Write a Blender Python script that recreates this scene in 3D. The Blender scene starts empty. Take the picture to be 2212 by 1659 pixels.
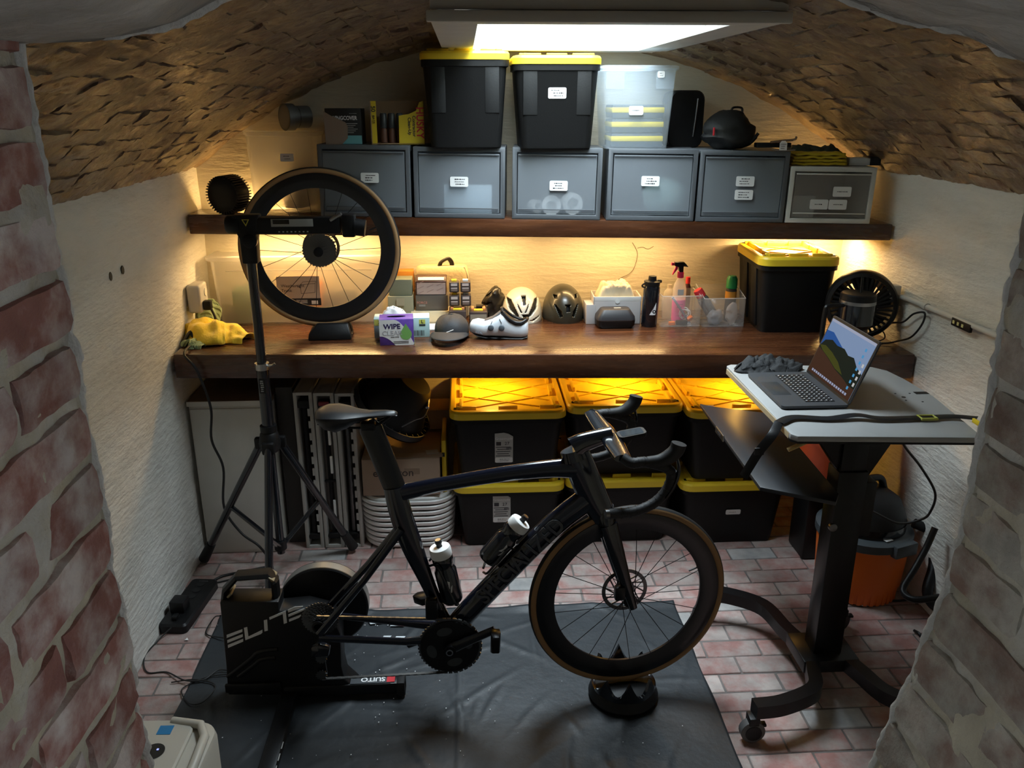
import bpy, bmesh, math, random
from mathutils import Vector, Matrix, noise, Euler
random.seed(7)
SC = bpy.context.scene
COL = SC.collection
RAD = math.radians
# ------------------------------------------------------------------ camera
FPX, CAMH, PITCH, YAW = 1784.0, 1.99, RAD(19.0), RAD(3.2)
cam_d = bpy.data.cameras.new('camera'); cam = bpy.data.objects.new('camera', cam_d); COL.objects.link(cam)
cam.location = (0, 0, CAMH); cam.rotation_euler = (RAD(90) - PITCH, 0, -YAW)
cam_d.sensor_width = 36.0; cam_d.lens = 36.0 * FPX / 2212.0; cam_d.clip_start = 0.02
SC.camera = cam
# ------------------------------------------------------------------ world, lights, exposure
SC.view_settings.view_transform = 'Standard'; SC.view_settings.look = 'None'
SC.view_settings.gamma = 1.0; SC.view_settings.use_curve_mapping = False
SC.view_settings.exposure = 0.12
W = bpy.data.worlds.new('overcast_sky'); SC.world = W; W.use_nodes = True
bg = W.node_tree.nodes['Background']; bg.inputs[0].default_value = (0.86, 0.93, 1.0, 1); bg.inputs[1].default_value = 1.5
def area(name, loc, size, energy, color, rot=(0, 0, 0), shape='RECTANGLE', size_y=None, spread=None, parent=None):
    d = bpy.data.lights.new(name, 'AREA'); d.shape = shape; d.size = size
    if size_y: d.size_y = size_y
    d.energy = energy; d.color = color
    if spread: d.spread = RAD(spread)
    o = bpy.data.objects.new(name, d); COL.objects.link(o); o.location = loc; o.rotation_euler = rot
    if parent: o.parent = parent
    return o
# daylight falling down the skylight shaft
area('skylight_daylight', (0.405, 3.19, 2.86), 0.70, 80.0, (0.78, 0.91, 1.0), size_y=1.28, spread=160)
# ------------------------------------------------------------------ pixel -> room helpers
def ray(px, py):
    x = (px - 1106) / FPX; y = -(py - 829.5) / FPX
    cp, sp = math.cos(PITCH), math.sin(PITCH)
    d = Vector((x, cp + y * sp, -sp + y * cp))
    c, s = math.cos(YAW), math.sin(YAW)
    return Vector((c * d.x + s * d.y, -s * d.x + c * d.y, d.z))
CAMP = Vector((0, 0, CAMH))
def atY(px, py, v): d = ray(px, py); return CAMP + d * (v / d.y)
def atX(px, py, v): d = ray(px, py); return CAMP + d * (v / d.x)
def atZ(px, py, v): d = ray(px, py); return CAMP + d * ((v - CAMH) / d.z)
def fit(pl, pr, pb, pt, z):
    """front-face box of a thing standing on height z: (x, y, width, height)"""
    c = atZ((pl + pr) / 2, pb, z)
    a = atY(pl, (pb + pt) / 2, c.y); b = atY(pr, (pb + pt) / 2, c.y)
    return (a.x + b.x) / 2, c.y, b.x - a.x, atY((pl + pr) / 2, pt, c.y).z - z
# ------------------------------------------------------------------ materials
MATS = {}
def pm(name, col, rough=0.5, metal=0.0, var=0.0, vscale=8.0, bump=0.0, bscale=40.0, stretch=None, coat=0.0, coat_r=0.12,
       emit=None, estr=0.0, trans=0.0, alpha=1.0, spec=None, objvar=0.0, col2=None, mixscale=6.0, mixpos=(0.45, 0.6), rvar=0.0, detail=6.0, sheen=0.0, ior=None):
    """procedural principled material: noise tint, optional second colour patches, noise relief"""
    if name in MATS: return MATS[name]
    m = bpy.data.materials.new(name); m.use_nodes = True; MATS[name] = m
    nt = m.node_tree; N = nt.nodes; L = nt.links; b = N['Principled BSDF']
    b.inputs['Roughness'].default_value = rough; b.inputs['Metallic'].default_value = metal
    if coat: b.inputs['Coat Weight'].default_value = coat; b.inputs['Coat Roughness'].default_value = coat_r
    if spec is not None: b.inputs['Specular IOR Level'].default_value = spec
    if trans: b.inputs['Transmission Weight'].default_value = trans
    if ior: b.inputs['IOR'].default_value = ior
    if sheen: b.inputs['Sheen Weight'].default_value = sheen
    if alpha < 1: b.inputs['Alpha'].default_value = alpha
    tc = N.new('ShaderNodeTexCoord'); mp = N.new('ShaderNodeMapping'); L.new(tc.outputs['Object'], mp.inputs['Vector'])
    if stretch: mp.inputs['Scale'].default_value = stretch
    if objvar:
        oi = N.new('ShaderNodeObjectInfo'); va = N.new('ShaderNodeVectorMath'); va.operation = 'SCALE'
        co = N.new('ShaderNodeCombineXYZ'); L.new(oi.outputs['Random'], co.inputs[0]); L.new(oi.outputs['Random'], co.inputs[1])
        L.new(co.outputs[0], va.inputs[0]); va.inputs['Scale'].default_value = 37.0; L.new(va.outputs[0], mp.inputs['Location'])
    cur = None
    rgb = N.new('ShaderNodeRGB'); rgb.outputs[0].default_value = (*col, 1); cur = rgb.outputs[0]
    if col2 is not None:
        n2 = N.new('ShaderNodeTexNoise'); n2.inputs['Scale'].default_value = mixscale; n2.inputs['Detail'].default_value = detail
        n2.inputs['Roughness'].default_value = 0.62
        L.new(mp.outputs[0], n2.inputs['Vector'])
        cr = N.new('ShaderNodeMapRange'); cr.inputs[1].default_value = mixpos[0]; cr.inputs[2].default_value = mixpos[1]; L.new(n2.outputs[0], cr.inputs[0])
        mx = N.new('ShaderNodeMix'); mx.data_type = 'RGBA'; L.new(cr.outputs[0], mx.inputs[0]); L.new(cur, mx.inputs[6]); mx.inputs[7].default_value = (*col2, 1)
        cur = mx.outputs[2]
    if var or objvar:
        hs = N.new('ShaderNodeHueSaturation'); L.new(cur, hs.inputs['Color'])
        if var:
            n1 = N.new('ShaderNodeTexNoise'); n1.inputs['Scale'].default_value = vscale; n1.inputs['Detail'].default_value = 5
            L.new(mp.outputs[0], n1.inputs['Vector'])
            r1 = N.new('ShaderNodeMapRange'); r1.inputs[1].default_value = 0.3; r1.inputs[2].default_value = 0.7
            r1.inputs[3].default_value = 1 - var; r1.inputs[4].default_value = 1 + var; L.new(n1.outputs[0], r1.inputs[0]); val = r1.outputs[0]
            if objvar:
                m1 = N.new('ShaderNodeMath'); m1.operation = 'MULTIPLY'; L.new(val, m1.inputs[0])
                r2 = N.new('ShaderNodeMapRange'); r2.inputs[3].default_value = 1 - objvar; r2.inputs[4].default_value = 1 + objvar
                L.new(oi.outputs['Random'], r2.inputs[0]); L.new(r2.outputs[0], m1.inputs[1]); val = m1.outputs[0]
            L.new(val, hs.inputs['Value'])
        elif objvar:
            r2 = N.new('ShaderNodeMapRange'); r2.inputs[3].default_value = 1 - objvar; r2.inputs[4].default_value = 1 + objvar
            L.new(oi.outputs['Random'], r2.inputs[0]); L.new(r2.outputs[0], hs.inputs['Value'])
        cur = hs.outputs[0]
    L.new(cur, b.inputs['Base Color'])
    if rvar:
        n3 = N.new('ShaderNodeTexNoise'); n3.inputs['Scale'].default_value = vscale * 1.7; L.new(mp.outputs[0], n3.inputs['Vector'])
        r3 = N.new('ShaderNodeMapRange'); r3.inputs[1].default_value = 0.3; r3.inputs[2].default_value = 0.7
        r3.inputs[3].default_value = max(0.02, rough - rvar); r3.inputs[4].default_value = min(1, rough + rvar)
        L.new(n3.outputs[0], r3.inputs[0]); L.new(r3.outputs[0], b.inputs['Roughness'])
    if bump:
        nb = N.new('ShaderNodeTexNoise'); nb.inputs['Scale'].default_value = bscale; nb.inputs['Detail'].default_value = 7; nb.inputs['Roughness'].default_value = 0.6
        L.new(mp.outputs[0], nb.inputs['Vector'])
        bp = N.new('ShaderNodeBump'); bp.inputs['Strength'].default_value = bump; bp.inputs['Distance'].default_value = 0.02
        L.new(nb.outputs[0], bp.inputs['Height']); L.new(bp.outputs[0], b.inputs['Normal'])
    if emit is not None:
        b.inputs['Emission Color'].default_value = (*emit, 1); b.inputs['Emission Strength'].default_value = estr
    return m
def clear_mat(name, col, opacity, rough=0.3):
    """frosted see-through plastic: part clear, part surface"""
    if name in MATS: return MATS[name]
    m = bpy.data.materials.new(name); m.use_nodes = True; MATS[name] = m
    nt = m.node_tree; N = nt.nodes; L = nt.links; b = N['Principled BSDF']; out = N['Material Output']
    b.inputs['Base Color'].default_value = (*col, 1); b.inputs['Roughness'].default_value = rough
    tr = N.new('ShaderNodeBsdfTransparent'); tl = N.new('ShaderNodeBsdfTranslucent'); tl.inputs[0].default_value = (*col, 1)
    m1 = N.new('ShaderNodeMixShader'); m1.inputs[0].default_value = 0.5; L.new(b.outputs[0], m1.inputs[1]); L.new(tl.outputs[0], m1.inputs[2])
    m2 = N.new('ShaderNodeMixShader'); m2.inputs[0].default_value = opacity; L.new(tr.outputs[0], m2.inputs[1]); L.new(m1.outputs[0], m2.inputs[2])
    L.new(m2.outputs[0], out.inputs[0])
    return m
# ------------------------------------------------------------------ geometry builder
def rotm(rx=0, ry=0, rz=0): return Euler((rx, ry, rz)).to_matrix().to_4x4()
def trm(x, y=0, z=0): return Matrix.Translation((x, y, z))
class G:
    def __init__(s): s.v = []; s.f = []
    def add(s, vs, fs, M=None):
        o = len(s.v)
        s.v += [tuple(M @ Vector(p)) if M else tuple(p) for p in vs]
        s.f += [tuple(i + o for i in f) for f in fs]; return s
    def box(s, c, d, M=None):
        x, y, z = c; a, b, e = d[0] / 2, d[1] / 2, d[2] / 2
        vs = [(x - a, y - b, z - e), (x + a, y - b, z - e), (x + a, y + b, z - e), (x - a, y + b, z - e), (x - a, y - b, z + e), (x + a, y - b, z + e), (x + a, y + b, z + e), (x - a, y + b, z + e)]
        return s.add(vs, [(0, 3, 2, 1), (4, 5, 6, 7), (0, 1, 5, 4), (1, 2, 6, 5), (2, 3, 7, 6), (3, 0, 4, 7)], M)
    def loft(s, rings, cap=True, closed=True, M=None):
        n = len(rings[0]); vs = [p for r in rings for p in r]; fs = []
        for i in range(len(rings) - 1):
            for j in range(n if closed else n - 1):
                k = (j + 1) % n
                fs.append((i * n + j, i * n + k, (i + 1) * n + k, (i + 1) * n + j))
        if cap: fs.append(tuple(range(n))[::-1]); fs.append(tuple((len(rings) - 1) * n + j for j in range(n)))
        return s.add(vs, fs, M)
    def prism(s, poly, z0, z1, M=None):
        return s.loft([[(x, y, z0) for x, y in poly], [(x, y, z1) for x, y in poly]], M=M)
    def lathe(s, prof, n=24, M=None, cap=True):
        rings = [[(r * math.cos(2 * math.pi * j / n), r * math.sin(2 * math.pi * j / n), z) for j in range(n)] for r, z in prof]
        return s.loft(rings, cap=cap, M=M)
    def cyl(s, p0, p1, r0, r1=None, n=16): return s.tube([p0, p1], [r0, r0 if r1 is None else r1], n)
    def tube(s, pts, r, n=8, closed=False, sx=1.0, up=None):
        pts = [Vector(p) for p in pts]; m = len(pts); rr = r if isinstance(r, (list, tuple)) else [r] * m
        rings = []; nrm = None
        for i, p in enumerate(pts):
            if closed: t = pts[(i + 1) % m] - pts[i - 1]
            else: t = (pts[min(i + 1, m - 1)] - pts[max(i - 1, 0)])
            t.normalize()
            if nrm is None:
                nrm = Vector(up) if up else (Vector((0, 0, 1)) if abs(t.z) < 0.9 else Vector((0, 1, 0)))
            nrm = (nrm - t * nrm.dot(t))
            if nrm.length < 1e-5: nrm = t.orthogonal()
            nrm.normalize(); bn = t.cross(nrm)
            q = rr[i]; qa, qb = (q if isinstance(q, tuple) else (q, q * sx))
            rings.append([tuple(p + nrm * (qa * math.cos(2 * math.pi * j / n)) + bn * (qb * math.sin(2 * math.pi * j / n))) for j in range(n)])
        if closed: rings.append(rings[0]); return s.loft(rings, cap=False)
        return s.loft(rings)
    def ball(s, c, r, sc=(1, 1, 1), nu=16, nv=10, M=None):
        vs = []; fs = []
        for i in range(nv + 1):
            a = math.pi * i / nv
            for j in range(nu):
                b = 2 * math.pi * j / nu
                vs.append((c[0] + r * sc[0] * math.sin(a) * math.cos(b), c[1] + r * sc[1] * math.sin(a) * math.sin(b), c[2] + r * sc[2] * math.cos(a)))
        for i in range(nv):
            for j in range(nu):
                k = (j + 1) % nu; fs.append((i * nu + j, (i + 1) * nu + j, (i + 1) * nu + k, i * nu + k))
        return s.add(vs, fs, M)
    def grid(s, fn, nu, nv, keep=None):
        vs = [tuple(fn(i / nu, j / nv)) for j in range(nv + 1) for i in range(nu + 1)]
        fs = [(j * (nu + 1) + i, j * (nu + 1) + i + 1, (j + 1) * (nu + 1) + i + 1, (j + 1) * (nu + 1) + i) for j in range(nv) for i in range(nu)
              if keep is None or keep((i + .5) / nu, (j + .5) / nv)]
        return s.add(vs, fs)
    def mesh(s, name, bev=0.0, seg=2, ang=40, smooth=True, weld=True, normals=True):
        me = bpy.data.meshes.new(name); me.from_pydata(s.v, [], s.f)
        bm = bmesh.new(); bm.from_mesh(me)
        if weld: bmesh.ops.remove_doubles(bm, verts=bm.verts, dist=1e-5)
        if normals: bmesh.ops.recalc_face_normals(bm, faces=bm.faces)
        if bev:
            es = [e for e in bm.edges if len(e.link_faces) == 2 and e.calc_face_angle(0) > RAD(30)]
            bmesh.ops.bevel(bm, geom=es, offset=bev, segments=seg, profile=0.5, affect='EDGES', clamp_overlap=True)
        bm.to_mesh(me); bm.free()
        if smooth:
            me.shade_smooth()
            me.set_sharp_from_angle(angle=RAD(ang))
        return me
def obj(name, me, mat, parent=None, loc=None, rot=None):
    o = bpy.data.objects.new(name, me); COL.objects.link(o)
    if mat is not None:
        if not me.materials: me.materials.append(mat)
    if parent: o.parent = parent
    if loc: o.location = loc
    if rot: o.rotation_euler = rot
    return o
def part(name, g, mat, parent, bev=0.0, seg=2, ang=40, loc=None, rot=None, **k):
    return obj(name, g.mesh(name, bev, seg, ang, **k), mat, parent, loc, rot)
def thing(name, label, cat, loc=(0, 0, 0), rz=0.0, group=None, rot=None):
    o = bpy.data.objects.new(name, None); COL.objects.link(o); o.empty_display_size = 0.05
    o.location = loc; o.rotation_euler = rot if rot else (0, 0, rz)
    return tag(o, label, cat, group)
def tag(o, label, cat, group=None):
    o['label'] = label; o['category'] = cat
    if group: o['group'] = group
    return o
def struct(o): o['kind'] = 'structure'; return o
def stuff(o): o['kind'] = 'stuff'; return o
def dup(o, parent=None, loc=None, rot=None):
    c = o.copy(); COL.objects.link(c); c.parent = parent
    if loc is not None: c.location = loc
    if rot is not None: c.rotation_euler = rot
    for ch in list(o.children): dup(ch, c)
    return c
def rrect(w, d, r, n=5, cx=0, cy=0):
    """rounded rectangle outline, counter-clockwise"""
    r = min(r, w / 2 - 1e-4, d / 2 - 1e-4); p = []
    for qx, qy, a0 in ((1, 1, 0), (-1, 1, 90), (-1, -1, 180), (1, -1, 270)):
        for k in range(n + 1):
            a = RAD(a0 + 90 * k / n)
            p.append((cx + qx * (w / 2 - r) + r * math.cos(a), cy + qy * (d / 2 - r) + r * math.sin(a)))
    return p
def rring(w, d, r, z, n=5, cx=0, cy=0): return [(x, y, z) for x, y in rrect(w, d, r, n, cx, cy)]
def lerp(a, b, t): return a + (b - a) * t
def smooth_path(pts, k=6):
    """Catmull-Rom through points"""
    P = [Vector(p) for p in pts]; P = [P[0] * 2 - P[1]] + P + [P[-1] * 2 - P[-2]]; out = []
    for i in range(1, len(P) - 2):
        for j in range(k):
            t = j / k; a, b, c, d = P[i - 1], P[i], P[i + 1], P[i + 2]
            out.append(0.5 * ((2 * b) + (c - a) * t + (2 * a - 5 * b + 4 * c - d) * t * t + (3 * b - a - 3 * c + d) * t ** 3))
    out.append(P[-2]); return out
def text(s, size, mat, parent, loc, rot=(RAD(90), 0, 0), name='lettering', sx=1.0, align='CENTER', ext=0.0004, bold=0.0, shear=0.0, M=None):
    cu = bpy.data.curves.new('tmp', 'FONT'); cu.body = s; cu.size = size; cu.align_x = align; cu.align_y = 'CENTER'; cu.extrude = ext; cu.offset = bold; cu.shear = shear
    cu.resolution_u = 3
    to = bpy.data.objects.new('tmp', cu); COL.objects.link(to)
    dg = bpy.context.evaluated_depsgraph_get(); me = bpy.data.meshes.new_from_object(to.evaluated_get(dg)); me.name = name
    bpy.data.objects.remove(to); bpy.data.curves.remove(cu)
    for v in me.vertices: v.co.x *= sx
    me.materials.clear(); o = obj(name, me, mat, parent, loc, rot)
    return o
def scribble(parent, w, h, lines, loc, rot=(RAD(90), 0, 0), mat=None, name='handwriting', seed=0):
    """illegible handwriting on a paper label, a few wavy ink strokes"""
    rnd = random.Random(seed); g = G()
    for i in range(lines):
        z = h / 2 - h * (i + 0.75) / (lines + 0.5); x = -w * 0.38 + rnd.random() * w * 0.15; e = w * (0.1 + 0.28 * rnd.random())
        while x < e:
            l = w * (0.03 + 0.09 * rnd.random()); hh = h * (0.05 + 0.07 * rnd.random())
            g.box((x + l / 2, z, 0), (l, hh, 0.0004)); x += l + w * 0.025
    o = part(name, g, mat, parent, loc=loc, rot=rot, smooth=False); stuff(o); return o
# ================================================================== materials used all over
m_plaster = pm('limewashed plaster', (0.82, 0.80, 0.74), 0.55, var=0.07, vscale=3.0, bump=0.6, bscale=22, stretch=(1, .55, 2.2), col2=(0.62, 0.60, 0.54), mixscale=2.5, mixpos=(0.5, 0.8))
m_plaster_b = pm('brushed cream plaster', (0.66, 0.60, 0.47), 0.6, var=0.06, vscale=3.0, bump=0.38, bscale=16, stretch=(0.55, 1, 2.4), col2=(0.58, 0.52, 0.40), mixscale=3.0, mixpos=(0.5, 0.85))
m_vault = pm('painted vault mortar', (0.165, 0.105, 0.06), 0.45, coat=0.3, coat_r=0.25, var=0.25, vscale=9, bump=0.9, bscale=30, col2=(0.30, 0.21, 0.11), mixscale=7)
m_vbrick = pm('painted vault brick', (0.235, 0.135, 0.085), 0.40, var=0.28, vscale=14, coat=0.5, coat_r=0.22, bump=1.0, bscale=55, objvar=0.24, col2=(0.31, 0.22, 0.12), mixscale=14, mixpos=(0.45, 0.62), rvar=0.1)
m_fmortar = pm('dusty floor joint', (0.16, 0.14, 0.13), 0.9, var=0.2, bump=0.3)
m_fbrick = pm('worn floor brick', (0.33, 0.165, 0.145), 0.72, var=0.16, vscale=16, bump=0.25, bscale=50, objvar=0.16, col2=(0.39, 0.325, 0.295), mixscale=7.5, mixpos=(0.38, 0.6))
m_fbrick2 = pm('grey floor brick', (0.30, 0.30, 0.295), 0.72, var=0.16, vscale=16, bump=0.25, bscale=50, objvar=0.15, col2=(0.40, 0.37, 0.35), mixscale=6.5, mixpos=(0.4, 0.65))
m_jmortar = pm('rough lime mortar', (0.52, 0.48, 0.37), 0.85, var=0.2, vscale=14, bump=0.7, bscale=34, col2=(0.60, 0.58, 0.52), mixscale=9)
m_jbrick = pm('whitewash-stained brick', (0.36, 0.155, 0.13), 0.7, var=0.2, vscale=18, bump=0.5, bscale=45, objvar=0.2, col2=(0.56, 0.50, 0.47), mixscale=9, mixpos=(0.42, 0.62), detail=9)
m_jbrick2 = pm('worn pale brick', (0.27, 0.185, 0.15), 0.75, var=0.22, vscale=18, bump=0.6, bscale=40, objvar=0.15, col2=(0.47, 0.45, 0.39), mixscale=10, mixpos=(0.38, 0.6), detail=9)
m_soffit = pm('grey painted soffit', (0.46, 0.44, 0.40), 0.75, var=0.15, vscale=7, bump=0.8, bscale=22, stretch=(0.7, 1.5, 1), col2=(0.62, 0.60, 0.56), mixscale=6)
m_edge = pm('chipped white edge', (0.78, 0.77, 0.72), 0.7, var=0.12, bump=0.6, bscale=60)
m_wood = pm('red-brown varnished wood', (0.058, 0.019, 0.0075), 0.27, var=0.28, vscale=5, stretch=(0.6, 7, 7), coat=0.3, coat_r=0.22, bump=0.05, bscale=9, col2=(0.095, 0.035, 0.014), mixscale=3.5, mixpos=(0.4, 0.7), rvar=0.08)
m_frame = pm('white painted board', (0.70, 0.70, 0.66), 0.5, var=0.05, bump=0.08)
m_black = pm('matte black plastic', (0.0055, 0.0055, 0.006), 0.45, spec=0.35, bump=0.05, bscale=200)
m_gblack = pm('gloss black paint', (0.006, 0.007, 0.010), 0.14, coat=0.6)
m_blackmetal = pm('black anodised metal', (0.011, 0.011, 0.012), 0.32, metal=0.5)
m_rubber = pm('black rubber', (0.008, 0.008, 0.008), 0.65)
m_chrome = pm('bright chrome', (0.75, 0.75, 0.75), 0.15, metal=1.0)
m_steel = pm('brushed steel', (0.42, 0.42, 0.42), 0.3, metal=1.0)
m_darksteel = pm('dark steel', (0.17, 0.17, 0.17), 0.32, metal=1.0)
m_tote = pm('charcoal tote plastic', (0.006, 0.006, 0.006), 0.5, spec=0.28, bump=0.05, bscale=150)
m_yellow = pm('yellow lid plastic', (0.86, 0.60, 0.03), 0.4, var=0.04)
m_grey = pm('grey drawer plastic', (0.105, 0.115, 0.125), 0.42)
m_dwhite = pm('white drawer plastic', (0.66, 0.65, 0.60), 0.42)
m_front = clear_mat('frosted drawer front', (0.56, 0.61, 0.66), 0.40, 0.3)
m_frontw = clear_mat('frosted pale drawer front', (0.56, 0.52, 0.48), 0.38, 0.3)
m_clear = clear_mat('frosted clear plastic', (0.82, 0.80, 0.76), 0.38, 0.3)
m_clearblue = clear_mat('cool clear plastic', (0.66, 0.74, 0.80), 0.22, 0.2)
m_acrylic = clear_mat('clear acrylic', (0.75, 0.75, 0.75), 0.16, 0.08)
m_paper = pm('white paper', (0.78, 0.78, 0.76), 0.7)
m_ink = pm('dark ink', (0.02, 0.02, 0.025), 0.6)
m_white = pm('white plastic', (0.86, 0.86, 0.84), 0.38)
m_card = pm('brown cardboard', (0.30, 0.19, 0.105), 0.8, var=0.08, vscale=6)
m_whitepaint = pm('white print', (0.82, 0.82, 0.82), 0.5)
m_red = pm('red print', (0.62, 0.03, 0.04), 0.5)
m_orange = pm('orange plastic', (0.74, 0.15, 0.015), 0.42)
m_cable = pm('black cable sheath', (0.012, 0.012, 0.012), 0.5)
m_carbon = pm('satin carbon', (0.006, 0.006, 0.0075), 0.3, coat=0.25)
m_tan = pm('tan tyre sidewall', (0.30, 0.17, 0.07), 0.7)
m_leather = pm('black saddle cover', (0.016, 0.017, 0.019), 0.42)
m_tape = pm('black bar tape', (0.009, 0.009, 0.010), 0.6, bump=0.15, bscale=120)
# ================================================================== the vaulted cellar
XL, XR, YB, YF, ZS = -1.235, 1.865, 4.0, 1.0, 1.69
CX = (XL + XR) / 2; HW = (XR - XL) / 2
def apex(y): return 2.31 - 0.068 * max(0.0, min(1.0, (y - 3.3) / 0.7))
def vz(x, y):
    rise = apex(y) - ZS; Rr = (HW * HW + rise * rise) / (2 * rise)
    return ZS + math.sqrt(max(0, Rr * Rr - (x - CX) ** 2)) - (Rr - rise)
def nz(x, y, z, s=1.0): return noise.noise(Vector((x * s, y * s, z * s)))
SKX0, SKX1, SKY0, SKY1, SKZ = -0.085, 0.895, 2.43, 3.96, 2.19
# floor: joint bed plus single bricks
g = G(); g.box((0.3, 2.4, -0.05), (4.4, 3.6, 0.092))
floor = struct(part('floor', g, m_fmortar, None, smooth=False))
bl, bw = 0.212, 0.098
fb_meshes = []
for k in range(6):
    r = random.Random(k); g = G()
    g.box((0, 0, -0.012), (bl - 0.005 - 0.003 * r.random(), bw - 0.004 - 0.002 * r.random(), 0.026))
    for i in range(len(g.v)): g.v[i] = (g.v[i][0] + r.uniform(-.0015, .0015), g.v[i][1] + r.uniform(-.0015, .0015), g.v[i][2] + r.uniform(-.0012, .0012))
    me = g.mesh('floor_brick', bev=0.003, seg=1); fb_meshes.append(me)
fb_grey = [me.copy() for me in fb_meshes]
rnd = random.Random(3); row = 0; y = 1.93 - 9 * bw; gst = G()
while y < 3.99:
    off = (0.5 if row % 2 else 0.0) * bl + rnd.uniform(-.02, .02)
    x = XL - 0.1 + off
    while x < XR + 0.1:
        grey = rnd.random() < 0.045
        me = rnd.choice(fb_grey if grey else fb_meshes)
        if x > XL - 0.05 and x < XR + 0.06:
            lo = (x, y, -0.0005 - 0.0025 * rnd.random()); ro = (rnd.uniform(-.006, .006), rnd.uniform(-.004, .004), rnd.uniform(-.008, .008))
            if 1.9 < y < 3.6: obj('brick', me, m_fbrick2 if grey else m_fbrick, floor, lo, ro)
            else: gst.add([v.co for v in me.vertices], [tuple(p.vertices) for p in me.polygons], Matrix.LocRotScale(lo, Euler(ro), None))
        x += bl
    y += bw; row += 1
stuff(part('bricks', gst, m_fbrick, floor, weld=False, normals=False))
# walls
def wall(name, fn, nu, nv, mat):
    g = G(); g.grid(fn, nu, nv); return struct(part(name, g, mat, None, ang=180))
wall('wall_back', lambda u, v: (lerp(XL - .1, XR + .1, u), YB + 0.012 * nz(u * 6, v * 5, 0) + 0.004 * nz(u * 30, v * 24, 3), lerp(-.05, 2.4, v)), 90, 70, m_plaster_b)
wall('wall_left', lambda u, v: (XL + 0.010 * nz(u * 7, v * 4, 8) + 0.003 * nz(u * 34, v * 22, 3) - 0.03 * (1 - v) * 0, lerp(0.9, YB + .1, u), lerp(-.05, 1.74, v)), 90, 60, m_plaster)
wall('wall_right', lambda u, v: (XR + 0.012 * nz(u * 7, v * 4, 18) + 0.004 * nz(u * 34, v * 22, 13), lerp(YB + .1, 0.9, u), lerp(-.05, 1.74, v)), 90, 60, m_plaster)
# vault
def vfn(u, v):
    a = lerp(-1, 1, u); x = CX + a * (HW + 0.03); y = lerp(0.98, YB + .06, v)
    xx = max(XL - 0.0, min(XR, x))
    z = vz(xx, y) + 0.012 * nz(x * 9, y * 9, 2) + 0.006 * nz(x * 30, y * 30, 5)
    if abs(a) > 0.992: z = ZS - 0.02
    return (x, y, z)
g = G(); g.grid(vfn, 130, 110, keep=lambda u, v: not (SKX0 + .05 < CX + lerp(-1, 1, u) * (HW + .03) < SKX1 - .05 and SKY0 + .05 < lerp(.98, YB + .06, v) < SKY1 - .02))
ceiling = struct(part('ceiling', g, m_vault, None, ang=180))
def brick_mesh(name, L, Wd, sd, h0=.008, n1=.003, n2=.0018, wob=.004, nu=9, nv=5, edge=.0028, chip=None):
    us = [0, edge / L] + [edge / L + (1 - 2 * edge / L) * i / (nu - 2) for i in range(1, nu - 2)] + [1 - edge / L, 1]
    vs_ = [0, edge / Wd] + [edge / Wd + (1 - 2 * edge / Wd) * i / (nv - 2) for i in range(1, nv - 2)] + [1 - edge / Wd, 1]
    vv = []; ff = []
    for j, v in enumerate(vs_):
        for i, u in enumerate(us):
            x = (u - .5) * L; y = (v - .5) * Wd; N_ = lambda a, b, c: noise.noise(Vector((a, b, c)))
            b_ = i in (0, len(us) - 1) or j in (0, len(vs_) - 1)
            h = -.014 if b_ else h0 + n1 * N_(x * 20 + sd, y * 24, sd) + n2 * N_(x * 70 + sd, y * 70, sd)
            ci = (i < 2 or i > len(us) - 3) and (j < 2 or j > len(vs_) - 3)
            if ci and not b_: h -= .003
            if chip:
                q = Vector((x - chip[0] * L / 2, y - chip[1] * Wd / 2)).length
                if q < .045 and not b_: h -= chip[2] * (1 - q / .045)
            vv.append((x + wob * N_(y * 40, sd, 1), y + wob * N_(x * 25, sd, 7), h))
    nx = len(us)
    for j in range(len(vs_) - 1):
        for i in range(nx - 1): ff.append((j * nx + i, j * nx + i + 1, (j + 1) * nx + i + 1, (j + 1) * nx + i))
    g = G(); g.add(vv, ff); return g.mesh(name, ang=55)
vb_meshes = []
for k in range(10):
    r = random.Random(50 + k); vb_meshes.append(brick_mesh('vault_brick', 0.215 - 0.012 * r.random(), 0.071 - 0.005 * r.random(), r.random() * 50, .005, .004, .004, .004, 12, 7, .003, (r.choice((-1, 1)), r.choice((-1, 1)), r.uniform(.006, .018))))
for k in range(0):
    r = random.Random(50 + k); g = G(); L, Wd = 0.205 - 0.02 * r.random(), 0.062 - 0.006 * r.random(); sd = r.random() * 50
    def bf(u, v, L=L, Wd=Wd, sd=sd):
        x = (u - .5) * L; y = (v - .5) * Wd
        e = min(u, 1 - u) * L; e2 = min(v, 1 - v) * Wd; d = min(e, e2)
        h = 0.009 * min(1, d / 0.005) + 0.004 * noise.noise(Vector((x * 22 + sd, y * 26, sd))) + 0.004 * noise.noise(Vector((x * 60 + sd, y * 60, sd)))
        if d < 1e-6: h = -0.012
        return (x + 0.004 * noise.noise(Vector((y * 40, sd, 1))), y + 0.004 * noise.noise(Vector((x * 25, sd, 7))), h)
    g.grid(bf, 10, 5)
    vb_meshes.append(g.mesh('vault_brick', ang=180))
def vault_frame(t, y):
    """point and tangents on the vault, t = arc angle fraction -1..1"""
    rise = apex(y) - ZS; Rr = (HW * HW + rise * rise) / (2 * rise); A = math.asin(HW / Rr); th = t * A
    x = CX + Rr * math.sin(th); z = ZS + Rr * math.cos(th) - (Rr - rise)
    return Vector((x, y, z)), Vector((math.cos(th), 0, -math.sin(th))), Vector((-math.sin(th), 0, -math.cos(th)))
rnd = random.Random(11); cand = []
NC = 46
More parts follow.
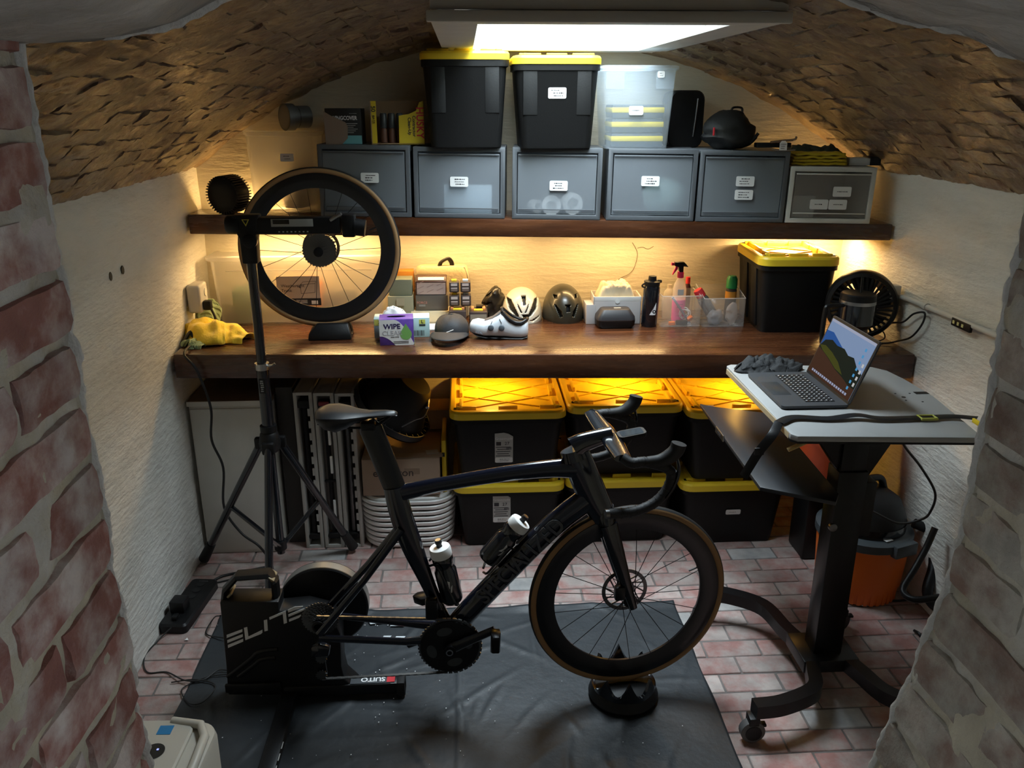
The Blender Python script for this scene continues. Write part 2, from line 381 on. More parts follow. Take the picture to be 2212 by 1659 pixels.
for i in range(NC):
    t = -1 + (i + .5) * 2 / NC; off = rnd.uniform(0, .2); y = 1.06 + off
    while y < 3.97:
        p, tx, nn = vault_frame(t, y)
        if not (SKX0 - .03 < p.x < SKX1 + .03 and SKY0 - .12 < y < SKY1 + .2):
            cand.append((p, tx, nn, rnd.randrange(10), rnd.gauss(0, .035), rnd.gauss(0, .022)))
        y += 0.218 + rnd.uniform(-.02, .02)
def vb_matrix(c):
    p, tx, nn, k, r1, r2 = c
    ey = Vector((0, 1, 0)); M = Matrix((ey, tx, nn)).transposed()
    if M.determinant() < 0: M = Matrix((-ey, tx, nn)).transposed()
    return Matrix.Translation(p + nn * rnd.uniform(-.007, .001)) @ M.to_4x4() @ rotm(r1, r2, rnd.uniform(-.05, .05))
def px_of(p):
    d = p - CAMP; c, s = math.cos(YAW), math.sin(YAW)
    x = c * d.x - s * d.y; y = s * d.x + c * d.y; cp, sp = math.cos(PITCH), math.sin(PITCH)
    dep = y * cp - d.z * sp; up = y * sp + d.z * cp
    return 1106 + FPX * x / dep, 829.5 - FPX * up / dep, dep
def seen(c):
    x, y, dep = px_of(c[0]); return -60 < x < 2270 and -60 < y < 1000
vis = sorted([c for c in cand if seen(c)], key=lambda c: px_of(c[0])[2]); rest = [c for c in cand if not seen(c)]
for c in vis[:300]:
    o = obj('brick', vb_meshes[c[3]], m_vbrick, ceiling); o.matrix_local = vb_matrix(c)
g = G()
for c in vis[300:] + rest:
    me = vb_meshes[c[3]]; g.add([v.co for v in me.vertices], [tuple(p.vertices) for p in me.polygons], vb_matrix(c))
if g.v: stuff(part('bricks', g, m_vbrick, ceiling, ang=180, weld=False, normals=False))
# skylight shaft: boards, frame and glass, open to the sky
sk = bpy.data.objects.new('window_1', None); COL.objects.link(sk); struct(sk)
ix0, ix1, iy0, iy1 = 0.045, 0.765, 2.52, 3.83
xc, yc = (SKX0 + SKX1) / 2, (SKY0 + SKY1) / 2
g = G(); g.box((xc, (SKY0 + iy0) / 2, SKZ + .012), (SKX1 - SKX0, iy0 - SKY0, .024)); part('frame_board', g, m_frame, sk, bev=.003)
g = G(); g.box((xc, (SKY1 + iy1) / 2, SKZ + .012), (SKX1 - SKX0, SKY1 - iy1, .024)); part('frame_board', g, m_frame, sk, bev=.003)
g = G(); g.box(((SKX0 + ix0) / 2, (iy0 + iy1) / 2, SKZ + .012), (ix0 - SKX0, iy1 - iy0 - .004, .024)); part('frame_board', g, m_frame, sk, bev=.003)
g = G(); g.box(((SKX1 + ix1) / 2, (iy0 + iy1) / 2, SKZ + .012), (SKX1 - ix1, iy1 - iy0 - .004, .024)); part('frame_board', g, m_frame, sk, bev=.003)
g = G(); g.box((xc, SKY0 - .008, SKZ + .012), (SKX1 - SKX0 + .02, .02, .03)); part('edge_moulding', g, m_frame, sk, bev=.004)
g = G(); g.box((xc, SKY0 + .006, SKZ + .16), (SKX1 - SKX0, .018, .26)); part('fascia_board', g, m_frame, sk, bev=.003)
for x in (SKX0 + .009, SKX1 - .009):
    g = G(); g.box((x, yc, SKZ + .10), (.018, SKY1 - SKY0 - .03, .15)); part('side_board', g, m_frame, sk, bev=.003)
g = G(); g.box(((ix0 + ix1) / 2, iy0 - .01, 2.56), (ix1 - ix0 + .04, .02, .70)); part('shaft_panel', g, pm('shaft paint', (0.36, 0.37, 0.33), 0.6), sk)
g = G(); g.box(((ix0 + ix1) / 2, iy1 + .01, 2.56), (ix1 - ix0 + .04, .02, .70)); part('shaft_panel', g, pm('shaft paint', (0.36, 0.37, 0.33), 0.6), sk)
g = G(); g.box((ix0 - .01, (iy0 + iy1) / 2, 2.56), (.02, iy1 - iy0, .70)); part('shaft_panel', g, pm('shaft paint', (0.36, 0.37, 0.33), 0.6), sk)
g = G(); g.box((ix1 + .01, (iy0 + iy1) / 2, 2.56), (.02, iy1 - iy0, .70)); part('shaft_panel', g, pm('shaft paint', (0.36, 0.37, 0.33), 0.6), sk)
g = G(); g.box(((ix0 + ix1) / 2, (iy0 + iy1) / 2, 2.905), (ix1 - ix0 + .04, iy1 - iy0 + .04, .008)); part('glass_pane', g, clear_mat('skylight glass', (0.8, 0.9, 0.92), 0.12, 0.05), sk)
# front wall with the rough opening the view looks through
def jamb(side):
    s = -1 if side == 'left' else 1
    def ex(z):  # x of the reveal at height z
        return -0.478 if s < 0 else lerp(0.60, 0.690, min(1, max(0, (z - 0.9) / 0.45)))
    def fn(u, v):
        z = lerp(-.05, 2.16, v); L = u * 1.28
        if L < 0.38: x, y = ex(z), 0.62 + L
        else: x, y = ex(z) + s * (L - 0.38), 1.0
        n = 0.010 * nz(y * 9, z * 9, 3 + s) + 0.006 * nz(y * 28, z * 28, 9 + s)
        if L < 0.38: x += n - s * 0.0
        else: y += n
        if abs(L - 0.38) < 0.02: x += s * (.004 + .016 * max(0, nz(z * 9, s, 4)) + .006 * nz(z * 31, 2, s))
        return (x, y, z)
    g = G(); g.grid(fn, 150, 150)
    w = struct(part('wall_front_' + side, g, m_jmortar, None, ang=180))
    mb = m_jbrick if s < 0 else m_jbrick2
    rr = random.Random(21 + s); hgt = 0.078; i = 0; z = 0.90; meshes = {}
    while z < 2.09:
        if i % 2: segs = [(0.36, 0.52), (0.53, 0.74), (0.752, 0.957)]
        else: segs = [(0.40, 0.60), (0.615, 0.83), (0.842, 0.957)]
        for a, b in segs:
            if b < .66: continue
            a = max(a, .625) + rr.uniform(-.004, .006); b += rr.uniform(-.006, .006)
            if b > 0.94: b = 0.992 + rr.uniform(-.008, .004)
            L = b - a; sd = rr.random() * 90; hh = hgt - 0.009 - rr.random() * .004
            def bf(u, v, L=L, hh=hh, sd=sd):
                x = (u - .5) * L; y = (v - .5) * hh; d = min(min(u, 1 - u) * L, min(v, 1 - v) * hh)
                h = 0.007 * min(1, d / 0.006) + 0.003 * noise.noise(Vector((x * 20 + sd, y * 24, sd))) + 0.0018 * noise.noise(Vector((x * 70 + sd, y * 70, sd)))
                if d < 1e-6: h = -0.012
                return (x + .004 * noise.noise(Vector((y * 40, sd, 1))), y + .004 * noise.noise(Vector((x * 25, sd, 7))), h)
            me = brick_mesh('reveal_brick', L, hh, sd, .005, .004, .002, .004, 12, 7, .003)
            o = obj('brick', me, mb, w)
            if s < 0: M = Matrix(((0, 0, 1), (1, 0, 0), (0, 1, 0)))
            else: M = Matrix(((0, 0, -1), (-1, 0, 0), (0, 1, 0)))
            sl = (ex(z + .04) - ex(z - .04)) / .08
            o.matrix_local = Matrix.Translation((ex(z), (a + b) / 2, z)) @ rotm(0, math.atan(sl), 0) @ M.to_4x4() @ rotm(rr.uniform(-.03, .03), rr.uniform(-.03, .03), 0)
        z += hgt; i += 1
    # chipped plaster lip along the far corner
    rings = []
    for k in range(401):
        z = lerp(.8, 2.12, k / 400); e = ex(z) - s * (0.003 - 0.012 * max(0, nz(z * 9, s, 4)) + 0.005 * nz(z * 31, s, 5) + .004 * nz(z * 70, s, 9))
        x1 = ex(z) + s * 0.03
        rings.append([(x1, 0.9955, z), (e + s * .002, 0.9970, z), (e, 1.000, z), (e + s * .003, 1.005, z), (x1, 1.009, z)])
    g = G(); g.loft(rings, closed=False, cap=False); part('plaster_edge', g, m_edge, w, ang=180)
jamb('left'); jamb('right')
def soff(x): # soffit height at the far edge
    pts = [(-1.4, 1.9), (-.60, 1.99), (-.50, 2.047), (-.40, 2.050), (-.306, 2.068), (-.26, 2.09), (-.1, 2.13), (.1, 2.15), (.3, 2.125), (.42, 2.097), (.503, 2.072), (.573, 2.062), (.656, 2.03), (.75, 1.98), (1.6, 1.85)]
    for (a, b), (c, d) in zip(pts, pts[1:]):
        if a <= x <= c: return lerp(b, d, (x - a) / (c - a))
    return 2.0
def sfn(u, v):
    x = lerp(-1.3, 1.5, u); L = v * 1.0; n = .010 * nz(x * 7, L * 7, 31) + .006 * nz(x * 24, L * 24, 33)
    if L < 0.50: return (x, 0.50 + L, soff(x) + n + (.008 if L > .48 else 0))
    return (x, 1.0 + n, soff(x) + (L - 0.50))
g = G(); g.grid(sfn, 150, 70); lint = struct(part('wall_front_lintel', g, m_soffit, None, ang=180))
rings = []
for k in range(321):
    x = lerp(-.62, .80, k / 320); e = soff(x) - (0.001 + .006 * nz(x * 8, 1, 41) + .005 * nz(x * 28, 2, 43) + .003 * nz(x * 70, 2, 3))
    rings.append([(x, .9955, e + .03), (x, .997, e + .003), (x, 1.0, e), (x, 1.005, e + .003), (x, 1.009, e + .03)])
g = G(); g.loft(rings, closed=False, cap=False); part('plaster_edge', g, m_edge, lint, ang=180)
# plain masonry closing the cellar round the opening
g = G(); g.box((-1.05, .95, 1.3), (.66, .06, 2.7)); g.box((1.45, .95, 1.3), (1.1, .06, 2.7)); g.box((.3, .95, 2.56), (3.4, .06, .3))
struct(part('wall_front_backing', g, m_jmortar, None, smooth=False))
# added unseen passage shell: lets daylight reach the reveals, keeps it off the room
m_pass = pm('added shell paint', (0.30, 0.29, 0.27), 0.8, var=0.1, bump=0.2)
g = G(); g.box((-1.55, .64, 1.3), (2.12, .04, 2.7)); g.box((1.72, .64, 1.3), (2.02, .04, 2.7)); g.box((0, .52, 2.42), (5.2, .04, .44)); struct(part('wall_added_front', g, m_pass, None, smooth=False))
g = G(); g.box((0, -.95, 1.3), (5.2, .1, 2.7)); struct(part('wall_added_back', g, m_pass, None, smooth=False))
g = G(); g.box((0, -.18, 2.66), (5.2, 1.64, .08)); struct(part('ceiling_added', g, m_pass, None, smooth=False))
g = G(); g.box((0, .02, -.05), (5.2, 2.0, .08)); struct(part('floor_added', g, m_pass, None, smooth=False))
# ================================================================== bench, shelf and their lights
ZB = 0.99
def yb(x): return 3.351 - 0.0557 * (x + 1.209)
g = G(); g.prism([(XL + .012, yb(XL)), (XR - .01, yb(XR)), (XR - .01, YB - .006), (XL + .012, YB - .006)], 0.885, ZB)
bench = part('workbench_top', g, m_wood, None, bev=.006); tag(bench, 'thick red-brown varnished wooden workbench slab spanning wall to wall', 'workbench')
def ys(x): return 3.76 - 0.0775 * (x + 1.235)
def zs(x): return 1.513 - 0.0115 * (x + 1.235)
g = G(); pl = [(XL + .012, ys(XL)), (XR - .01, ys(XR)), (XR - .01, YB - .05), (XL + .012, YB - .05)]
g.loft([[(x, y, zs(x) - lerp(.088, .07, (x - XL) / 3.1)) for x, y in pl], [(x, y, zs(x)) for x, y in pl]])
shelf = part('wall_shelf', g, m_wood, None, bev=.005); tag(shelf, 'dark varnished wooden wall shelf carrying the row of drawers', 'shelf')
m_led = pm('lit warm diffuser', (0.9, 0.8, 0.6), 0.5, emit=(1.0, 0.74, 0.38), estr=4.0)
m_led2 = pm('lit amber diffuser', (0.9, 0.75, 0.4), 0.5, emit=(1.0, 0.62, 0.16), estr=16.0)
for k, (x, ln, en) in enumerate(((-0.74, 0.62, 6.0), (0.02, 0.62, 3.2), (0.72, 0.62, 3.2), (1.58, 0.45, 10.0))):
    zz = zs(x) - .092
    t = thing('light_bar', ['warm LED light bar under the shelf above the spare wheel', 'warm LED light bar under the shelf above the helmets', 'warm LED light bar under the shelf above the spray bottle', 'warm LED light bar under the shelf above the fan'][k], 'light', (x, 3.84, zz), group='LED bars under the shelf')
    g = G(); g.box((0, 0, .008), (ln, .03, .014)); part('housing', g, m_dwhite, t, bev=.002)
    g = G(); g.box((0, 0, -.001), (ln - .02, .02, .006)); part('diffuser', g, m_led, t, bev=.002)
    area('bar_light', (0, 0, -.008), ln - .03, en, (1.0, 0.63, 0.25), size_y=.02, parent=t)
for k, (x, ln) in enumerate(((-0.98, .36), (1.62, .36))):
    t = thing('light_bar', ['warm LED bar in the gap behind the left end of the shelf', 'warm LED bar in the gap behind the right end of the shelf'][k], 'light', (x, YB - .034, zs(x) - .03))
    g = G(); g.box((0, 0, 0), (ln, .018, .016)); part('housing', g, m_dwhite, t, bev=.002)
    g = G(); g.box((0, 0, .0085), (ln - .02, .012, .003)); part('diffuser', g, m_led, t)
    area('gap_light', (0, 0, .012), ln - .03, 1.5, (1.0, 0.60, 0.20), rot=(math.pi, 0, 0), size_y=.012, parent=t)
for k, (px, py) in enumerate(((1062, 826), (1345, 822), (1606, 826))):
    p = atZ(px, py, .72)
    t = thing('puck_light', ['round amber puck light under the bench above the left tote', 'round amber puck light under the bench above the middle tote', 'round amber puck light under the bench above the right tote'][k], 'light', (p.x, min(p.y, 3.72), .885), group='puck lights under the bench')
    g = G(); g.lathe([(.034, 0), (.034, -.012), (.028, -.016), (.0, -.016)], 20, cap=False); part('housing', g, m_dwhite, t)
    g = G(); g.lathe([(.026, -.0165), (.024, -.019), (0, -.0195)], 20, cap=False); part('lens', g, m_led2, t)
    area('puck_beam', (0, 0, -.024), .05, 1.9, (1.0, 0.52, 0.08), shape='DISK', parent=t)
# ================================================================== storage totes
def tote(label, loc, w, d, h, rz=0, name='storage_tote', group=None, lattice=True, cat='tote', pil=False, lidh=.04, grid_n=3):
    t = thing(name, label, cat, loc, rz, group)
    b = G(); zt = h - lidh + .006
    b.loft([rring(w * .80, d * .86, .03, 0), rring(w * .81, d * .87, .03, .01), rring(w * .93, d * .945, .045, zt * .9), rring(w * .935, d * .95, .045, zt * .9 + .002), rring(w * .975, d * .975, .045, zt * .905 + .002), rring(w * .975, d * .975, .045, zt)])
    part('body', b, m_tote, t, ang=25)
    if pil:
        for sx in (-1, 1):
            q = G(); y0 = -d * .47
            q.loft([[(sx * w * .30 + a, -d * .452 + dz * 0 + (.012 if i < 2 else 0), z) for a, dz in ((-.03, 0), (.03, 0))] + [(sx * w * .30 + a, -d * lerp(.446, .474, z / (zt * .93)) - .0, z) for a in (.03, -.03)] for i, z in enumerate((h * .36, h * .37, zt * .93))])
            part('pilaster', q, m_tote, t, bev=.003)
    l = G()
    l.loft([rring(w, d, .055, h - lidh), rring(w, d, .055, h - .012), rring(w - .012, d - .012, .05, h - .003), rring(w - .03, d - .03, .045, h - .001), rring(w - .05, d - .05, .04, h - .001), rring(w - .056, d - .056, .04, h - .012), rring(w - .11, d - .11, .02, h - .013)])
    lid = part('lid', l, m_yellow, t, ang=30)
    rim = []
    for sx in (-1, 1):
        rim += [((sx * (w * .5 - .075), -(d / 2 - .052)), (.09, .014)), ((sx * (w * .5 - .075), d / 2 - .052), (.09, .014)), ((sx * (w / 2 - .052), -(d * .5 - .10)), (.014, .12)), ((sx * (w / 2 - .052), (d * .5 - .10)), (.014, .12))]
    rim += [((0, -(d / 2 - .052)), (.085, .014)), ((0, d / 2 - .052), (.085, .014)), ((w / 2 - .052, 0), (.014, .1)), ((-(w / 2 - .052), 0), (.014, .1))]
    for (cx, cy), (a, c) in rim:
        q = G(); q.box((cx, cy, h - .003), (a, c, .022)); part('raised_ridge', q, m_yellow, lid, bev=.003)
    for sx in (-1, 1):
        for sy in (-1, 1):
            q = G(); q.box((sx * (w / 2 - .026), sy * (d / 2 - .05), h - .0005), (.011, .016, .003)); part('latch_hole', q, m_black, lid)
    if lattice:
        W2, D2 = w - .13, d - .13
        for k in range(grid_n):
            for s in (-1, 1):
                x0 = -W2 / 2; x1 = W2 / 2; c = (k - (grid_n - 1) / 2) * D2 / grid_n * 1.15
                pts = []
                for x in (x0, x1):
                    y = c + s * (x / W2) * D2 * .55
                    pts.append(Vector((x, max(-D2 / 2, min(D2 / 2, y)), h - .0115)))
                dv = pts[1] - pts[0]; q = G(); a = math.atan2(dv.y, dv.x)
                q.box((0, 0, 0), (dv.length, .006, .007), trm(*((pts[0] + pts[1]) / 2)) @ rotm(0, 0, a)); part('lattice_rib', q, m_yellow, lid)
    return t
def sticker(parent, w, h, loc, lines=3, rot=(RAD(90), 0, 0), mat=None, seed=1, name='label'):
    g = G(); g.loft([[(x, y, 0) for x, y in rrect(w, h, .006, 3)], [(x, y, .0008) for x, y in rrect(w, h, .006, 3)]])
    o = part(name, g, mat or m_paper, parent, loc=loc, rot=rot)
    scribble(o, w * .86, h * .86, lines, (0, 0, .0011), (0, 0, 0), m_ink, seed=seed); return o
# three stacks of two under the bench
g_t = 'big black totes with yellow lids under the bench'
def under(pl, pr, pyl, zz, y0, lab, rz=0, d=.56, h=.352, lattice=True):
    a = atY(pl, pyl, y0); b = atY(pr, pyl, y0); w = b.x - a.x
    return tote(lab, ((a.x + b.x) / 2, y0 + d / 2, zz), w, d, h, rz, group=g_t, lattice=lattice), w
T1, w1 = under(970, 1226, 893, .338, 3.40, 'black tote with lit yellow lid, upper of the stack beside the cardboard boxes')
T2, w2 = under(1229, 1482, 878, .348, 3.42, 'black tote with lit yellow lid, upper of the middle stack behind the handlebar', rz=-.012)
T3, w3 = under(1490, 1728, 890, .338, 3.36, 'black tote with lit yellow lid, upper of the stack behind the standing desk')
L1, v1 = under(978, 1222, 1050, 0, 3.41, 'black tote with yellow lid, lower of the stack beside the white tubs', lattice=False, h=.327)
L2, v2 = under(1224, 1468, 1050, 0, 3.41, 'black tote with yellow lid, lower of the middle stack behind the front wheel', lattice=False, h=.337)
L3, v3 = under(1474, 1710, 1046, 0, 3.37, 'black tote with small white label, lower of the stack behind the standing desk', lattice=False, h=.327)
m_lab = pm('grey printed label', (0.42, 0.42, 0.40), 0.6)
def biglabel(t, w, d, h, x, ww=.082, hh=.15, zc=.17):
    a = math.atan((d * .945 - d * .87) / 2 / (.26)); y = -(lerp(d * .87, d * .945, zc / .29)) / 2 - .002
    g = G(); pts = [(-ww / 2, -hh / 2), (ww / 2, -hh / 2), (ww / 2, hh / 2 - .02), (ww / 2 - .02, hh / 2 - .006), (0, hh / 2), (-ww / 2, hh / 2 - .004)]
    g.prism(pts, 0, .001); o = part('label', g, m_lab, t, loc=(x, y, zc), rot=(RAD(90) + a, 0, 0))
    text('Greenmade', .0165, m_whitepaint, o, (0, hh / 2 - .03, .0013), (0, 0, 0))
    text('27', .022, m_ink, o, (.014, hh / 2 - .055, .0013), (0, 0, 0))
    q = G(); q.box((-.024, hh / 2 - .055, .0012), (.022, .018, .0006)); part('mark', q, m_ink, o)
    for r in range(5):
        q = G(); q.box((-.004, .002 - r * .011, .0012), (ww * .8 - .012 * (r % 2), .0032, .0004)); part('print_line', q, m_ink, o)
    q = G()
    for r in range(8): q.box((.012 + r * .003, -.004, .0014), (.0016, .014, .0004))
    stuff(part('barcode', q, m_ink, o))
    s = sticker(o, ww * .96, .026, (0, -hh / 2 + .012, .0012), 2, (0, 0, 0), seed=5); return o
biglabel(T1, w1, .56, .352, -.02); biglabel(L1, v1, .56, .339, -.035, zc=.2)
sticker(L3, .07, .026, (.0, -.262, .17), 1, (RAD(96), 0, 0), seed=9)
# spare lid on edge beside the left stack
t = thing('tote_lid', 'spare yellow tote lid standing on edge left of the tote stack', 'lid', (-.118, 3.50, 0))
g = G(); g.box((0, .2, .37), (.022, .42, .52)); lidp = part('panel', g, m_yellow, t, bev=.008)
for zz in (.16, .36, .56):
    q = G(); q.box((-.002, -.0105, zz), (.012, .004, .02)); part('latch_hole', q, m_black, lidp)
t.location.z = -.11
# ================================================================== drawers on the shelf
def onshelf(px, py):
    y = 3.6
    for _ in range(8): p = atY(px, py, y); y = ys(p.x)
    return p
SH_RZ, SH_RY = math.atan(-.0775), math.atan(.0115)
def drawer(k, pl, pr, pt, label, mat, fmat, depth, labels):
    a = onshelf(pl, 470); b = onshelf(pr, 470); w = (b - a).length - .003; c = (a + b) / 2
    top = atY((pl + pr) / 2, pt, c.y + .004); h = top.z - zs(c.x)
    dirb = Vector((-math.sin(SH_RZ), math.cos(SH_RZ), 0))
    t = thing('drawer_unit', label, 'drawer', (c.x, c.y + .004, zs(c.x) + .0005), group='drawer units on the wall shelf', rot=(0, SH_RY, SH_RZ))
    th = .012; d = depth
    s = G(); s.box((0, d / 2, th / 2), (w, d, th)); part('base_panel', s, mat, t, bev=.002)
    s = G(); s.box((0, d / 2, h - th / 2), (w, d, th)); part('top_panel', s, mat, t, bev=.003)
    for sx in (-1, 1):
        s = G(); s.box((sx * (w / 2 - th / 2), d / 2, h / 2), (th, d, h - 2 * th)); part('side_panel', s, mat, t)
    s = G(); s.box((0, d - .005, h / 2), (w - 2 * th, .01, h - 2 * th)); part('back_panel', s, mat, t)
    # front frame
    fr = G(); o1 = [(-w / 2, 0), (w / 2, 0), (w / 2, h), (-w / 2, h)]; f = .020; o2 = [(-w / 2 + f, f), (w / 2 - f, f), (w / 2 - f, h - f), (-w / 2 + f, h - f)]
    vs = [(x, -.004, z) for x, z in o1] + [(x, -.004, z) for x, z in o2] + [(x, .012, z) for x, z in o1] + [(x, .012, z) for x, z in o2]
    fs = []
    for i in range(4):
        j = (i + 1) % 4; fs += [(i, j, 4 + j, 4 + i), (8 + j, 8 + i, 12 + i, 12 + j), (i, 8 + i, 8 + j, j), (4 + i, 4 + j, 12 + j, 12 + i)]
    fr.add(vs, fs); part('front_frame', fr, mat, t, bev=.0025)
    p = G(); p.loft([[(-w / 2 + .024, .001, .024), (w / 2 - .024, .001, .024), (w / 2 - .024, .005, .024), (-w / 2 + .024, .005, .024)], [(-w / 2 + .024, -.006, h - .026), (w / 2 - .024, -.006, h - .026), (w / 2 - .024, -.001, h - .026), (-w / 2 + .024, -.001, h - .026)]])
    fp = part('drawer_front', p, fmat, t)
    q = G(); q.box((0, -.005, .042), (w - .055, .006, .005)); part('pull_lip', q, mat, fp, bev=.0015)
    q = G(); q.box((0, -.0085, h - .030), (w - .05, .006, .006)); part('top_lip', q, mat, fp, bev=.0015)
    for n, (lx, lz) in enumerate(labels):
        sticker(fp, .078, .042, (lx * w, -.0055 - .006 * lz / 1.0, lz * h), 1 if len(labels) == 3 else 3, (RAD(90) - .02, 0, 0), seed=k * 5 + n)
    return t, w, h, c
dr = []
spec = [(693, 890, 313, 'grey drawer unit under the black and teal cardboard box', .27, [(.06, .55)]),
        (895, 1091, 318, 'grey drawer unit under the unlabelled yellow-lidded tote', .28, [(.0, .52)]),
        (1105, 1297, 320, 'grey drawer unit under the tote with a white note', .29, [(.02, .48)]),
        (1308, 1499, 322, 'grey drawer unit under the clear bin of yellow bands', .31, [(-.02, .56)]),
        (1502, 1693, 326, 'grey drawer unit under the black camera bag, with two labels', .32, [(.02, .58), (.02, .39)])]
for k, (a, b, c, lb, dp, ls) in enumerate(spec): dr.append(drawer(k, a, b, c, lb, m_grey, m_front, dp, ls))
dr.append(drawer(5, 1696, 1881, 361, 'white drawer unit at the right end of the shelf, with three labels', m_dwhite, m_frontw, .33, [(.12, .57), (-.13, .34), (.09, .34)]))
# things seen dimly through the drawer fronts
def inbox(k, dx, dy, size, name, label, cat, mat, bev=.003):
    t, w, h, c = dr[k]; M = t.matrix_basis if False else Matrix.LocRotScale(t.location, t.rotation_euler, None)
    g = G(); g.box((0, 0, size[2] / 2), size); o = part(name, g, mat, None, bev=bev); o.location = M @ Vector((dx, dy, .0125)); o.rotation_euler = t.rotation_euler
    return tag(o, label, cat)
m_bluecarton = pm('pale blue carton', (0.50, 0.60, 0.66), .6)
inbox(1, .035, .062, (.21, .09, .125), 'helmet_carton', 'pale carton seen through the second drawer front', 'box', m_bluecarton)
m_pinkbag = pm('red pouch fabric', (0.42, 0.06, 0.05), .7)
o = G(); o.ball((0, 0, .07), .07, (1.2, .6, 1.0)); o = part('red_pouch', o, m_pinkbag, None); t1 = dr[1][0]
o.location = Matrix.LocRotScale(t1.location, t1.rotation_euler, None) @ Vector((.0, .20, .0125)); tag(o, 'red pouch dimly seen behind the pale carton in a drawer', 'pouch')
for k, (dx, r) in enumerate(((-.02, .042), (.07, .047), (-.09, .03))):
    g = G(); g.lathe([(r, -.02), (r, .02), (r * .55, .02), (r * .55, -.02), (r, -.02)], 24, M=rotm(RAD(90), 0, .3 * k)); o = part('tape_roll', g, m_white, None, ang=30)
    t2 = dr[2][0]; o.location = Matrix.LocRotScale(t2.location, t2.rotation_euler, None) @ Vector((dx, .045 + .03 * k, .013 + r)); o.rotation_euler = t2.rotation_euler
    tag(o, ['white tape roll in the middle of the third drawer', 'largest white tape roll in the third drawer', 'smallest white tape roll in the third drawer'][k], 'tape', 'rolls inside the third drawer')
g = G(); g.ball((0, 0, .085), .085, (1.15, .6, 1.0), 14, 9)
for i in range(len(g.v)):
    v = Vector(g.v[i]); v += v.normalized() * .014 * noise.noise(v * 22); v.z = max(.002, v.z); g.v[i] = tuple(v)
o = part('plastic_bag', g, pm('thin green plastic', (0.34, 0.48, 0.46), .35), None); t3 = dr[3][0]; o.location = Matrix.LocRotScale(t3.location, t3.rotation_euler, None) @ Vector((.07, .075, .012)); tag(o, 'crumpled pale green bag seen through the fourth drawer', 'bag')
g = G(); g.box((0, 0, .05), (.10, .05, .1)); o = part('paper_pad', g, m_paper, None, bev=.003); t5 = dr[5][0]; o.location = Matrix.LocRotScale(t5.location, t5.rotation_euler, None) @ Vector((-.10, .06, .0125)); o.rotation_euler = t5.rotation_euler; tag(o, 'white pad of paper inside the white drawer', 'paper')
# ================================================================== things standing on the drawers
def ztop(k): t, w, h, c = dr[k]; return zs(c.x) + h + .001
x, y, w, h = fit(908, 1102, 319, 108, ztop(1)); 
u1 = tote('tall charcoal tote with yellow lid on the drawers, without a label', (x, y + .15, ztop(1)), w, .31, h, name='tall_tote', group='tall totes on the drawers', pil=True, lidh=.035, grid_n=2)
x, y, w, h = fit(1107, 1300, 321, 118, ztop(2))
u2 = tote('tall charcoal tote with yellow lid and a white note on its front', (x, y + .15, ztop(2)), w, .31, h, name='tall_tote', group='tall totes on the drawers', pil=True, lidh=.035, grid_n=2)
sticker(u2, .075, .043, (0, -.31 * .466, h * .60), 3, (RAD(93), 0, 0), seed=31)
# clear bin left end
def clearbin(label, loc, w, d, h, mat, taper=.88, name='clear_bin', lidmat=None, rz=0, lid=True):
    t = thing(name, label, 'bin', loc, rz)
    b = G(); a = .004
    o = [rring(w * taper, d * taper, .02, 0), rring(w * .97, d * .97, .025, h - .02), rring(w, d, .028, h - .018), rring(w, d, .028, h - .008), rring(w * .975, d * .975, .025, h - .008), rring(w * .96, d * .96, .025, h - .022), rring(w * taper - .01, d * taper - .01, .018, a)]
    b.loft(o); part('tub', b, mat, t, ang=30)
    if lid:
        l = G(); l.loft([rring(w + .012, d + .012, .03, h - .014), rring(w + .012, d + .012, .03, h), rring(w - .02, d - .02, .02, h + .003), rring(w - .06, d - .06, .02, h - .003)]); part('lid', l, lidmat or mat, t, ang=30)
    return t
xa = onshelf(522, 455); x, y, w, h = fit(532, 692, 456, 284, zs(-.95))
cb = clearbin('peach-tinted translucent lidded bin at the left end of the shelf', (x, y + .09, zs(x) + .001), w, .17, h, m_clear, .9)
sticker(cb, .06, .034, (.02, -.0845, h * .68), 2, (RAD(87), 0, 0), seed=41)
g = G(); g.lathe([(.0, 0), (.055, .0), (.06, .01), (.06, .12), (.04, .16), (.018, .175), (.018, .2), (0, .2)], 20); o = part('jug', g, pm('grey jug plastic', (.38, .36, .34), .5), None, loc=(x + .03, y + .095, zs(x) + .008)); tag(o, 'grey jug seen inside the translucent bin on the shelf', 'jug')
# pvc coupling on that bin
p = Vector((x + .06, y + .07, zs(x) + h + .003)); t = thing('pipe_coupling', 'grey plastic pipe coupling lying on the translucent bin', 'pipe fitting', p)
g = G(); M = trm(0, 0, .058) @ rotm(RAD(90), 0, RAD(-52))
g.lathe([(.058, .055), (.058, .015), (.048, .01), (.048, -.06), (.040, -.06), (.040, .05), (.050, .055), (.058, .055)], 28, M=M); part('shell', g, pm('grey pvc', (.17, .175, .18), .4), t, ang=30)
g = G(); g.lathe([(.048, .0), (.003, .0), (.003, -.004), (.048, -.004), (.048, 0)], 28, M=M @ trm(0, 0, .0)); part('inner_stop', g, m_black, t)
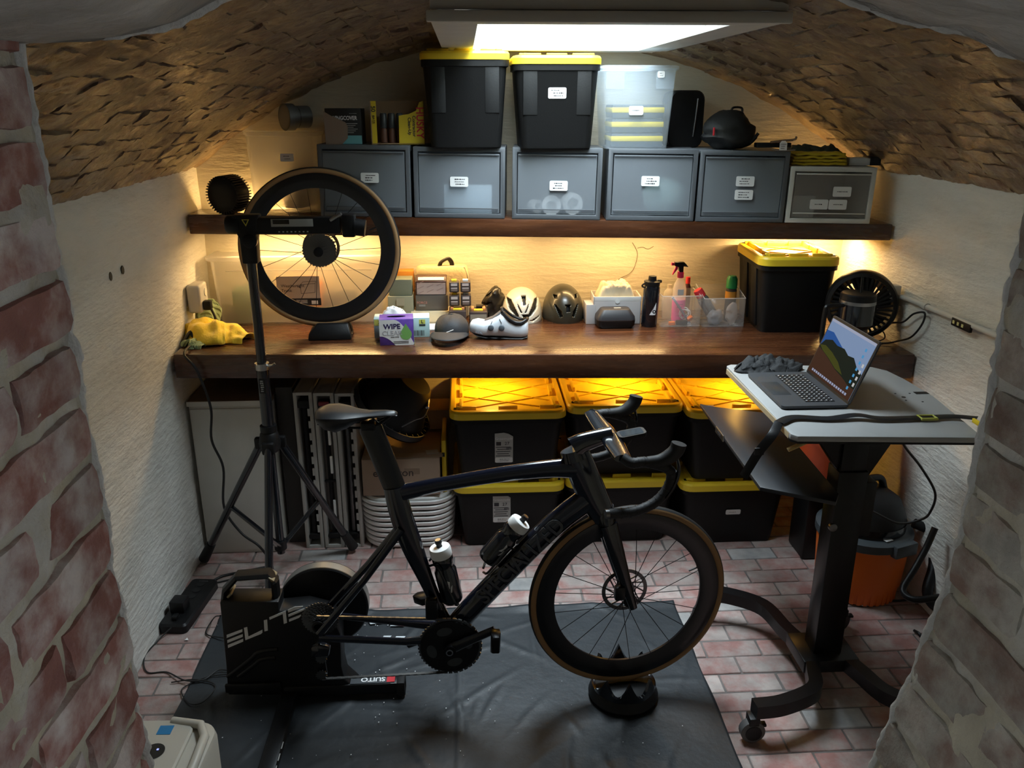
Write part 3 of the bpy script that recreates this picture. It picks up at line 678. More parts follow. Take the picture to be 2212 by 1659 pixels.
# ribbed black roller
p = onshelf(490, 445); t = thing('ribbed_roller', 'black ribbed hollow roller on the left end of the shelf', 'roller', (p.x - .0, p.y + .05, zs(p.x) + .001)); rr = .082
g = G(); M = trm(0, 0, rr) @ rotm(RAD(90), 0, RAD(-18)); g.lathe([(rr - .01, .05), (rr - .01, -.05), (rr * .62, -.05), (rr * .62, .05), (rr - .01, .05)], 40, M=M); part('sleeve', g, m_black, t, ang=30)
for k in range(40):
    a = 2 * math.pi * k / 40; g = G(); g.box((0, 0, 0), (.014, .004, .1), M @ rotm(0, 0, a) @ trm(rr - .006, 0, 0)); part('fin', g, m_black, t)
# cardboard boxes
x, y, w, h = fit(704, 783, 312, 234, ztop(0))
t = thing('liner_box', 'small black and teal cardboard box with torn flap', 'box', (x, y + .045, ztop(0)), RAD(-4))
m_teal = pm('teal print', (.16, .42, .46), .6)
g = G(); g.box((0, 0, h / 2), (w, .09, h)); part('carton', g, pm('black print carton', (.018, .018, .018), .5), t, bev=.002)
g = G(); g.box((.02, -.0455, h * .13), (w - .042, .001, h * .24)); part('teal_band', g, m_teal, t)
text('WINGCOVER', h * .155, m_whitepaint, t, (w * .03, -.0462, h * .73), sx=.8, bold=.0006)
scribble(t, w * .34, h * .09, 1, (w * .30, -.0462, h * .86), (RAD(90), 0, 0), m_whitepaint, name='small_print', seed=3)
for i in range(6):
    g = G(); g.box((w * .18 - .004 * (i % 3), -.0458, h * (.58 - i * .05)), (w * (.42 - .06 * (i % 3)), .0006, h * .016)); part('print_line', g, m_lab, t)
g = G(); g.prism([(-w / 2, 0), (-w * .05, 0), (w * .12, h * .18), (w * .14, h * .5), (w * .08, h * .62), (-w * .3, h * .8), (-w / 2, h * .92)], 0, .002); part('flap', g, pm('bare card', (.26, .19, .145), .85), t, loc=(-.002, -.049, 0), rot=(RAD(92), 0, 0))
x, y, w, h = fit(800, 915, 312, 218, ztop(0)); zt0 = ztop(0)
t = thing('bag_box', 'yellow cardboard box torn open, red lettering on its side', 'box', (x, y + .05, zt0), RAD(2))
m_ycard = pm('yellow print carton', (.66, .48, .02), .55); d = .1
g = G(); g.box((0, d / 2 - .003, h / 2), (w, .004, h)); part('back_wall', g, m_card, t)
g = G(); g.box((0, 0, .003), (w, d, .004)); part('floor_panel', g, m_card, t)
for sx in (-1, 1): g = G(); g.box((sx * (w / 2 - .002), 0, h / 2), (.004, d, h)); part('side_wall', g, m_ycard if sx > 0 else m_card, t)
g = G(); g.box((-w / 2 + w * .055, -d / 2 + .002, h / 2), (w * .11, .003, h)); part('front_strip', g, m_ycard, t)
g = G(); g.prism([(w * .02, 0), (w / 2, 0), (w / 2, h), (w * .42, h * .97), (w * .36, h * .78), (w * .22, h * .70), (w * .1, h * .68), (w * .03, h * .66)], 0, .003); fpn = part('front_panel', g, m_ycard, t, loc=(0, -d / 2 + .003, 0), rot=(RAD(90), 0, 0))
text('HUSKY', h * .25, m_red, fpn, (w * .42, h * .5, .0035), (0, 0, RAD(-90)), sx=.92, bold=.001)
text('Contractor', h * .105, m_ink, fpn, (w * .31, h * .42, .0035), (0, 0, RAD(-90)), bold=.0005)
text('Clean-Up', h * .105, m_ink, fpn, (w * .225, h * .42, .0035), (0, 0, RAD(-90)), bold=.0005)
text('50', h * .14, m_ink, t, (-w * .445, -d / 2 - .001, h * .82), (RAD(90), RAD(90), 0), bold=.0004)
text('BAGS', h * .08, m_ink, t, (-w * .445, -d / 2 - .001, h * .58), (RAD(90), RAD(90), 0))
for k in range(3):
    o = thing('marker_can', ['dark can with rust cap standing left in the yellow box', 'dark can with rust cap standing mid yellow box', 'dark can with rust cap standing right in the yellow box'][k], 'can', (x - w * .27 + k * w * .155, y + .05 - .012, zt0 + .006), group='cans in the torn yellow box')
    g = G(); g.lathe([(0, h * .34), (.014, h * .34), (.015, h * .36), (.015, h * .66), (.011, h * .69), (0, h * .69)], 14); part('barrel', g, pm('dark grey can', (.05, .055, .06), .4), o)
    g = G(); g.lathe([(0, 0), (.014, 0), (.0145, h * .2), (.014, h * .3), (.009, h * .345), (0, h * .345)], 14); part('cap', g, pm('rust cap', (.16, .07, .045), .5), o)
# clear bin with yellow-banded trays
x, y, w, h = fit(1300, 1462, 322, 142, ztop(3)); zt3 = ztop(3)
cb2 = clearbin('tall clear bin with yellow-banded trays inside, on the drawers', (x, y + .13, zt3), w, .25, h, m_clearblue, .84)
sticker(cb2, .06, .036, (-.01, -.115, h * .47), 1, (RAD(86), 0, 0), seed=51)
sticker(cb2, .03, .026, (w * .27, -.1255, h * .9), 2, (RAD(88), 0, 0), seed=52)
for sx in (-1, 1): g = G(); g.box((sx * w * .33, -.1235, h * .83), (w * .24, .002, h * .2)); part('grip_panel', g, m_clearblue, cb2)
m_navy = pm('dark blue tray', (.04, .06, .085), .5)
for k in range(3):
    o = thing('parts_tray', ['lowest yellow-banded tray in the clear bin', 'middle yellow-banded tray in the clear bin', 'topmost yellow-banded tray in the clear bin'][k], 'tray', (x + .005, y + .13, zt3 + .006 + k * .058), group='banded trays in the clear bin')
    g = G(); g.box((0, 0, .028), (w * .70, .17, .055)); part('tray', g, m_navy, o, bev=.005)
    g = G(); g.box((0, -.0005, .034), (w * .71, .176, .022)); part('band', g, pm('yellow band', (.72, .55, .02), .5), o, bev=.004)
# black hard case, camera bag and small things to the right
x, y, w, h = fit(1458, 1540, 324, 194, ztop(4)); zt4 = ztop(4)
t = thing('hard_case', 'black rounded hard case behind the clear bin on the drawers', 'case', (x + .0, y + .20, zt4), RAD(6))
for sy, dd in ((-1, .055), (1, .045)):
    g = G(); g.loft([[(px, sy * .03 - dd / 2 + dd * tt, pz + h / 2) for px, pz in rrect(w * (.98 if 0 < tt < 1 else .93), h * (1 if 0 < tt < 1 else .96), .04, 5)] for tt in (0, .12, .88, 1)]); part('shell_half', g, m_black, t, ang=30)
g = G(); g.tube([(w * .2, -.06, h * .2), (w * .24, -.062, h * .55), (w * .27, -.062, h * .86)], .004, 6); part('zip', g, m_darksteel, t)
x, y, w, h = fit(1540, 1652, 326, 240, ztop(4))
t = thing('camera_bag', 'black soft camera bag with red tab slumped on the drawers', 'bag', (x, y + .13, zt4))
g = G(); g.ball((0, 0, h * .5), 1.0, (w * .52, .10, h * .52), 26, 18)
for i in range(len(g.v)):
    v = Vector(g.v[i]); n = .016 * noise.noise(v * 16) + .008 * noise.noise(v * 40); zz = max(0, v.z); f = 1 + (.16 if v.z < h * .4 else 0) - (.18 if v.x > w * .25 and v.z > h * .6 else 0)
    g.v[i] = (v.x * f + n, v.y * f + n, max(.0, zz + n * .6))
part('bag_body', g, pm('black nylon', (.010, .010, .010), .65, bump=.1, bscale=90), t, ang=70)
g = G(); g.box((-w * .42, -.085, h * .48), (.008, .006, .034)); part('tab', g, m_red, t, bev=.002)
g = G(); g.tube(smooth_path([(.0, 0, h * .98), (.01, 0, h * 1.08), (.045, 0, h * 1.07), (.05, 0, h * .94)]), .005, 6); part('handle', g, m_black, t)
p = atZ(1690, 326, ztop(4)); t = thing('bar_clamp', 'small black clamp with chrome lever and white tag on the drawers', 'clamp', (p.x, p.y + .03, ztop(4)))
g = G(); g.box((-.03, .01, .022), (.15, .04, .02)); part('body', g, m_black, t, bev=.004)
g = G(); g.tube(smooth_path([(-.05, -.015, .034), (0, -.02, .04), (.05, -.02, .045), (.06, -.015, .056)]), .005, 7); part('lever', g, m_chrome, t)
g = G(); g.tube([(-.045, -.03, .006), (.0, -.034, .002), (.055, -.03, .004)], .003, 6); part('wire_foot', g, m_chrome, t)
g = G(); g.prism([(-.016, 0), (.016, 0), (.016, .028), (.008, .038), (-.008, .038), (-.016, .028)], 0, .0015); tg = part('tag', g, m_paper, t, loc=(.0, -.036, .003), rot=(RAD(86), 0, 0)); scribble(tg, .03, .028, 3, (0, .016, .002), (0, 0, 0), m_ink, seed=8)
g = G(); g.tube([(-.12, .03, .03), (-.10, .03, .055), (-.09, .028, .07)], .007, 7); part('spindle', g, m_black, t)
# folded yellow tarp, dark bag and small box on the white drawer
z6 = ztop(5); x, y, w, h = fit(1716, 1832, 359, 328, z6)
def cloth(name, label, cat, loc, w, d, h, mat, seed, rz=0, layers=0, amp=.3, parent=None):
    def fn(u, v):
        a = (u - .5); b = (v - .5); r = max(abs(a), abs(b)) * 2; e = 1 - max(0, (r - .55) / .45) ** 2
        n = noise.noise(Vector((u * 4 + seed, v * 4, seed))) + .5 * noise.noise(Vector((u * 9 + seed, v * 9, seed)))
        rd = abs(math.sin((u * 5 + n * 1.1 + seed) * 3.0))
        z = h * max(0.0, e) * (1 - amp + amp * (.6 * rd + .5 * n)) 
        k = 1 + .12 * noise.noise(Vector((u * 3, v * 3, seed + 5)))
        return (a * w * k, b * d * k, max(.001, z) if r < .97 else .0005)
    g = G(); g.grid(fn, 34, 26); 
    o = part(name, g, mat, parent, ang=180, loc=loc, rot=(0, 0, rz)); sm = o.modifiers.new('s', 'SOLIDIFY'); sm.thickness = .0015; sm.offset = 1
    if cat: tag(o, label, cat)
    return o
t = thing('folded_tarp', 'bright yellow folded tarp lying on the white drawer', 'tarp', (x, y + .06, z6), SH_RZ)
for k in range(4):
    g = G(); g.grid(lambda u, v: ((u - .5) * w * (1 - .03 * k) + .004 * nz(v * 5, k, 3), (v - .5) * .12, .004 + k * h * .23 + .006 * nz(u * 7, v * 5, k * 3.1)), 18, 8)
    o = part('fold', g, pm('yellow tarp', (.55, .40, .02), .5, var=.1), t, ang=180); sm = o.modifiers.new('s', 'SOLIDIFY'); sm.thickness = h * .17; sm.offset = 1
    for v in o.data.vertices: pass
xx, yy, ww, hh = fit(1834, 1904, 358, 341, z6)
t = thing('parts_box', 'small flat white and black box at the end of the shelf', 'box', (xx - .0, y + .06, z6), SH_RZ)
g = G(); g.box((-.02, 0, .016), (.09, .09, .03)); part('carton', g, m_paper, t, bev=.002)
g = G(); g.box((.048, 0, .019), (.045, .092, .036)); part('sleeve', g, m_black, t, bev=.002)
p = atZ(1790, 322, z6 + .001); cloth('plastic_sheet', 'dark crumpled plastic sheet behind the yellow tarp', 'sheet', (x + .02, y + .15, z6 + .001), .30, .10, .085, pm('dark green film', (.055, .065, .05), .35), 4.2)
# ================================================================== wheels
def wheel(parent, Rw, name='front_wheel', spokes=21, rim_d=.055, tyre=.0145, rotor_side=1, cassette=False, sub=True):
    """deep-rim road wheel about the local y axis, centred on the parent part; returns the rim part"""
    g = G(); ro = Rw - tyre * 1.7; MY = rotm(RAD(90), 0, 0)
    prof = [(ro, -.013), (ro - .012, -.0145), (ro - rim_d * .5, -.012), (ro - rim_d, -.004), (ro - rim_d, .004), (ro - rim_d * .5, .012), (ro - .012, .0145), (ro, .013), (ro, -.013)]
    g.lathe(prof, 72, M=MY, cap=False); rim = part(name, g, m_carbon, parent, ang=50)
    rt = Rw - tyre; n = 14
    g = G(); g.lathe([(rt + tyre * math.cos(a), tyre * math.sin(a)) for a in [RAD(-52 + 104 * k / 7) for k in range(8)]], 72, M=MY, cap=False); part('tyre_tread', g, m_rubber, rim, ang=180)
    for s in (-1, 1):
        g = G(); g.lathe([(rt + tyre * math.cos(a), s * tyre * math.sin(a)) for a in [RAD(50 + 90 * k / 5) for k in range(6)]], 72, M=MY, cap=False); part('tyre_sidewall', g, m_tan, rim, ang=180)
    g = G(); g.lathe([(.0, -.05), (.011, -.05), (.012, -.034), (.024, -.032), (.024, -.027), (.014, -.022), (.014, .022), (.024, .027), (.024, .032), (.012, .034), (.011, .05), (0, .05)], 24, M=MY); part('hub', g, m_blackmetal, rim, ang=30)
    g = G(); g.tube([(.022, 0, 0), (ro - rim_d + .002, 0, 0)], .0013, 5); sp = g.mesh('spoke', smooth=False)
    for k in range(spokes):
        a = 2 * math.pi * k / spokes; side = -1 if k % 2 else 1; lean = .09 * (1 if (k // 2) % 2 else -1)
        o = obj('spoke', sp, m_blackmetal, rim); 
        p0 = Vector((.022 * math.cos(a + lean * 8), side * .029, .022 * math.sin(a + lean * 8))); p1 = Vector(((ro - rim_d + .002) * math.cos(a), 0, (ro - rim_d + .002) * math.sin(a)))
        dv = p1 - p0; L0 = ro - rim_d + .002 - .022; q = Vector((1, 0, 0)).rotation_difference(dv.normalized())
        o.matrix_local = Matrix.Translation(p0) @ q.to_matrix().to_4x4() @ Matrix.Diagonal((dv.length / L0, 1, 1, 1)) @ trm(-.022, 0, 0)
    g = G(); rr = .08; yy = rotor_side * .038
    g.lathe([(rr, -.0009), (rr, .0009), (rr - .013, .0009), (rr - .013, -.0009), (rr, -.0009)], 48, M=trm(0, yy, 0) @ MY, cap=False)
    for k in range(12):
        a = 2 * math.pi * k / 12; g.box((0, 0, 0), (.04, .0016, .005), trm((rr - .03) * math.cos(a), yy, (rr - .03) * math.sin(a)) @ rotm(0, -a + .6, 0))
    g.lathe([(.036, -.001), (.036, .001), (.014, .001), (.014, -.001), (.036, -.001)], 24, M=trm(0, yy, 0) @ MY, cap=False); part('disc_rotor', g, m_darksteel, rim)
    g = G(); g.tube([(ro - rim_d, 0, 0), (ro - rim_d - .03, 0, 0)], .003, 8); o = part('valve', g, m_black, rim); o.rotation_euler = (0, RAD(-20), 0)
    for s in (-1, 1):
        for a in (70, 250): 
            pass
    if cassette: make_cassette(rim, -.035)
    return rim
def sprocket(r, n, th=.0018):
    g = G(); pts = []
    for k in range(n):
        a = 2 * math.pi * k / n; st = 2 * math.pi / n
        pts += [((r - .003) * math.cos(a), (r - .003) * math.sin(a)), ((r + .0015) * math.cos(a + st * .35), (r + .0015) * math.sin(a + st * .35)), ((r + .0015) * math.cos(a + st * .6), (r + .0015) * math.sin(a + st * .6))]
    g.prism(pts, -th / 2, th / 2, M=rotm(RAD(90), 0, 0)); return g
def make_cassette(parent, y0, rmax=.072, step=-1):
    for k, n in enumerate((33, 28, 24, 21, 19, 17, 15, 14, 13, 12)):
        r = rmax * n / 33; o = part('sprocket', sprocket(r, n), m_darksteel, parent, ang=20); o.location = (0, y0 + step * k * .0038, 0)
    g = G(); g.lathe([(0, 0), (.02, 0), (.02, .004), (.012, .006), (0, .006)], 20, M=trm(0, y0 + step * .043, 0) @ rotm(RAD(90), 0, 0)); part('lock_ring', g, m_blackmetal, parent, ang=30)
# ================================================================== left half of the bench
wy = 3.60; pc = atY(692, 538, wy); Rs = (atY(866, 538, wy).x - atY(517, 538, wy).x) / 2
ws = thing('spare_wheel', 'spare deep-rim bicycle wheel with cassette standing on the bench', 'wheel', (pc.x, wy, pc.z), RAD(3))
wheel(ws, Rs, 'rim', 22, .062, cassette=True)
t = thing('wheel_stand', 'low black wheel stand on the bench under the spare wheel', 'wheel stand', (pc.x + .02, wy, ZB), RAD(3))
hb = pc.z - Rs - ZB + .022
for sy in (-1, 1):
    g = G(); g.loft([[(-.095, sy * .07, 0), (.095, sy * .07, 0), (.095, sy * .018, 0), (-.095, sy * .018, 0)], [(-.09, sy * .065, hb * .45), (.09, sy * .065, hb * .45), (.09, sy * .017, hb * .45), (-.09, sy * .017, hb * .45)], [(-.055, sy * .04, hb), (.08, sy * .04, hb), (.08, sy * .0165, hb), (-.055, sy * .0165, hb)]]); part('cradle_half', g, m_black, t, bev=.006)
g = G(); g.box((0, 0, .008), (.19, .05, .014)); part('base_bar', g, m_black, t)
# long clear bin behind the wheel
a = atZ(650, 700, ZB); x0 = atY(466, 650, a.y).x; x1 = atY(832, 650, a.y).x; w = (x1 - x0) * 1.07; hh = atY(650, 556, a.y).z - ZB
lb = clearbin('long frosted lidded bin on the bench behind the spare wheel', ((x0 + x1) / 2, a.y + .15, ZB), w, .28, hh, m_clear, .92)
for k in range(3):
    g = G(); g.tube([(-w * .4, -.135 + k * .02, hh * (.80 + .09 * k)), (w * .4, -.135 + k * .02, hh * (.80 + .09 * k))], .005, 6); part('moulded_rib', g, m_clear, lb)
bx, by = (x0 + x1) / 2, a.y + .15
def small_box(name, label, cat, c, s, mat, rz=0, bev=.003):
    g = G(); g.box((0, 0, s[2] / 2), s); o = part(name, g, mat, None, bev=bev, loc=c, rot=(0, 0, rz)); return tag(o, label, cat)
small_box('green_carton', 'green carton inside the long frosted bin', 'box', (x0 + .12, by - .06, ZB + .006), (.12, .10, .15), pm('green carton', (.06, .20, .14), .6), .15)
small_box('orange_pouch', 'orange pouch inside the long frosted bin', 'pouch', (bx + .02, by, ZB + .006), (.12, .12, .17), pm('orange cloth', (.7, .20, .03), .7), .1, .02)
small_box('blue_carton', 'dark blue carton inside the long frosted bin', 'box', (bx + .16, by + .01, ZB + .006), (.14, .12, .11), pm('blue carton', (.06, .08, .12), .6), -.1)
small_box('cream_carton', 'cream carton inside the long frosted bin', 'box', (bx - .1, by + .03, ZB + .006), (.10, .12, .19), pm('cream carton', (.62, .50, .34), .6), .05)
pa = atY(595, 598, by - .145); pb = atY(693, 657, by - .145); lw, lh = pb.x - pa.x, pa.z - pb.z
sh = G(); sh.box((0, 0, 0), (lw, .0015, lh)); sh = part('product_sheet', sh, pm('pale paper', (.60, .50, .42), .7), lb, loc=((pa.x + pb.x) / 2 - bx, -.139, (pa.z + pb.z) / 2 - ZB))
for kk, s in enumerate(('Weathertight', 'Trunk')): text(s, lh * .15, m_ink, sh, (-lw * .40, -.001, lh * (.16 - .17 * kk)), align='LEFT')
g = G()
for (p, q) in (((.05, .2), (.40, .24)), ((.05, .2), (.06, -.12)), ((.06, -.12), (.38, -.08)), ((.40, .24), (.38, -.08)), ((.05, .2), (.12, .3)), ((.12, .3), (.42, .32)), ((.42, .32), (.40, .24))):
    g.tube([(p[0] * lw, -.0012, p[1] * lh), (q[0] * lw, -.0012, q[1] * lh)], .0008, 4)
stuff(part('line_drawing', g, m_ink, sh))
g = G(); g.box((0, -.001, -lh * .42), (lw * 1.02, .001, lh * .26)); st = part('black_strip', g, m_ink, sh)
g = G(); g.box((lw * .36, -.002, -lh * .44), (lw * .15, .0006, lh * .13)); part('barcode_patch', g, m_paper, st)
for k in range(3): g = G(); g.box((lw * .06, -.002, -lh * (.36 + .045 * k)), (lw * .26, .0006, lh * .018)); part('print_line', g, m_paper, st)
# cloths on the left end
m_ycloth = pm('yellow microfibre', (.86, .60, .03), .85, bump=.25, bscale=120, sheen=.4)
m_gcloth = pm('sage microfibre', (.24, .32, .17), .85, bump=.25, bscale=120, sheen=.3)
def crumple(name, label, cat, pts, mat, seed, loc, thick=.004, nu=60, nv=16, roll=.05):
    """a cloth gathered along a path: cross-section is a wavy half tube"""
    P = smooth_path(pts, 8); m = len(P)
    def fn(u, v):
        i = min(m - 1, int(u * (m - 1))); p = P[i]; nx = P[min(m - 1, i + 1)] - P[max(0, i - 1)]; nx.normalize(); side = Vector((-nx.y, nx.x, 0))
        a = (v - .5) * math.pi * 1.05; n = noise.noise(Vector((u * 6 + seed, v * 3.5, seed))); n2 = noise.noise(Vector((u * 14 + seed, v * 8, seed)))
        r = roll * (1 + .45 * n + .18 * n2) * (.55 + .45 * math.sin(math.pi * min(1, u * .9 + .1)))
        q = p + side * (math.sin(a) * r * 1.35) + Vector((0, 0, max(0.0, math.cos(a)) * r * 1.15)); q.z = max(q.z, .001)
        return q
    g = G(); g.grid(fn, nu, nv); o = part(name, g, mat, None, ang=180, loc=loc); s = o.modifiers.new('s', 'SOLIDIFY'); s.thickness = thick; s.offset = -1
    s2 = o.modifiers.new('b', 'SUBSURF'); s2.levels = 1; s2.render_levels = 1
    if cat: tag(o, label, cat)
    return o
p0 = atZ(395, 742, ZB); 
def bpt(px, py, z=0): q = atZ(px, py, ZB); return (q.x - p0.x, q.y - p0.y, z)
def clampx(q): return (max(q[0], XL + .05 - p0.x), max(q[1], yb(XL) + .03 - p0.y), q[2])
crumple('yellow_cloth', 'crumpled bright yellow microfibre cloth at the left bench end', 'cloth', [clampx(bpt(395, 735)), clampx(bpt(425, 728, .012)), clampx(bpt(460, 736, .006)), clampx(bpt(500, 734, .004)), clampx(bpt(538, 738, 0))], m_ycloth, 3.3, p0, roll=.066)
crumple('green_cloth', 'sage green cloth bunched under the yellow cloth', 'cloth', [clampx(bpt(402, 716, .02)), clampx(bpt(418, 708, .075)), clampx(bpt(440, 712, .04))], m_gcloth, 8.1, p0, roll=.055)
crumple('green_rag', 'small sage green rag hanging at the bench corner beside the strap', 'cloth', [clampx(bpt(388, 752)), clampx(bpt(415, 750)), clampx(bpt(440, 752))], m_gcloth, 5.7, p0, roll=.028)
g = G(); g.tube(smooth_path([(.0, -.05, .012), (.03, -.03, .05), (.06, -.045, .012), (.10, -.05, .01), (.12, -.02, .008)]), (.006), 6, sx=2.2); o = part('webbing_strap', g, m_black, None, loc=(p0.x + .01, p0.y + .03, ZB)); tag(o, 'black webbing strap lying across the green rag', 'strap')
# wall socket with plug and cable
s0 = atX(418, 642, XL + .02); t = thing('socket_box', 'grey wall socket box with black plug on the left wall', 'socket', (XL + .008, s0.y, s0.z))
g = G(); g.box((.03, 0, 0), (.06, .11, .125)); part('housing', g, pm('light grey plastic', (.50, .49, .46), .45), t, bev=.012, seg=3)
g = G(); g.lathe([(0, 0), (.018, 0), (.018, .003), (0, .003)], 20, M=trm(.06, .02, .02) @ rotm(0, RAD(90), 0)); part('outlet', g, m_dwhite, t)
g = G(); g.box((.078, -.025, -.03), (.034, .034, .042)); part('plug', g, m_black, t, bev=.006)
g = G(); g.tube(smooth_path([(.09, -.025, -.045), (.105, -.03, -.09), (.10, -.05, ZB + .05 - s0.z), (.08, -.09, ZB + .012 - s0.z), (.04, -.13, ZB + .010 - s0.z)]), .006, 8); part('flex', g, m_cable, t)
# tissue box, glove box
x, y, w, h = fit(818, 892, 746, 690, ZB)
m_purple = pm('purple print carton', (.13, .06, .36), .5, var=.12, vscale=60)
t = thing('wipes_box', 'purple and white lens wipes box on the front of the bench', 'box', (x, y + .05, ZB), RAD(4))
d = .095; g = G(); g.box((0, 0, h / 2), (w, d, h)); part('carton', g, m_purple, t, bev=.002)
g = G(); pts = [(-w / 2, h * .36)] + [(-w / 2 + w * .45 * k / 6, h * .36 * (1 - (k / 6) ** 2)) for k in range(1, 7)] + [(w * .48, 0), (w / 2, h * .05)] + [(w / 2 - w * .58 * k / 8, h * .05 + h * .93 * math.sin(math.pi / 2 * k / 8)) for k in range(1, 9)] + [(-w / 2, h * .98)]
g.prism(pts, 0, .0008); fp = part('front_print', g, m_paper, t, loc=(0, -d / 2 - .0002, 0), rot=(RAD(90), 0, 0))
text('WIPE', h * .27, pm('navy print', (.03, .02, .10), .5), fp, (-w * .13, h * .72, .0012), (0, 0, 0), bold=.0008)
text('CLEAR', h * .25, pm('pale grey print', (.45, .45, .47), .5), fp, (-w * .13, h * .47, .0012), (0, 0, 0), bold=.0003)
text('LENS WIPES', h * .06, m_ink, fp, (-w * .06, h * .32, .0012), (0, 0, 0))
g = G(); pts = [(w * .27 + .17 * w * math.cos(RAD(a)), h * .42 + .17 * w * math.sin(RAD(a))) for a in range(-225, 46, 15)] + [(w * .27, h * .83)]; g.prism(pts, .001, .0016); part('green_drop', g, pm('green print', (.20, .46, .12), .5), fp)
for k in range(2): g = G(); g.box((w * .12, h * (.14 - .055 * k), .0012), (w * .44, h * .022, .0005)); part('print_line', g, m_ink, fp)
g = G(); g.box((w / 2 + .0006, 0, h / 2), (.001, d * .98, h * .98)); part('green_side', g, pm('light green print', (.42, .68, .40), .5), t)
g = G(); g.loft([[(.040 * math.cos(a), .012 * math.sin(a) * s, h + .0006) for a in [RAD(q) for q in range(0, 360, 20)]] for s in (1, .99)]); part('slot', g, m_ink, t, loc=(0, 0, .0006))
x2, y2, w2_, h2 = fit(807, 927, 730, 688, ZB)
y2 = max(y2, y + .1 + .012); t = thing('glove_box', 'pale blue glove box marked L behind the wipes box', 'box', (x2, y2 + .05, ZB), RAD(2))
g = G(); g.box((0, 0, h2 / 2), (w2_, .09, h2)); part('carton', g, pm('pale blue print', (.42, .58, .62), .5), t, bev=.002)
g = G(); g.box((-w2_ * .36, -.0455, h2 * .8), (w2_ * .26, .0008, h2 * .3)); b1 = part('yellow_patch', g, pm('lime print', (.60, .58, .12), .5), t)
text('200', h2 * .24, m_ink, t, (-w2_ * .36, -.0463, h2 * .82)); 
g = G(); g.box((w2_ * .37, -.0455, h2 * .80), (w2_ * .11, .0008, h2 * .22)); part('lime_patch', g, MATS['lime print'], t)
text('L', h2 * .22, m_ink, t, (w2_ * .37, -.0463, h2 * .80), bold=.0004)
g = G(); g.box((w2_ * .37, -.0455, h2 * .62), (w2_ * .11, .0008, h2 * .09)); part('black_patch', g, m_ink, t)
g = G()
for k in range(9): g.box((w2_ * (.22 + .022 * k), -.0456, h2 * .22), (w2_ * (.008 + .006 * (k % 3 == 0)), .0006, h2 * .28))
stuff(part('barcode', g, m_ink, t))
# white tissue puffed from the glove box
g = G()
def tf(u, v):
    a = u * 2 * math.pi; r = .042 * math.sqrt(v) * (1 + .18 * math.sin(a * 5 + 1) * v + .1 * noise.noise(Vector((u * 9, v * 4, 2))))
    return (r * math.cos(a) * 1.25, r * math.sin(a) * .6, .045 * (1 - v) ** .7 * (1 + .3 * noise.noise(Vector((u * 12, v * 5, 5)))))
g.grid(tf, 40, 10); part('protruding_glove', g, m_white, t, ang=180, loc=(-.035, -.01, h2))
# boxes at the back, bag, batteries
def bench_box(name, label, pl, pr, y0, pt, d, mat, rz=0, z=ZB, bev=.003):
    a = atY(pl, pt + 20, y0); b = atY(pr, pt + 20, y0); x, y, w, h = (a.x + b.x) / 2, y0, b.x - a.x, atY((pl + pr) / 2, pt, y0).z - z
    t = thing(name, label, 'box', (x, y + d / 2, z), rz)
    g = G(); g.box((0, 0, h / 2), (w, d, h)); part('carton', g, mat, t, bev=bev); return t, w, h, y
m_sage = pm('sage carton', (.27, .27, .19), .7)
tA, wA, hA, yA = bench_box('sage_carton', 'sage green carton with paper seal behind the glove box', 838, 893, 3.79, 640, .10, m_sage)
g = G(); g.box((-.0, -.0555, hA * .8), (wA * .32, .0008, hA * .26)); part('seal', g, pm('tan seal', (.36, .33, .24), .6), tA)
tB, wB, hB, yB = bench_box('dark_sage_carton', 'darker sage carton lying on top of the sealed one', 840, 890, 3.80, 604, .09, pm('dark sage carton', (.20, .22, .16), .7), z=ZB + hA + .001)
x, y, w, h = fit(848, 894, 690, 586, ZB); small_box('orange_carton', 'orange carton at the very back beside the wheel', 'box', (atY(871, 590, 3.91).x, 3.945, ZB), (.095, .07, atY(870, 586, 3.91).z - ZB), pm('orange carton', (.62, .26, .04), .6))
yg = 3.885; w = atY(1015, 600, yg).x - atY(896, 600, yg).x; y = yg; xc2 = atY(955, 620, yg).x; hg = atY(955, 576, yg).z - ZB
t = thing('canvas_bag', 'beige canvas bag with dark handle against the back wall', 'bag', (xc2, yg + .045, ZB)); w = w * yg / y * .98
g = G(); rings = []
for k, zz in enumerate((0, .01, .05, .5, .86, .97, 1.0)):
    sc = (.9, .97, 1, 1, .99, .93, .8)[k]; rings.append([(px + .004 * nz(px * 20, zz * 4, 2), py + .006 * nz(px * 14, zz * 5, 9), zz * hg) for px, py in rrect(w * sc, .085 * sc, .03, 5)])
g.loft(rings); part('bag_body', g, pm('beige canvas', (.56, .45, .27), .85, bump=.2, bscale=80), t, ang=70)
g = G(); g.tube([(w * .485, -.03, hg * .05), (w * .485, -.03, hg * .8), (w * .43, -.03, hg * .97), (-w * .4, -.03, hg * .99)], .0035, 6); part('piping', g, pm('pale piping', (.60, .52, .36), .7), t)
g = G(); g.tube(smooth_path([(-.01, -.02, hg), (.0, -.03, hg + .02), (.03, -.03, hg + .035), (.045, -.02, hg + .02), (.05, -.015, hg)]), .006, 6, sx=2.0); part('handle', g, m_black, t)
hcr = atY(925, 673, 3.78).z - ZB; zcr = ZB + hcr + .001
xcr = (atY(890, 690, 3.78).x + atY(970, 690, 3.78).x) / 2; wcr = atY(970, 690, 3.78).x - atY(886, 690, 3.78).x
small_box('cream_case', 'cream flat case under the component box on the bench', 'box', (xcr, 3.83, ZB), (wcr, .10, hcr), pm('cream case', (.70, .60, .40), .5))
tF, wF, hF, yF = bench_box('component_box', 'grey gradient component box under the striped box', 898, 968, 3.795, 638, .08, pm('grey gloss carton', (.12, .105, .09), .35), z=zcr)
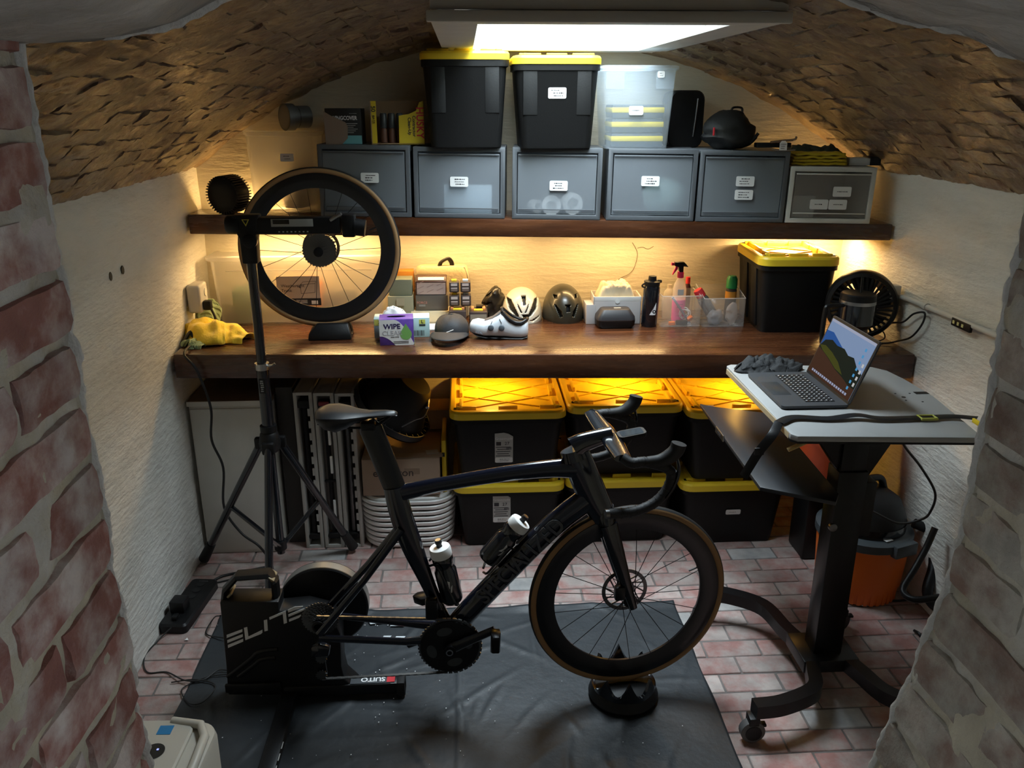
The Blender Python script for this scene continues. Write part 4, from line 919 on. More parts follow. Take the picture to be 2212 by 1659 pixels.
text('FORCE', hF * .22, pm('pink print', (.55, .25, .22), .5), tF, (-wF * .30, -.0412, hF * .52)); 
for k in range(2): g = G(); g.box((-wF * .3, -.0405, hF * (.38 - .07 * k)), (wF * .2, .0006, hF * .03)); part('print_line', g, m_lab, tF)
xg = tF.location.x; zf = zcr + hF + .001; hS = atY(932, 599, 3.80).z - zf
t = thing('striped_box', 'dark box with striped pale face on the component box', 'box', (xg, 3.836, zf), RAD(-2))
g = G(); g.loft([[(-wF * .48, y_, z_) for y_, z_ in ((-.036, 0), (.034, 0), (.034, hS), (-.012, hS), (-.036, hS * .76))], [(wF * .46, y_, z_) for y_, z_ in ((-.036, 0), (.034, 0), (.034, hS), (-.012, hS), (-.036, hS * .76))]]); part('carton', g, pm('plum carton', (.06, .03, .03), .4), t, bev=.003)
g = G(); g.box((0, -.0368, hS * .36), (wF * .88, .0008, hS * .66)); sp_ = part('pale_face', g, pm('pale lilac print', (.50, .38, .35), .5), t)
for k in range(7):
    g = G(); g.box((0, 0, 0), (wF * .22, .0006, .0028), trm(-wF * .33 + (k % 3) * wF * .3, -.0376, hS * (.14 + .11 * k * .85)) @ rotm(0, RAD(-24), 0)); part('stripe', g, pm('lilac stripe', (.33, .23, .21), .5), sp_)
g = G(); g.box((0, 0, 0), (wF * .8, .016, .0012), trm(0, -.026, hS * .90) @ rotm(RAD(45), 0, 0)); part('glossy_window', g, m_whitepaint, t)
g = G(); g.box((0, 0, .004), (.15, .10, .008)); o = part('paper_stack', g, m_paper, None, bev=.002, loc=(atY(935, 705, 3.69).x, 3.72, ZB), rot=(0, 0, .05)); tag(o, 'short stack of white paper between boxes and cap', 'paper')
m_bat = pm('battery case', (.045, .028, .024), .45)
def battery(label, pl, pr, pb, pt, z, y0, d, grp='battery packs on the bench', big=False):
    a = atY(pl, (pb + pt) / 2, y0); b = atY(pr, (pb + pt) / 2, y0); w = b.x - a.x; h = atY((pl + pr) / 2, pt, y0).z - atY((pl + pr) / 2, pb, y0).z
    t = thing('battery_pack', label, 'battery', ((a.x + b.x) / 2, y0 + d / 2, z), group=grp)
    g = G(); g.box((0, 0, h / 2), (w * .97, d, h * .985)); part('case', g, m_bat, t, bev=.006)
    if big:
        for sx in (-1, 1): g = G(); g.box((sx * w * .3, .0, h + .004), (w * .16, d * .5, .014)); part('latch_tab', g, pm('orange tab', (.60, .22, .07), .5), t, bev=.002)
        g = G(); g.box((0, -.02, h + .002), (w * .5, d * .22, .008)); part('yellow_latch', g, m_yellow, t, bev=.002)
        if big == 2: g = G(); g.box((.008, .03, h + .006), (w * .4, d * .35, .012)); part('contact_block', g, m_black, t); g = G(); g.box((0, -d / 2 - .0006, h * .58), (w * .86, .001, h * .5)); part('grey_face', g, pm('grey face', (.25, .21, .16), .5), t); 
    else:
        for k, (zz, hh, mm) in enumerate(((.76, .24, 'pale face'), (.44, .10, 'pale face'), (.26, .2, 'dim face'))):
            g = G(); g.box((0, -d / 2 - .0006, h * zz), (w * .62, .001, h * hh)); part('face_label', g, pm(mm, (.52, .42, .38) if mm[0] == 'p' else (.16, .11, .09), .5), t)
        g = G(); g.box((0, 0, h + .003), (w * .5, d * .5, .008)); part('terminal', g, m_yellow if 'left' in label else m_dwhite, t, bev=.001)
    return t, w, h
yq = 3.72
b5, w5, h5 = battery('large battery pack with orange tabs behind the cap', 969, 1008, 703, 664, ZB, yq - .03, .10, big=1)
b6, w6, h6 = battery('large battery pack with grey face behind the shoe', 1013, 1054, 696, 663, ZB, yq, .10, big=2)
zq = ZB + h5 + .014; bb, wq, hq = battery('lower left small battery pack in the block of four', 970, 993, 661, 637, zq, yq - .0, .06); zq = bb.location.z
hs_ = hq
battery('lower right small battery pack in the block of four', 995, 1018, 660, 636, zq, yq, .06)
battery('upper left small battery pack in the block of four', 970, 992, 637, 614, zq + hs_ + .012, yq, .06)
battery('upper right small battery pack in the block of four', 994, 1017, 636, 613, zq + hs_ + .012, yq, .06)
# ================================================================== cap, shoe, helmets
x, y, w, h = fit(930, 1007, 741, 674, ZB); t = thing('baseball_cap', 'black baseball cap with peak towards the front of the bench', 'cap', (x, y + .10, ZB), RAD(-6))
m_capc = pm('black cap cloth', (.022, .022, .024), .7, bump=.12, bscale=150)
g = G(); R0 = w * .50
def cf(u, v):
    a = u * 2 * math.pi; b = v * math.pi / 2; n = 1 + .035 * noise.noise(Vector((math.cos(a) * 2, math.sin(a) * 2, v * 3)))
    return (R0 * math.cos(a) * math.cos(b) ** .8 * n + .01, 0.095 * math.sin(a) * math.cos(b) ** .8 * n + .02, .012 + h * .62 * math.sin(b) ** .7 * n)
g.grid(cf, 36, 12); part('crown', g, m_capc, t, ang=180)
g = G()
def bf2(u, v):
    a = math.pi + u * math.pi; r = 1 + v * .55
    xx = R0 * 1.02 * math.cos(a) * (1 + v * .10); yy = .11 * math.sin(a) * 1.0 - v * .085 * math.sin(math.pi * u) ** .7 + .02
    return (xx + .005, yy, .012 + .030 * math.sin(math.pi * u) * (1 - .35 * v) - .004 * v + .004)
g.grid(bf2, 24, 6); o = part('peak', g, m_capc, t, ang=180); s = o.modifiers.new('s', 'SOLIDIFY'); s.thickness = .003
g = G(); g.tube(smooth_path([(-.02, -.082, .04), (.0, -.087, .044), (.03, -.082, .055)]), .0016, 5); part('logo_swoosh', g, m_whitepaint, t)
g = G(); g.ball((.01, .02, 0.012 + h * .62), .006); part('button', g, m_capc, t)
x, y, w, h = fit(1014, 1143, 736, 668, ZB); t = thing('cycling_shoe', 'white cycling shoe with two dials, toe pointing left', 'shoe', (x, y + .05, ZB), RAD(-7))
def shoe_part(st, n=18):
    rings = []
    for (xx, cy, hw, z0, z1, pw) in st:
        ring = []
        for k in range(n):
            a = 2 * math.pi * k / n; c, s_ = math.cos(a), math.sin(a)
            ring.append((xx * w, cy + hw * (abs(c) ** pw) * (1 if c > 0 else -1), (z0 + z1) / 2 * h + (z1 - z0) / 2 * h * (abs(s_) ** .75) * (1 if s_ > 0 else -1)))
        rings.append(ring)
    return rings
g = G(); g.loft(shoe_part([(-.50, 0, .010, .28, .34, 1), (-.49, 0, .022, .20, .46, 1), (-.45, 0, .034, .16, .56, .9), (-.36, 0, .043, .12, .60, .85), (-.24, 0, .046, .08, .56, .8), (-.10, 0, .045, .08, .66, .8), (.04, 0, .042, .06, .84, .8), (.10, 0, .039, .06, .84, .8), (.18, 0, .036, .05, .66, .8), (.28, 0, .034, .04, .54, .8), (.38, 0, .034, .04, .52, .8), (.46, 0, .030, .06, .58, .85), (.49, 0, .020, .10, .60, 1), (.50, 0, .008, .16, .50, 1)], 22)); part('upper', g, pm('white shoe leather', (.66, .70, .74), .4, var=.03), t, ang=60)
g = G(); g.loft(shoe_part([(-.48, 0, .02, .20, .25, 1), (-.36, 0, .040, .08, .14, .8), (-.2, 0, .043, .03, .09, .8), (0, 0, .038, .02, .08, .8), (.2, 0, .033, .0, .06, .8), (.4, 0, .032, .0, .06, .8), (.49, 0, .018, .03, .10, 1)], 16)); part('sole', g, m_black, t, ang=60)
g = G(); g.tube(smooth_path([(.07 * w, -.026, .86 * h), (.16 * w, -.033, .70 * h), (.27 * w, -.032, .57 * h), (.38 * w, -.031, .55 * h), (.47 * w, -.015, .62 * h), (.48 * w, .012, .62 * h), (.38 * w, .031, .55 * h), (.2 * w, .033, .68 * h), (.08 * w, .022, .88 * h), (.05 * w, 0, .96 * h), (.07 * w, -.026, .86 * h)], 4), .0065, 8); part('collar', g, m_black, t)
g = G(); g.loft(shoe_part([(.09, 0, .024, .5, .87, 1), (.18, 0, .03, .45, .71, 1), (.3, 0, .029, .4, .565, 1), (.42, 0, .026, .4, .56, 1), (.47, 0, .012, .45, .6, 1)], 14)); part('lining', g, m_black, t, ang=60)
g = G(); g.loft(shoe_part([(-.24, .004, .020, .50, .585, 1), (-.1, .004, .026, .56, .69, 1), (.02, .004, .028, .70, .87, 1), (.07, .004, .02, .8, .97, 1)], 14)); part('tongue', g, pm('grey mesh tongue', (.08, .075, .075), .6), t, ang=60)
for xx, zz in ((-.12, .40), (.06, .40)):
    g = G(); g.lathe([(0, 0), (.012, 0), (.0135, .004), (.0125, .012), (.009, .014), (0, .014)], 20, M=trm(xx * w, -.043, zz * h) @ rotm(RAD(90), 0, 0)); part('dial', g, pm('grey dial', (.07, .085, .10), .4), t, ang=35)
g = G(); g.tube([(-.12 * w, -.045, .52 * h), (-.1 * w, -.04, .6 * h)], .0012, 5); part('lace_wire', g, m_black, t)
g = G(); g.tube([(.06 * w, -.043, .54 * h), (.02 * w, -.04, .68 * h)], .0012, 5); part('lace_wire', g, m_black, t)
text('IDEAL', h * .09, pm('grey shoe print', (.25, .28, .32), .5), t, (-.32 * w, -.0455, .24 * h), (RAD(78), RAD(12), 0))
def helmet(label, pl, pr, pb, pt, ymin, mat, vents, name, rz=0, dd=.27):
    x, y, w, h = fit(pl, pr, pb, pt, ZB); y = max(y, ymin); h *= .84
    t = thing(name, label, 'helmet', (x, y + dd * .5, ZB), rz)
    def dome(u, v, k=1.0):
        a = u * 2 * math.pi; b = v * math.pi / 2 * 1.12 - .12 * math.pi / 2
        cb = math.cos(b); sb = math.sin(b)
        return Vector((w / 2 * k * math.cos(a) * abs(cb) ** .95, dd / 2 * k * math.sin(a) * abs(cb) ** .95, max(0.0, h * .16 + h * .84 * k * (sb if sb > 0 else sb * 1.3))))
    def inside(p, poly):
        c = False; n = len(poly)
        for i in range(n):
            x1, y1 = poly[i]; x2, y2 = poly[i - 1]
            if (y1 > p[1]) != (y2 > p[1]) and p[0] < (x2 - x1) * (p[1] - y1) / (y2 - y1) + x1: c = not c
        return c
    def keep(u, v):
        p = dome(u, v)
        if p.y > dd * .02: return True
        q = (p.x / (w / 2), p.z / h)
        return not any(inside(q, V) for V in vents)
    g = G(); g.grid(lambda u, v: dome(u, v), 150, 60, keep); o = part('shell', g, mat, t, ang=60); s = o.modifiers.new('s', 'SOLIDIFY'); s.thickness = .012; s.offset = -1
    g = G(); g.grid(lambda u, v: dome(u, v, .88), 40, 16); part('liner', g, m_black, t, ang=180)
    for sx in (-1, 1): g = G(); g.tube(smooth_path([(sx * w * .4, -.03, h * .2), (sx * w * .42, -.05, h * .06), (sx * w * .3, -.09, .004), (sx * w * .12, -.11, .004)]), .004, 6, sx=1.8); part('strap', g, m_black, t)
    return t, w, h
def mir(P): return [(-a, b) for a, b in P]
vl = [(-.82, .74), (-.56, .74), (-.44, .58), (-.17, .21), (-.29, .19), (-.72, .45)]
vi = [(-.32, .70), (-.14, .50), (-.05, .36), (-.14, .37), (-.26, .52)]
white_v = [vl, mir(vl), vi, mir(vi), [(-.10, .87), (.17, .87), (.14, .60), (.0, .60)], [(-.1, .33), (.30, .33), (.2, .16), (.04, .16)], [(.32, .10), (.84, .22), (.8, .15), (.5, .05)]]
helmet('white bicycle helmet with black vents behind the shoe', 1086, 1176, 701, 622, 0, pm('pearl white shell', (.72, .69, .58), .3, coat=.3), white_v, 'bicycle_helmet')
bl_ = [(-.58, .53), (-.5, .53), (-.28, .38), (-.22, .2), (-.36, .18), (-.5, .38)]
black_v = [bl_, mir(bl_), [(-.08, .55), (.16, .55), (.12, .34), (-.06, .34)], [(-.6, .78), (-.42, .78), (-.42, .70), (-.58, .70)], mir([(-.6, .78), (-.42, .78), (-.42, .70), (-.58, .70)])]
helmet('black bicycle helmet with three lower vents, right of the white one', 1178, 1269, 700, 613, 0, pm('olive black shell', (.030, .028, .018), .33, coat=.3), black_v, 'bicycle_helmet', rz=.05)
x, y, w, h = fit(1042, 1092, 692, 628, ZB); g = G(); g.ball((0, 0, h * .46), 1, (w * .5, .04, h * .55), 26, 18)
for i in range(len(g.v)):
    v = Vector(g.v[i]); n = .02 * noise.noise(v * 30) + .009 * noise.noise(v * 70); g.v[i] = (v.x + n, v.y + n, max(0, v.z * (1 + .9 * v.x / w * .6) + n))
o = part('cycling_glove', g, pm('glossy black leather', (.02, .018, .015), .28), None, ang=60, loc=(x - .005, y + .06, ZB)); tag(o, 'crumpled glossy black glove left of the white helmet', 'glove')
# ================================================================== right half of the bench
x, y, w, h = fit(1284, 1387, 702, 643, ZB)
t = thing('white_box', 'white open box with a crumpled bag on top, beside the black bottle', 'box', (x, y + .088, ZB), RAD(-2)); m_wbox = pm('white grey carton', (.50, .47, .46), .5)
d = .14
for nm, c, s_ in (('front_panel', (0, -d / 2 + .003, h * .42), (w, .006, h * .84)), ('back_panel', (0, d / 2 - .003, h / 2), (w, .006, h)), ('side_panel', (-w / 2 + .003, 0, h / 2), (.006, d, h)), ('side_panel', (w / 2 - .003, 0, h / 2), (.006, d, h)), ('floor_panel', (0, 0, .003), (w, d, .006))):
    g = G(); g.box(c, s_); part(nm, g, m_wbox, t, bev=.0015)
g = G(); g.box((0, -d / 2 + .002, h * .92), (w, .004, h * .16)); rp = part('rim_strip', g, m_paper, t, bev=.001)
g = G(); g.lathe([(0, 0), (.011, 0), (.011, .002), (0, .002)], 18, M=trm(0, -d / 2 - .001, h * .84) @ rotm(RAD(90), 0, 0)); part('thumb_notch', g, m_paper, t)
small_box('white_carton', 'narrow white carton left of the open white box', 'box', (atY(1280, 670, y + .05).x - .012, y + .07, ZB), (.045, .10, h * .72), m_wbox)
cloth('crumpled_bag', 'crumpled cream plastic bag resting in the white box', 'bag', (x - .005, y + .088, ZB + h * .74), w * .80, .105, .10, pm('cream film', (.72, .64, .46), .4), 2.4)
x, y, w, h = fit(1290, 1374, 711, 671, ZB)
t = thing('zip_case', 'black zipped hard pouch in front of the white box', 'case', (x, y + .05, ZB))
g = G(); g.loft([rring(w * .84, .085, .02, 0), rring(w * .98, .10, .025, h * .16), rring(w, .105, .026, h * .42)]); part('base_shell', g, m_black, t, ang=35)
g = G(); g.loft([rring(w, .105, .026, h * .46), rring(w * .98, .10, .025, h * .62), rring(w * .74, .07, .018, h * .98), rring(w * .70, .065, .016, h)]); part('top_shell', g, pm('black eva foam', (.022, .02, .022), .5), t, ang=35)
g = G(); g.loft([rring(w * .985, .102, .026, h * .41), rring(w * .985, .102, .026, h * .47)]); part('zip', g, m_darksteel, t)
g = G(); g.box((.01, 0, h + .0005), (w * .18, .012, .001)); part('badge', g, m_lab, t)
# black water bottle
x, y, w, h = fit(1390, 1426, 708, 600, ZB); r = w / 2
t = thing('water_bottle', 'black metal water bottle with white triangle mark', 'bottle', (x, y + r, ZB), 0, rot=(0, RAD(1.5), 0))
g = G(); g.lathe([(0, 0), (r * .92, 0), (r * .96, .006), (r, h * .72), (r * .98, h * .78), (r * .9, h * .82), (0, h * .82)], 28); part('flask', g, m_gblack, t, ang=35)
g = G(); g.lathe([(0, h * .82), (r * .93, h * .82), (r * .96, h * .90), (r * .5, h * .915), (r * .46, h), (0, h)], 24); part('lid', g, m_black, t, ang=35)
g = G(); g.tube(smooth_path([(-r * .5, -.01, h * .9), (-r * 1.15, -.012, h * .84), (-r * 1.2, -.01, h * .80), (-r * .9, -.01, h * .78)]), .004, 6); part('carry_loop', g, m_black, t)
g = G(); g.box((r * .9, 0, h * .9), (r * .5, .012, .014)); part('spout_tab', g, m_black, t, bev=.003)
def wrap(pts, rr):  # flat mark wrapped round a cylinder, pts in (arc, z)
    return [(rr * math.sin(a / rr), -rr * math.cos(a / rr), z) for a, z in pts]
g = G(); P = [(-.010, .06), (.020, .060), (.020, .118)]; ring = []
for k in range(3):
    a, b = P[k], P[(k + 1) % 3]
    for q in range(5): ring.append((lerp(a[0], b[0], q / 5), lerp(a[1], b[1], q / 5)))
g.loft([wrap(ring, r * 1.004), wrap(ring, r * 1.012)]); part('triangle_mark', g, m_whitepaint, t)
ring = [(.012 + .0085 * math.cos(2 * math.pi * k / 16), .076 + .0085 * math.sin(2 * math.pi * k / 16)) for k in range(16)]; g = G(); g.loft([wrap(ring, r * 1.013), wrap(ring, r * 1.018)]); part('ring_mark', g, m_black, t)
ring = [(.012 + .004 * math.cos(2 * math.pi * k / 16), .076 + .004 * math.sin(2 * math.pi * k / 16)) for k in range(16)]; g = G(); g.loft([wrap(ring, r * 1.019), wrap(ring, r * 1.023)]); part('dot_mark', g, m_whitepaint, t)
# clear acrylic caddies
def caddy(label, pl, pr, pb, pt, d, hb):
    x, y, w, h = fit(pl, pr, pb, pt, ZB); t = thing('acrylic_caddy', label, 'organiser', (x, y + d / 2, ZB)); th = .003
    for nm, vs in (('front_wall', [(-w / 2, -d / 2, 0), (w / 2, -d / 2, 0), (w / 2, -d / 2, h), (-w / 2, -d / 2, h)]), ('back_wall', [(-w / 2, d / 2, 0), (w / 2, d / 2, 0), (w / 2, d / 2, hb), (-w / 2, d / 2, hb)]),
                   ('side_wall', [(-w / 2, -d / 2, 0), (-w / 2, d / 2, 0), (-w / 2, d / 2, hb), (-w / 2, -d / 2, h)]), ('side_wall', [(w / 2, -d / 2, 0), (w / 2, d / 2, 0), (w / 2, d / 2, hb), (w / 2, -d / 2, h)]), ('floor_panel', [(-w / 2, -d / 2, .002), (w / 2, -d / 2, .002), (w / 2, d / 2, .002), (-w / 2, d / 2, .002)])):
        g = G(); g.add(vs, [(0, 1, 2, 3)]); o = part(nm, g, m_acrylic, t); s = o.modifiers.new('s', 'SOLIDIFY'); s.thickness = th; s.offset = 0
    g = G(); g.tube([(-w / 2, d / 2, hb), (-w / 2, -d / 2, h), (w / 2, -d / 2, h), (w / 2, d / 2, hb)], .0022, 5); part('rim_edge', g, clear_mat('bright acrylic edge', (.85, .85, .85), .55, .2), t)
    return x, y, w, h
c1 = caddy('left clear acrylic caddy holding the pink spray bottle', 1430, 1513, 706, 640, .15, .15)
c2 = caddy('right clear acrylic caddy holding spray cans and plastic bags', 1520, 1608, 706, 645, .16, .17)
# spray bottle
x, y, w, h = c1; yy = y + .075; xs = atY(1467, 640, yy).x; r = .031; hb = atY(1467, 600, yy).z - ZB
t = thing('spray_bottle', 'clear spray bottle with pink liquid and pink trigger', 'bottle', (xs, yy, ZB + .005))
ov = lambda g, prof, s=(1, .75): g.loft([[(rr * math.cos(2 * math.pi * k / 24) * s[0], rr * math.sin(2 * math.pi * k / 24) * s[1], z) for k in range(24)] for rr, z in prof])
g = G(); ov(g, [(r * .94, 0), (r, .006), (r, hb * .74), (r * .8, hb * .86), (.013, hb * .96), (.013, hb)]); part('flask', g, clear_mat('milky bottle', (.80, .74, .66), .62, .3), t, ang=40)
g = G(); ov(g, [(r * 1.01, .01), (r * 1.012, hb * .50)]); part('pink_label', g, pm('pink label', (.78, .10, .30), .5), t)
g = G(); g.box((0, -r * .765, hb * .68), (.028, .001, hb * .13)); part('grey_label', g, m_lab, t)
scribble(t, .04, .02, 1, (.0, -r * .775, hb * .16), (RAD(90), 0, 0), m_ink, name='label_print', seed=12); scribble(t, .04, .03, 2, (.0, -r * .775, hb * .38), (RAD(90), 0, 0), m_ink, name='label_print', seed=13)
g = G(); g.lathe([(.014, hb - .004), (.015, hb - .002), (.015, hb + .022), (.012, hb + .024)], 18); part('collar', g, pm('hot pink plastic', (.80, .03, .14), .4), t, ang=35)
g = G(); g.prism([(-.032, hb + .052), (-.032, hb + .070), (.012, hb + .070), (.034, hb + .046), (.010, hb + .050), (.010, hb + .022), (-.008, hb + .022), (-.012, hb + .048)], -.012, .012, M=rotm(RAD(90), 0, 0)); part('sprayer_head', g, m_black, t, bev=.003)
g = G(); g.box((-.039, 0, hb + .061), (.014, .016, .014)); part('nozzle', g, MATS['hot pink plastic'], t, bev=.002)
g = G(); g.prism([(-.024, hb + .050), (-.014, hb + .050), (-.016, hb + .036), (-.038, hb + .008), (-.040, hb + .012)], -.006, .006, M=rotm(RAD(90), 0, 0)); part('trigger', g, MATS['hot pink plastic'], t, bev=.002)
g = G(); g.lathe([(0, 0), (.028, 0), (.028, .10), (.024, .125), (.012, .14), (.011, .16), (0, .16)], 20); o = part('milky_bottle', g, MATS['milky bottle'], None, ang=35, loc=(atY(1447, 640, yy + .10).x, yy + .115, ZB)); tag(o, 'plain milky bottle behind the pink spray bottle', 'bottle')
t = thing('lube_bottle', 'slim dark bottle with red cap behind the spray bottle', 'bottle', (atY(1484, 640, yy + .10).x + .004, yy + .115, ZB))
g = G(); g.lathe([(0, 0), (.016, 0), (.016, .145), (.010, .165), (0, .165)], 18); part('flask', g, pm('plum plastic', (.06, .015, .02), .35), t, ang=35)
g = G(); g.lathe([(.011, .164), (.011, .195), (0, .197)], 16); part('cap', g, m_red, t, ang=35)
# small things in the left caddy
p = Vector((x, y, ZB)); g = G(); g.tube([(x - .038, y + .03, ZB + .135), (x + .05, y + .022, ZB + .012)], .0055, 10); o = part('tyre_pump', g, pm('blue grey tube', (.13, .14, .20), .35), None); tag(o, 'slim blue-grey pen pump leaning across the left caddy', 'pump')
for k, (dx, dy, dz, rz, rx) in enumerate(((-.035, .02, .012, .1, 0), (.048, .024, .034, .4, .4))):
    g = G(); g.box((0, 0, 0), (.03, .018, .018)); o = part('orange_clip', g, m_orange, None, bev=.004, loc=(x + dx, y + dy, ZB + dz), rot=(rx, -.4 * k, rz)); tag(o, ['orange clip on the floor of the left caddy', 'orange clip propped under the coiled cable in the left caddy'][k], 'clip')
g = G(); g.box((0, 0, .012), (.055, .022, .022)); o = part('multi_tool', g, m_black, None, bev=.005, loc=(x + .01, y + .018, ZB + .004), rot=(0, 0, -.1)); tag(o, 'small black multi-tool on the floor of the left caddy', 'tool')
g = G(); pts = []
for k in range(90):
    a = k * .45; rr_ = .022 + .006 * math.sin(k * .37); pts.append((rr_ * math.cos(a), .012 * math.sin(k * .21) + .006, .03 + rr_ * math.sin(a) * .9 + .004 * math.sin(k * .7)))
g.tube(pts, .0016, 5); o = part('white_cable', g, m_white, None, loc=(x + .03, y + .05, ZB + .02)); tag(o, 'loosely coiled thin white cable in the left caddy', 'cable')
# things in the right caddy
x, y, w, h = c2
t = thing('spray_can', 'spray can with red cap leaning out of the right caddy', 'spray can', (x - .015, y + .07, ZB + .012), rot=(0, RAD(-33), 0))
g = G(); g.lathe([(0, 0), (.026, 0), (.027, .004), (.027, .125), (.020, .140), (0, .14)], 22); part('can', g, pm('grey can print', (.14, .14, .14), .35, metal=.3), t, ang=35)
g = G(); g.lathe([(.021, .139), (.023, .142), (.022, .172), (.019, .178), (0, .178)], 20); part('cap', g, m_red, t, ang=35)
g = G(); g.loft([wrap(q, .0274) for q in ([(-.012, .06), (.012, .06), (.012, .062), (-.012, .062)], [(-.012, .11), (.012, .11), (.012, .112), (-.012, .112)])]); part('white_patch', g, m_whitepaint, t)
zc = atY(1580, 598, y + .09).z - ZB; t = thing('insect_spray', 'spray can with green cap standing in the right caddy', 'spray can', (atY(1580, 640, y + .09).x, y + .10, ZB + .005))
g = G(); g.lathe([(0, 0), (.026, 0), (.026, zc * .68), (.022, zc * .74), (0, zc * .74)], 22); part('can', g, pm('dark can print', (.04, .035, .03), .35), t, ang=35)
g = G(); g.lathe([(.0265, zc * .5), (.0265, zc * .66)], 22, cap=False); part('orange_band', g, pm('orange can band', (.60, .25, .03), .4), t)
g = G(); g.lathe([(.024, zc * .72), (.026, zc * .73), (.025, zc * .92), (.018, zc * .99), (0, zc)], 20); part('cap', g, pm('green cap', (.02, .25, .07), .4), t, ang=35)
for k, (dx, dy, sz, sd, cl) in enumerate(((-.03, .035, (.07, .05, .065), 1.3, (.42, .38, .40)), (.045, .03, (.05, .045, .10), 6.1, (.55, .50, .46)))):
    g = G(); g.ball((0, 0, sz[2] * .5), 1, (sz[0] * .55, sz[1] * .5, sz[2] * .52), 20, 14)
    for i in range(len(g.v)):
        v = Vector(g.v[i]); n = .009 * noise.noise(v * 45 + Vector((sd, 0, 0))) + .005 * noise.noise(v * 110); g.v[i] = (v.x + n, v.y + n, max(0, v.z + n))
    o = part('plastic_pouch', g, clear_mat('crinkled film', (.60, .56, .56), .7, .15), None, ang=50, loc=(x + dx, y + dy, ZB + .005)); tag(o, ['low crumpled clear pouch filling the right caddy', 'upright crinkled foil pouch at the right of the caddy'][k], 'pouch')
# tote on the bench
q = atZ(1715, 722, ZB); a = atY(1652, 560, q.y); b = atY(1826, 560, q.y); wT = b.x - a.x; hT = atY(1735, 556, q.y).z - ZB; dT = min(.46, 3.955 - q.y)
tb = tote('black tote with yellow lid standing on the bench beside the fan', ((a.x + b.x) / 2, q.y + dT / 2, ZB), wT, dT, hT, RAD(-3), group=None, lattice=True, pil=False, grid_n=2)
for sy in (-.22, .12):
    g = G(); g.loft([[(-wT * .5 * f + o_, sy * dT + dy, zz) for o_, dy in ((.012, -.04), (-.006, -.04), (-.006, .04), (.012, .04))] for f, zz in ((.83, .02), (.94, hT * .84))]); part('pilaster', g, m_tote, tb, bev=.003)
# fan
fc = atY(1858, 658, 3.42); t = thing('desk_fan', 'round black desk fan with spiral grille at the right bench end', 'fan', (fc.x + .004, 3.42, ZB), RAD(-24)); Rf = .148; zc = fc.z - ZB + .004
MF = trm(0, 0, zc) @ rotm(RAD(90), 0, 0)
g = G(); g.lathe([(Rf * .86, .05), (Rf * .96, .045), (Rf, .03), (Rf * .99, -.02), (Rf * .86, -.06), (Rf * .6, -.09), (Rf * .56, -.085), (Rf * .80, -.05), (Rf * .88, .0), (Rf * .84, .045), (Rf * .86, .05)], 48, M=MF, cap=False); part('shroud', g, m_black, t, ang=40)
vane = G(); vane.tube([(.028, .0, 0), (.055, .007, 0), (.085, .02, 0), (Rf * .86, .036, 0)], .0022, 5, sx=2.5); vm = vane.mesh('vane')
for k in range(36):
    o = obj('grille_vane', vm, m_black, t); o.matrix_local = MF @ trm(0, 0, .045) @ rotm(0, 0, 2 * math.pi * k / 36)
g = G(); g.lathe([(0, .056), (.024, .054), (.03, .046), (.03, .036), (0, .036)], 28, M=MF); part('hub_cap', g, m_black, t, ang=40)
g = G(); g.lathe([(0, .0572), (.021, .0568), (.021, .0562), (0, .0562)], 24, M=MF); part('hub_badge', g, m_paper, t)
blade = G(); blade.grid(lambda u, v: (lerp(.025, Rf * .8, u) * math.cos((v - .5) * .9 + u * .4), lerp(.025, Rf * .8, u) * math.sin((v - .5) * .9 + u * .4), .02 * (v - .5)), 8, 6); bmh = blade.mesh('blade')
for k in range(5):
    o = obj('blade', bmh, m_black, t); o.matrix_local = MF @ rotm(0, 0, 2 * math.pi * k / 5)
g = G(); g.lathe([(0, 0), (.075, 0), (.075, .012), (.05, .02), (0, .022)], 28); part('base', g, m_black, t, ang=35)
for sx in (-1, 1): g = G(); g.tube(smooth_path([(sx * .03, .05, .016), (sx * .05, .085, .06), (sx * .03, .075, zc)]), .009, 8); part('yoke_arm', g, m_black, t)
g = G(); g.lathe([(0, 0), (.022, 0), (.022, .09), (.010, .11), (.010, .13), (0, .13)], 16); o = part('lemon_bottle', g, pm('lemon plastic', (.70, .62, .10), .4), None, loc=(1.535, 3.93, ZB)); o.scale = (1.2, 1.2, 1.75); tag(o, 'yellow bottle half hidden between tote and fan', 'bottle')
# travel mug
q = atY(1858, 640, 3.24); r = (atY(1896, 660, 3.24).x - atY(1823, 660, 3.24).x) / 2; hm = atY(1858, 640, 3.24).z - ZB
t = thing('travel_mug', 'tall black travel mug with handle, straw and steel band', 'mug', (q.x + .004, 3.262, ZB), RAD(12))
g = G(); g.lathe([(0, 0), (r * .72, 0), (r * .74, .01), (r * .76, hm * .42), (r * .98, hm * .50), (r, hm * .86)], 32); part('cup', g, m_gblack, t, ang=30)
g = G(); g.lathe([(r * 1.01, hm * .86), (r * 1.01, hm * .92)], 32); part('steel_band', g, m_steel, t)
g = G(); g.lathe([(r, hm * .92), (r * .99, hm * 1.02), (r * .9, hm * 1.04), (0, hm * 1.04)], 32); part('lid', g, m_black, t, ang=30)
g = G(); g.cyl((.01, .0, hm), (.016, .012, hm * 1.30), .005); part('straw', g, m_black, t)
g = G(); g.tube(smooth_path([(-r * .95, 0, hm * .84), (-r * 1.9, 0, hm * .84), (-r * 2.1, 0, hm * .74), (-r * 2.1, 0, hm * .25), (-r * 1.8, 0, hm * .12), (-r * .8, 0, hm * .14)], 5), .010, 8); part('handle', g, m_black, t)
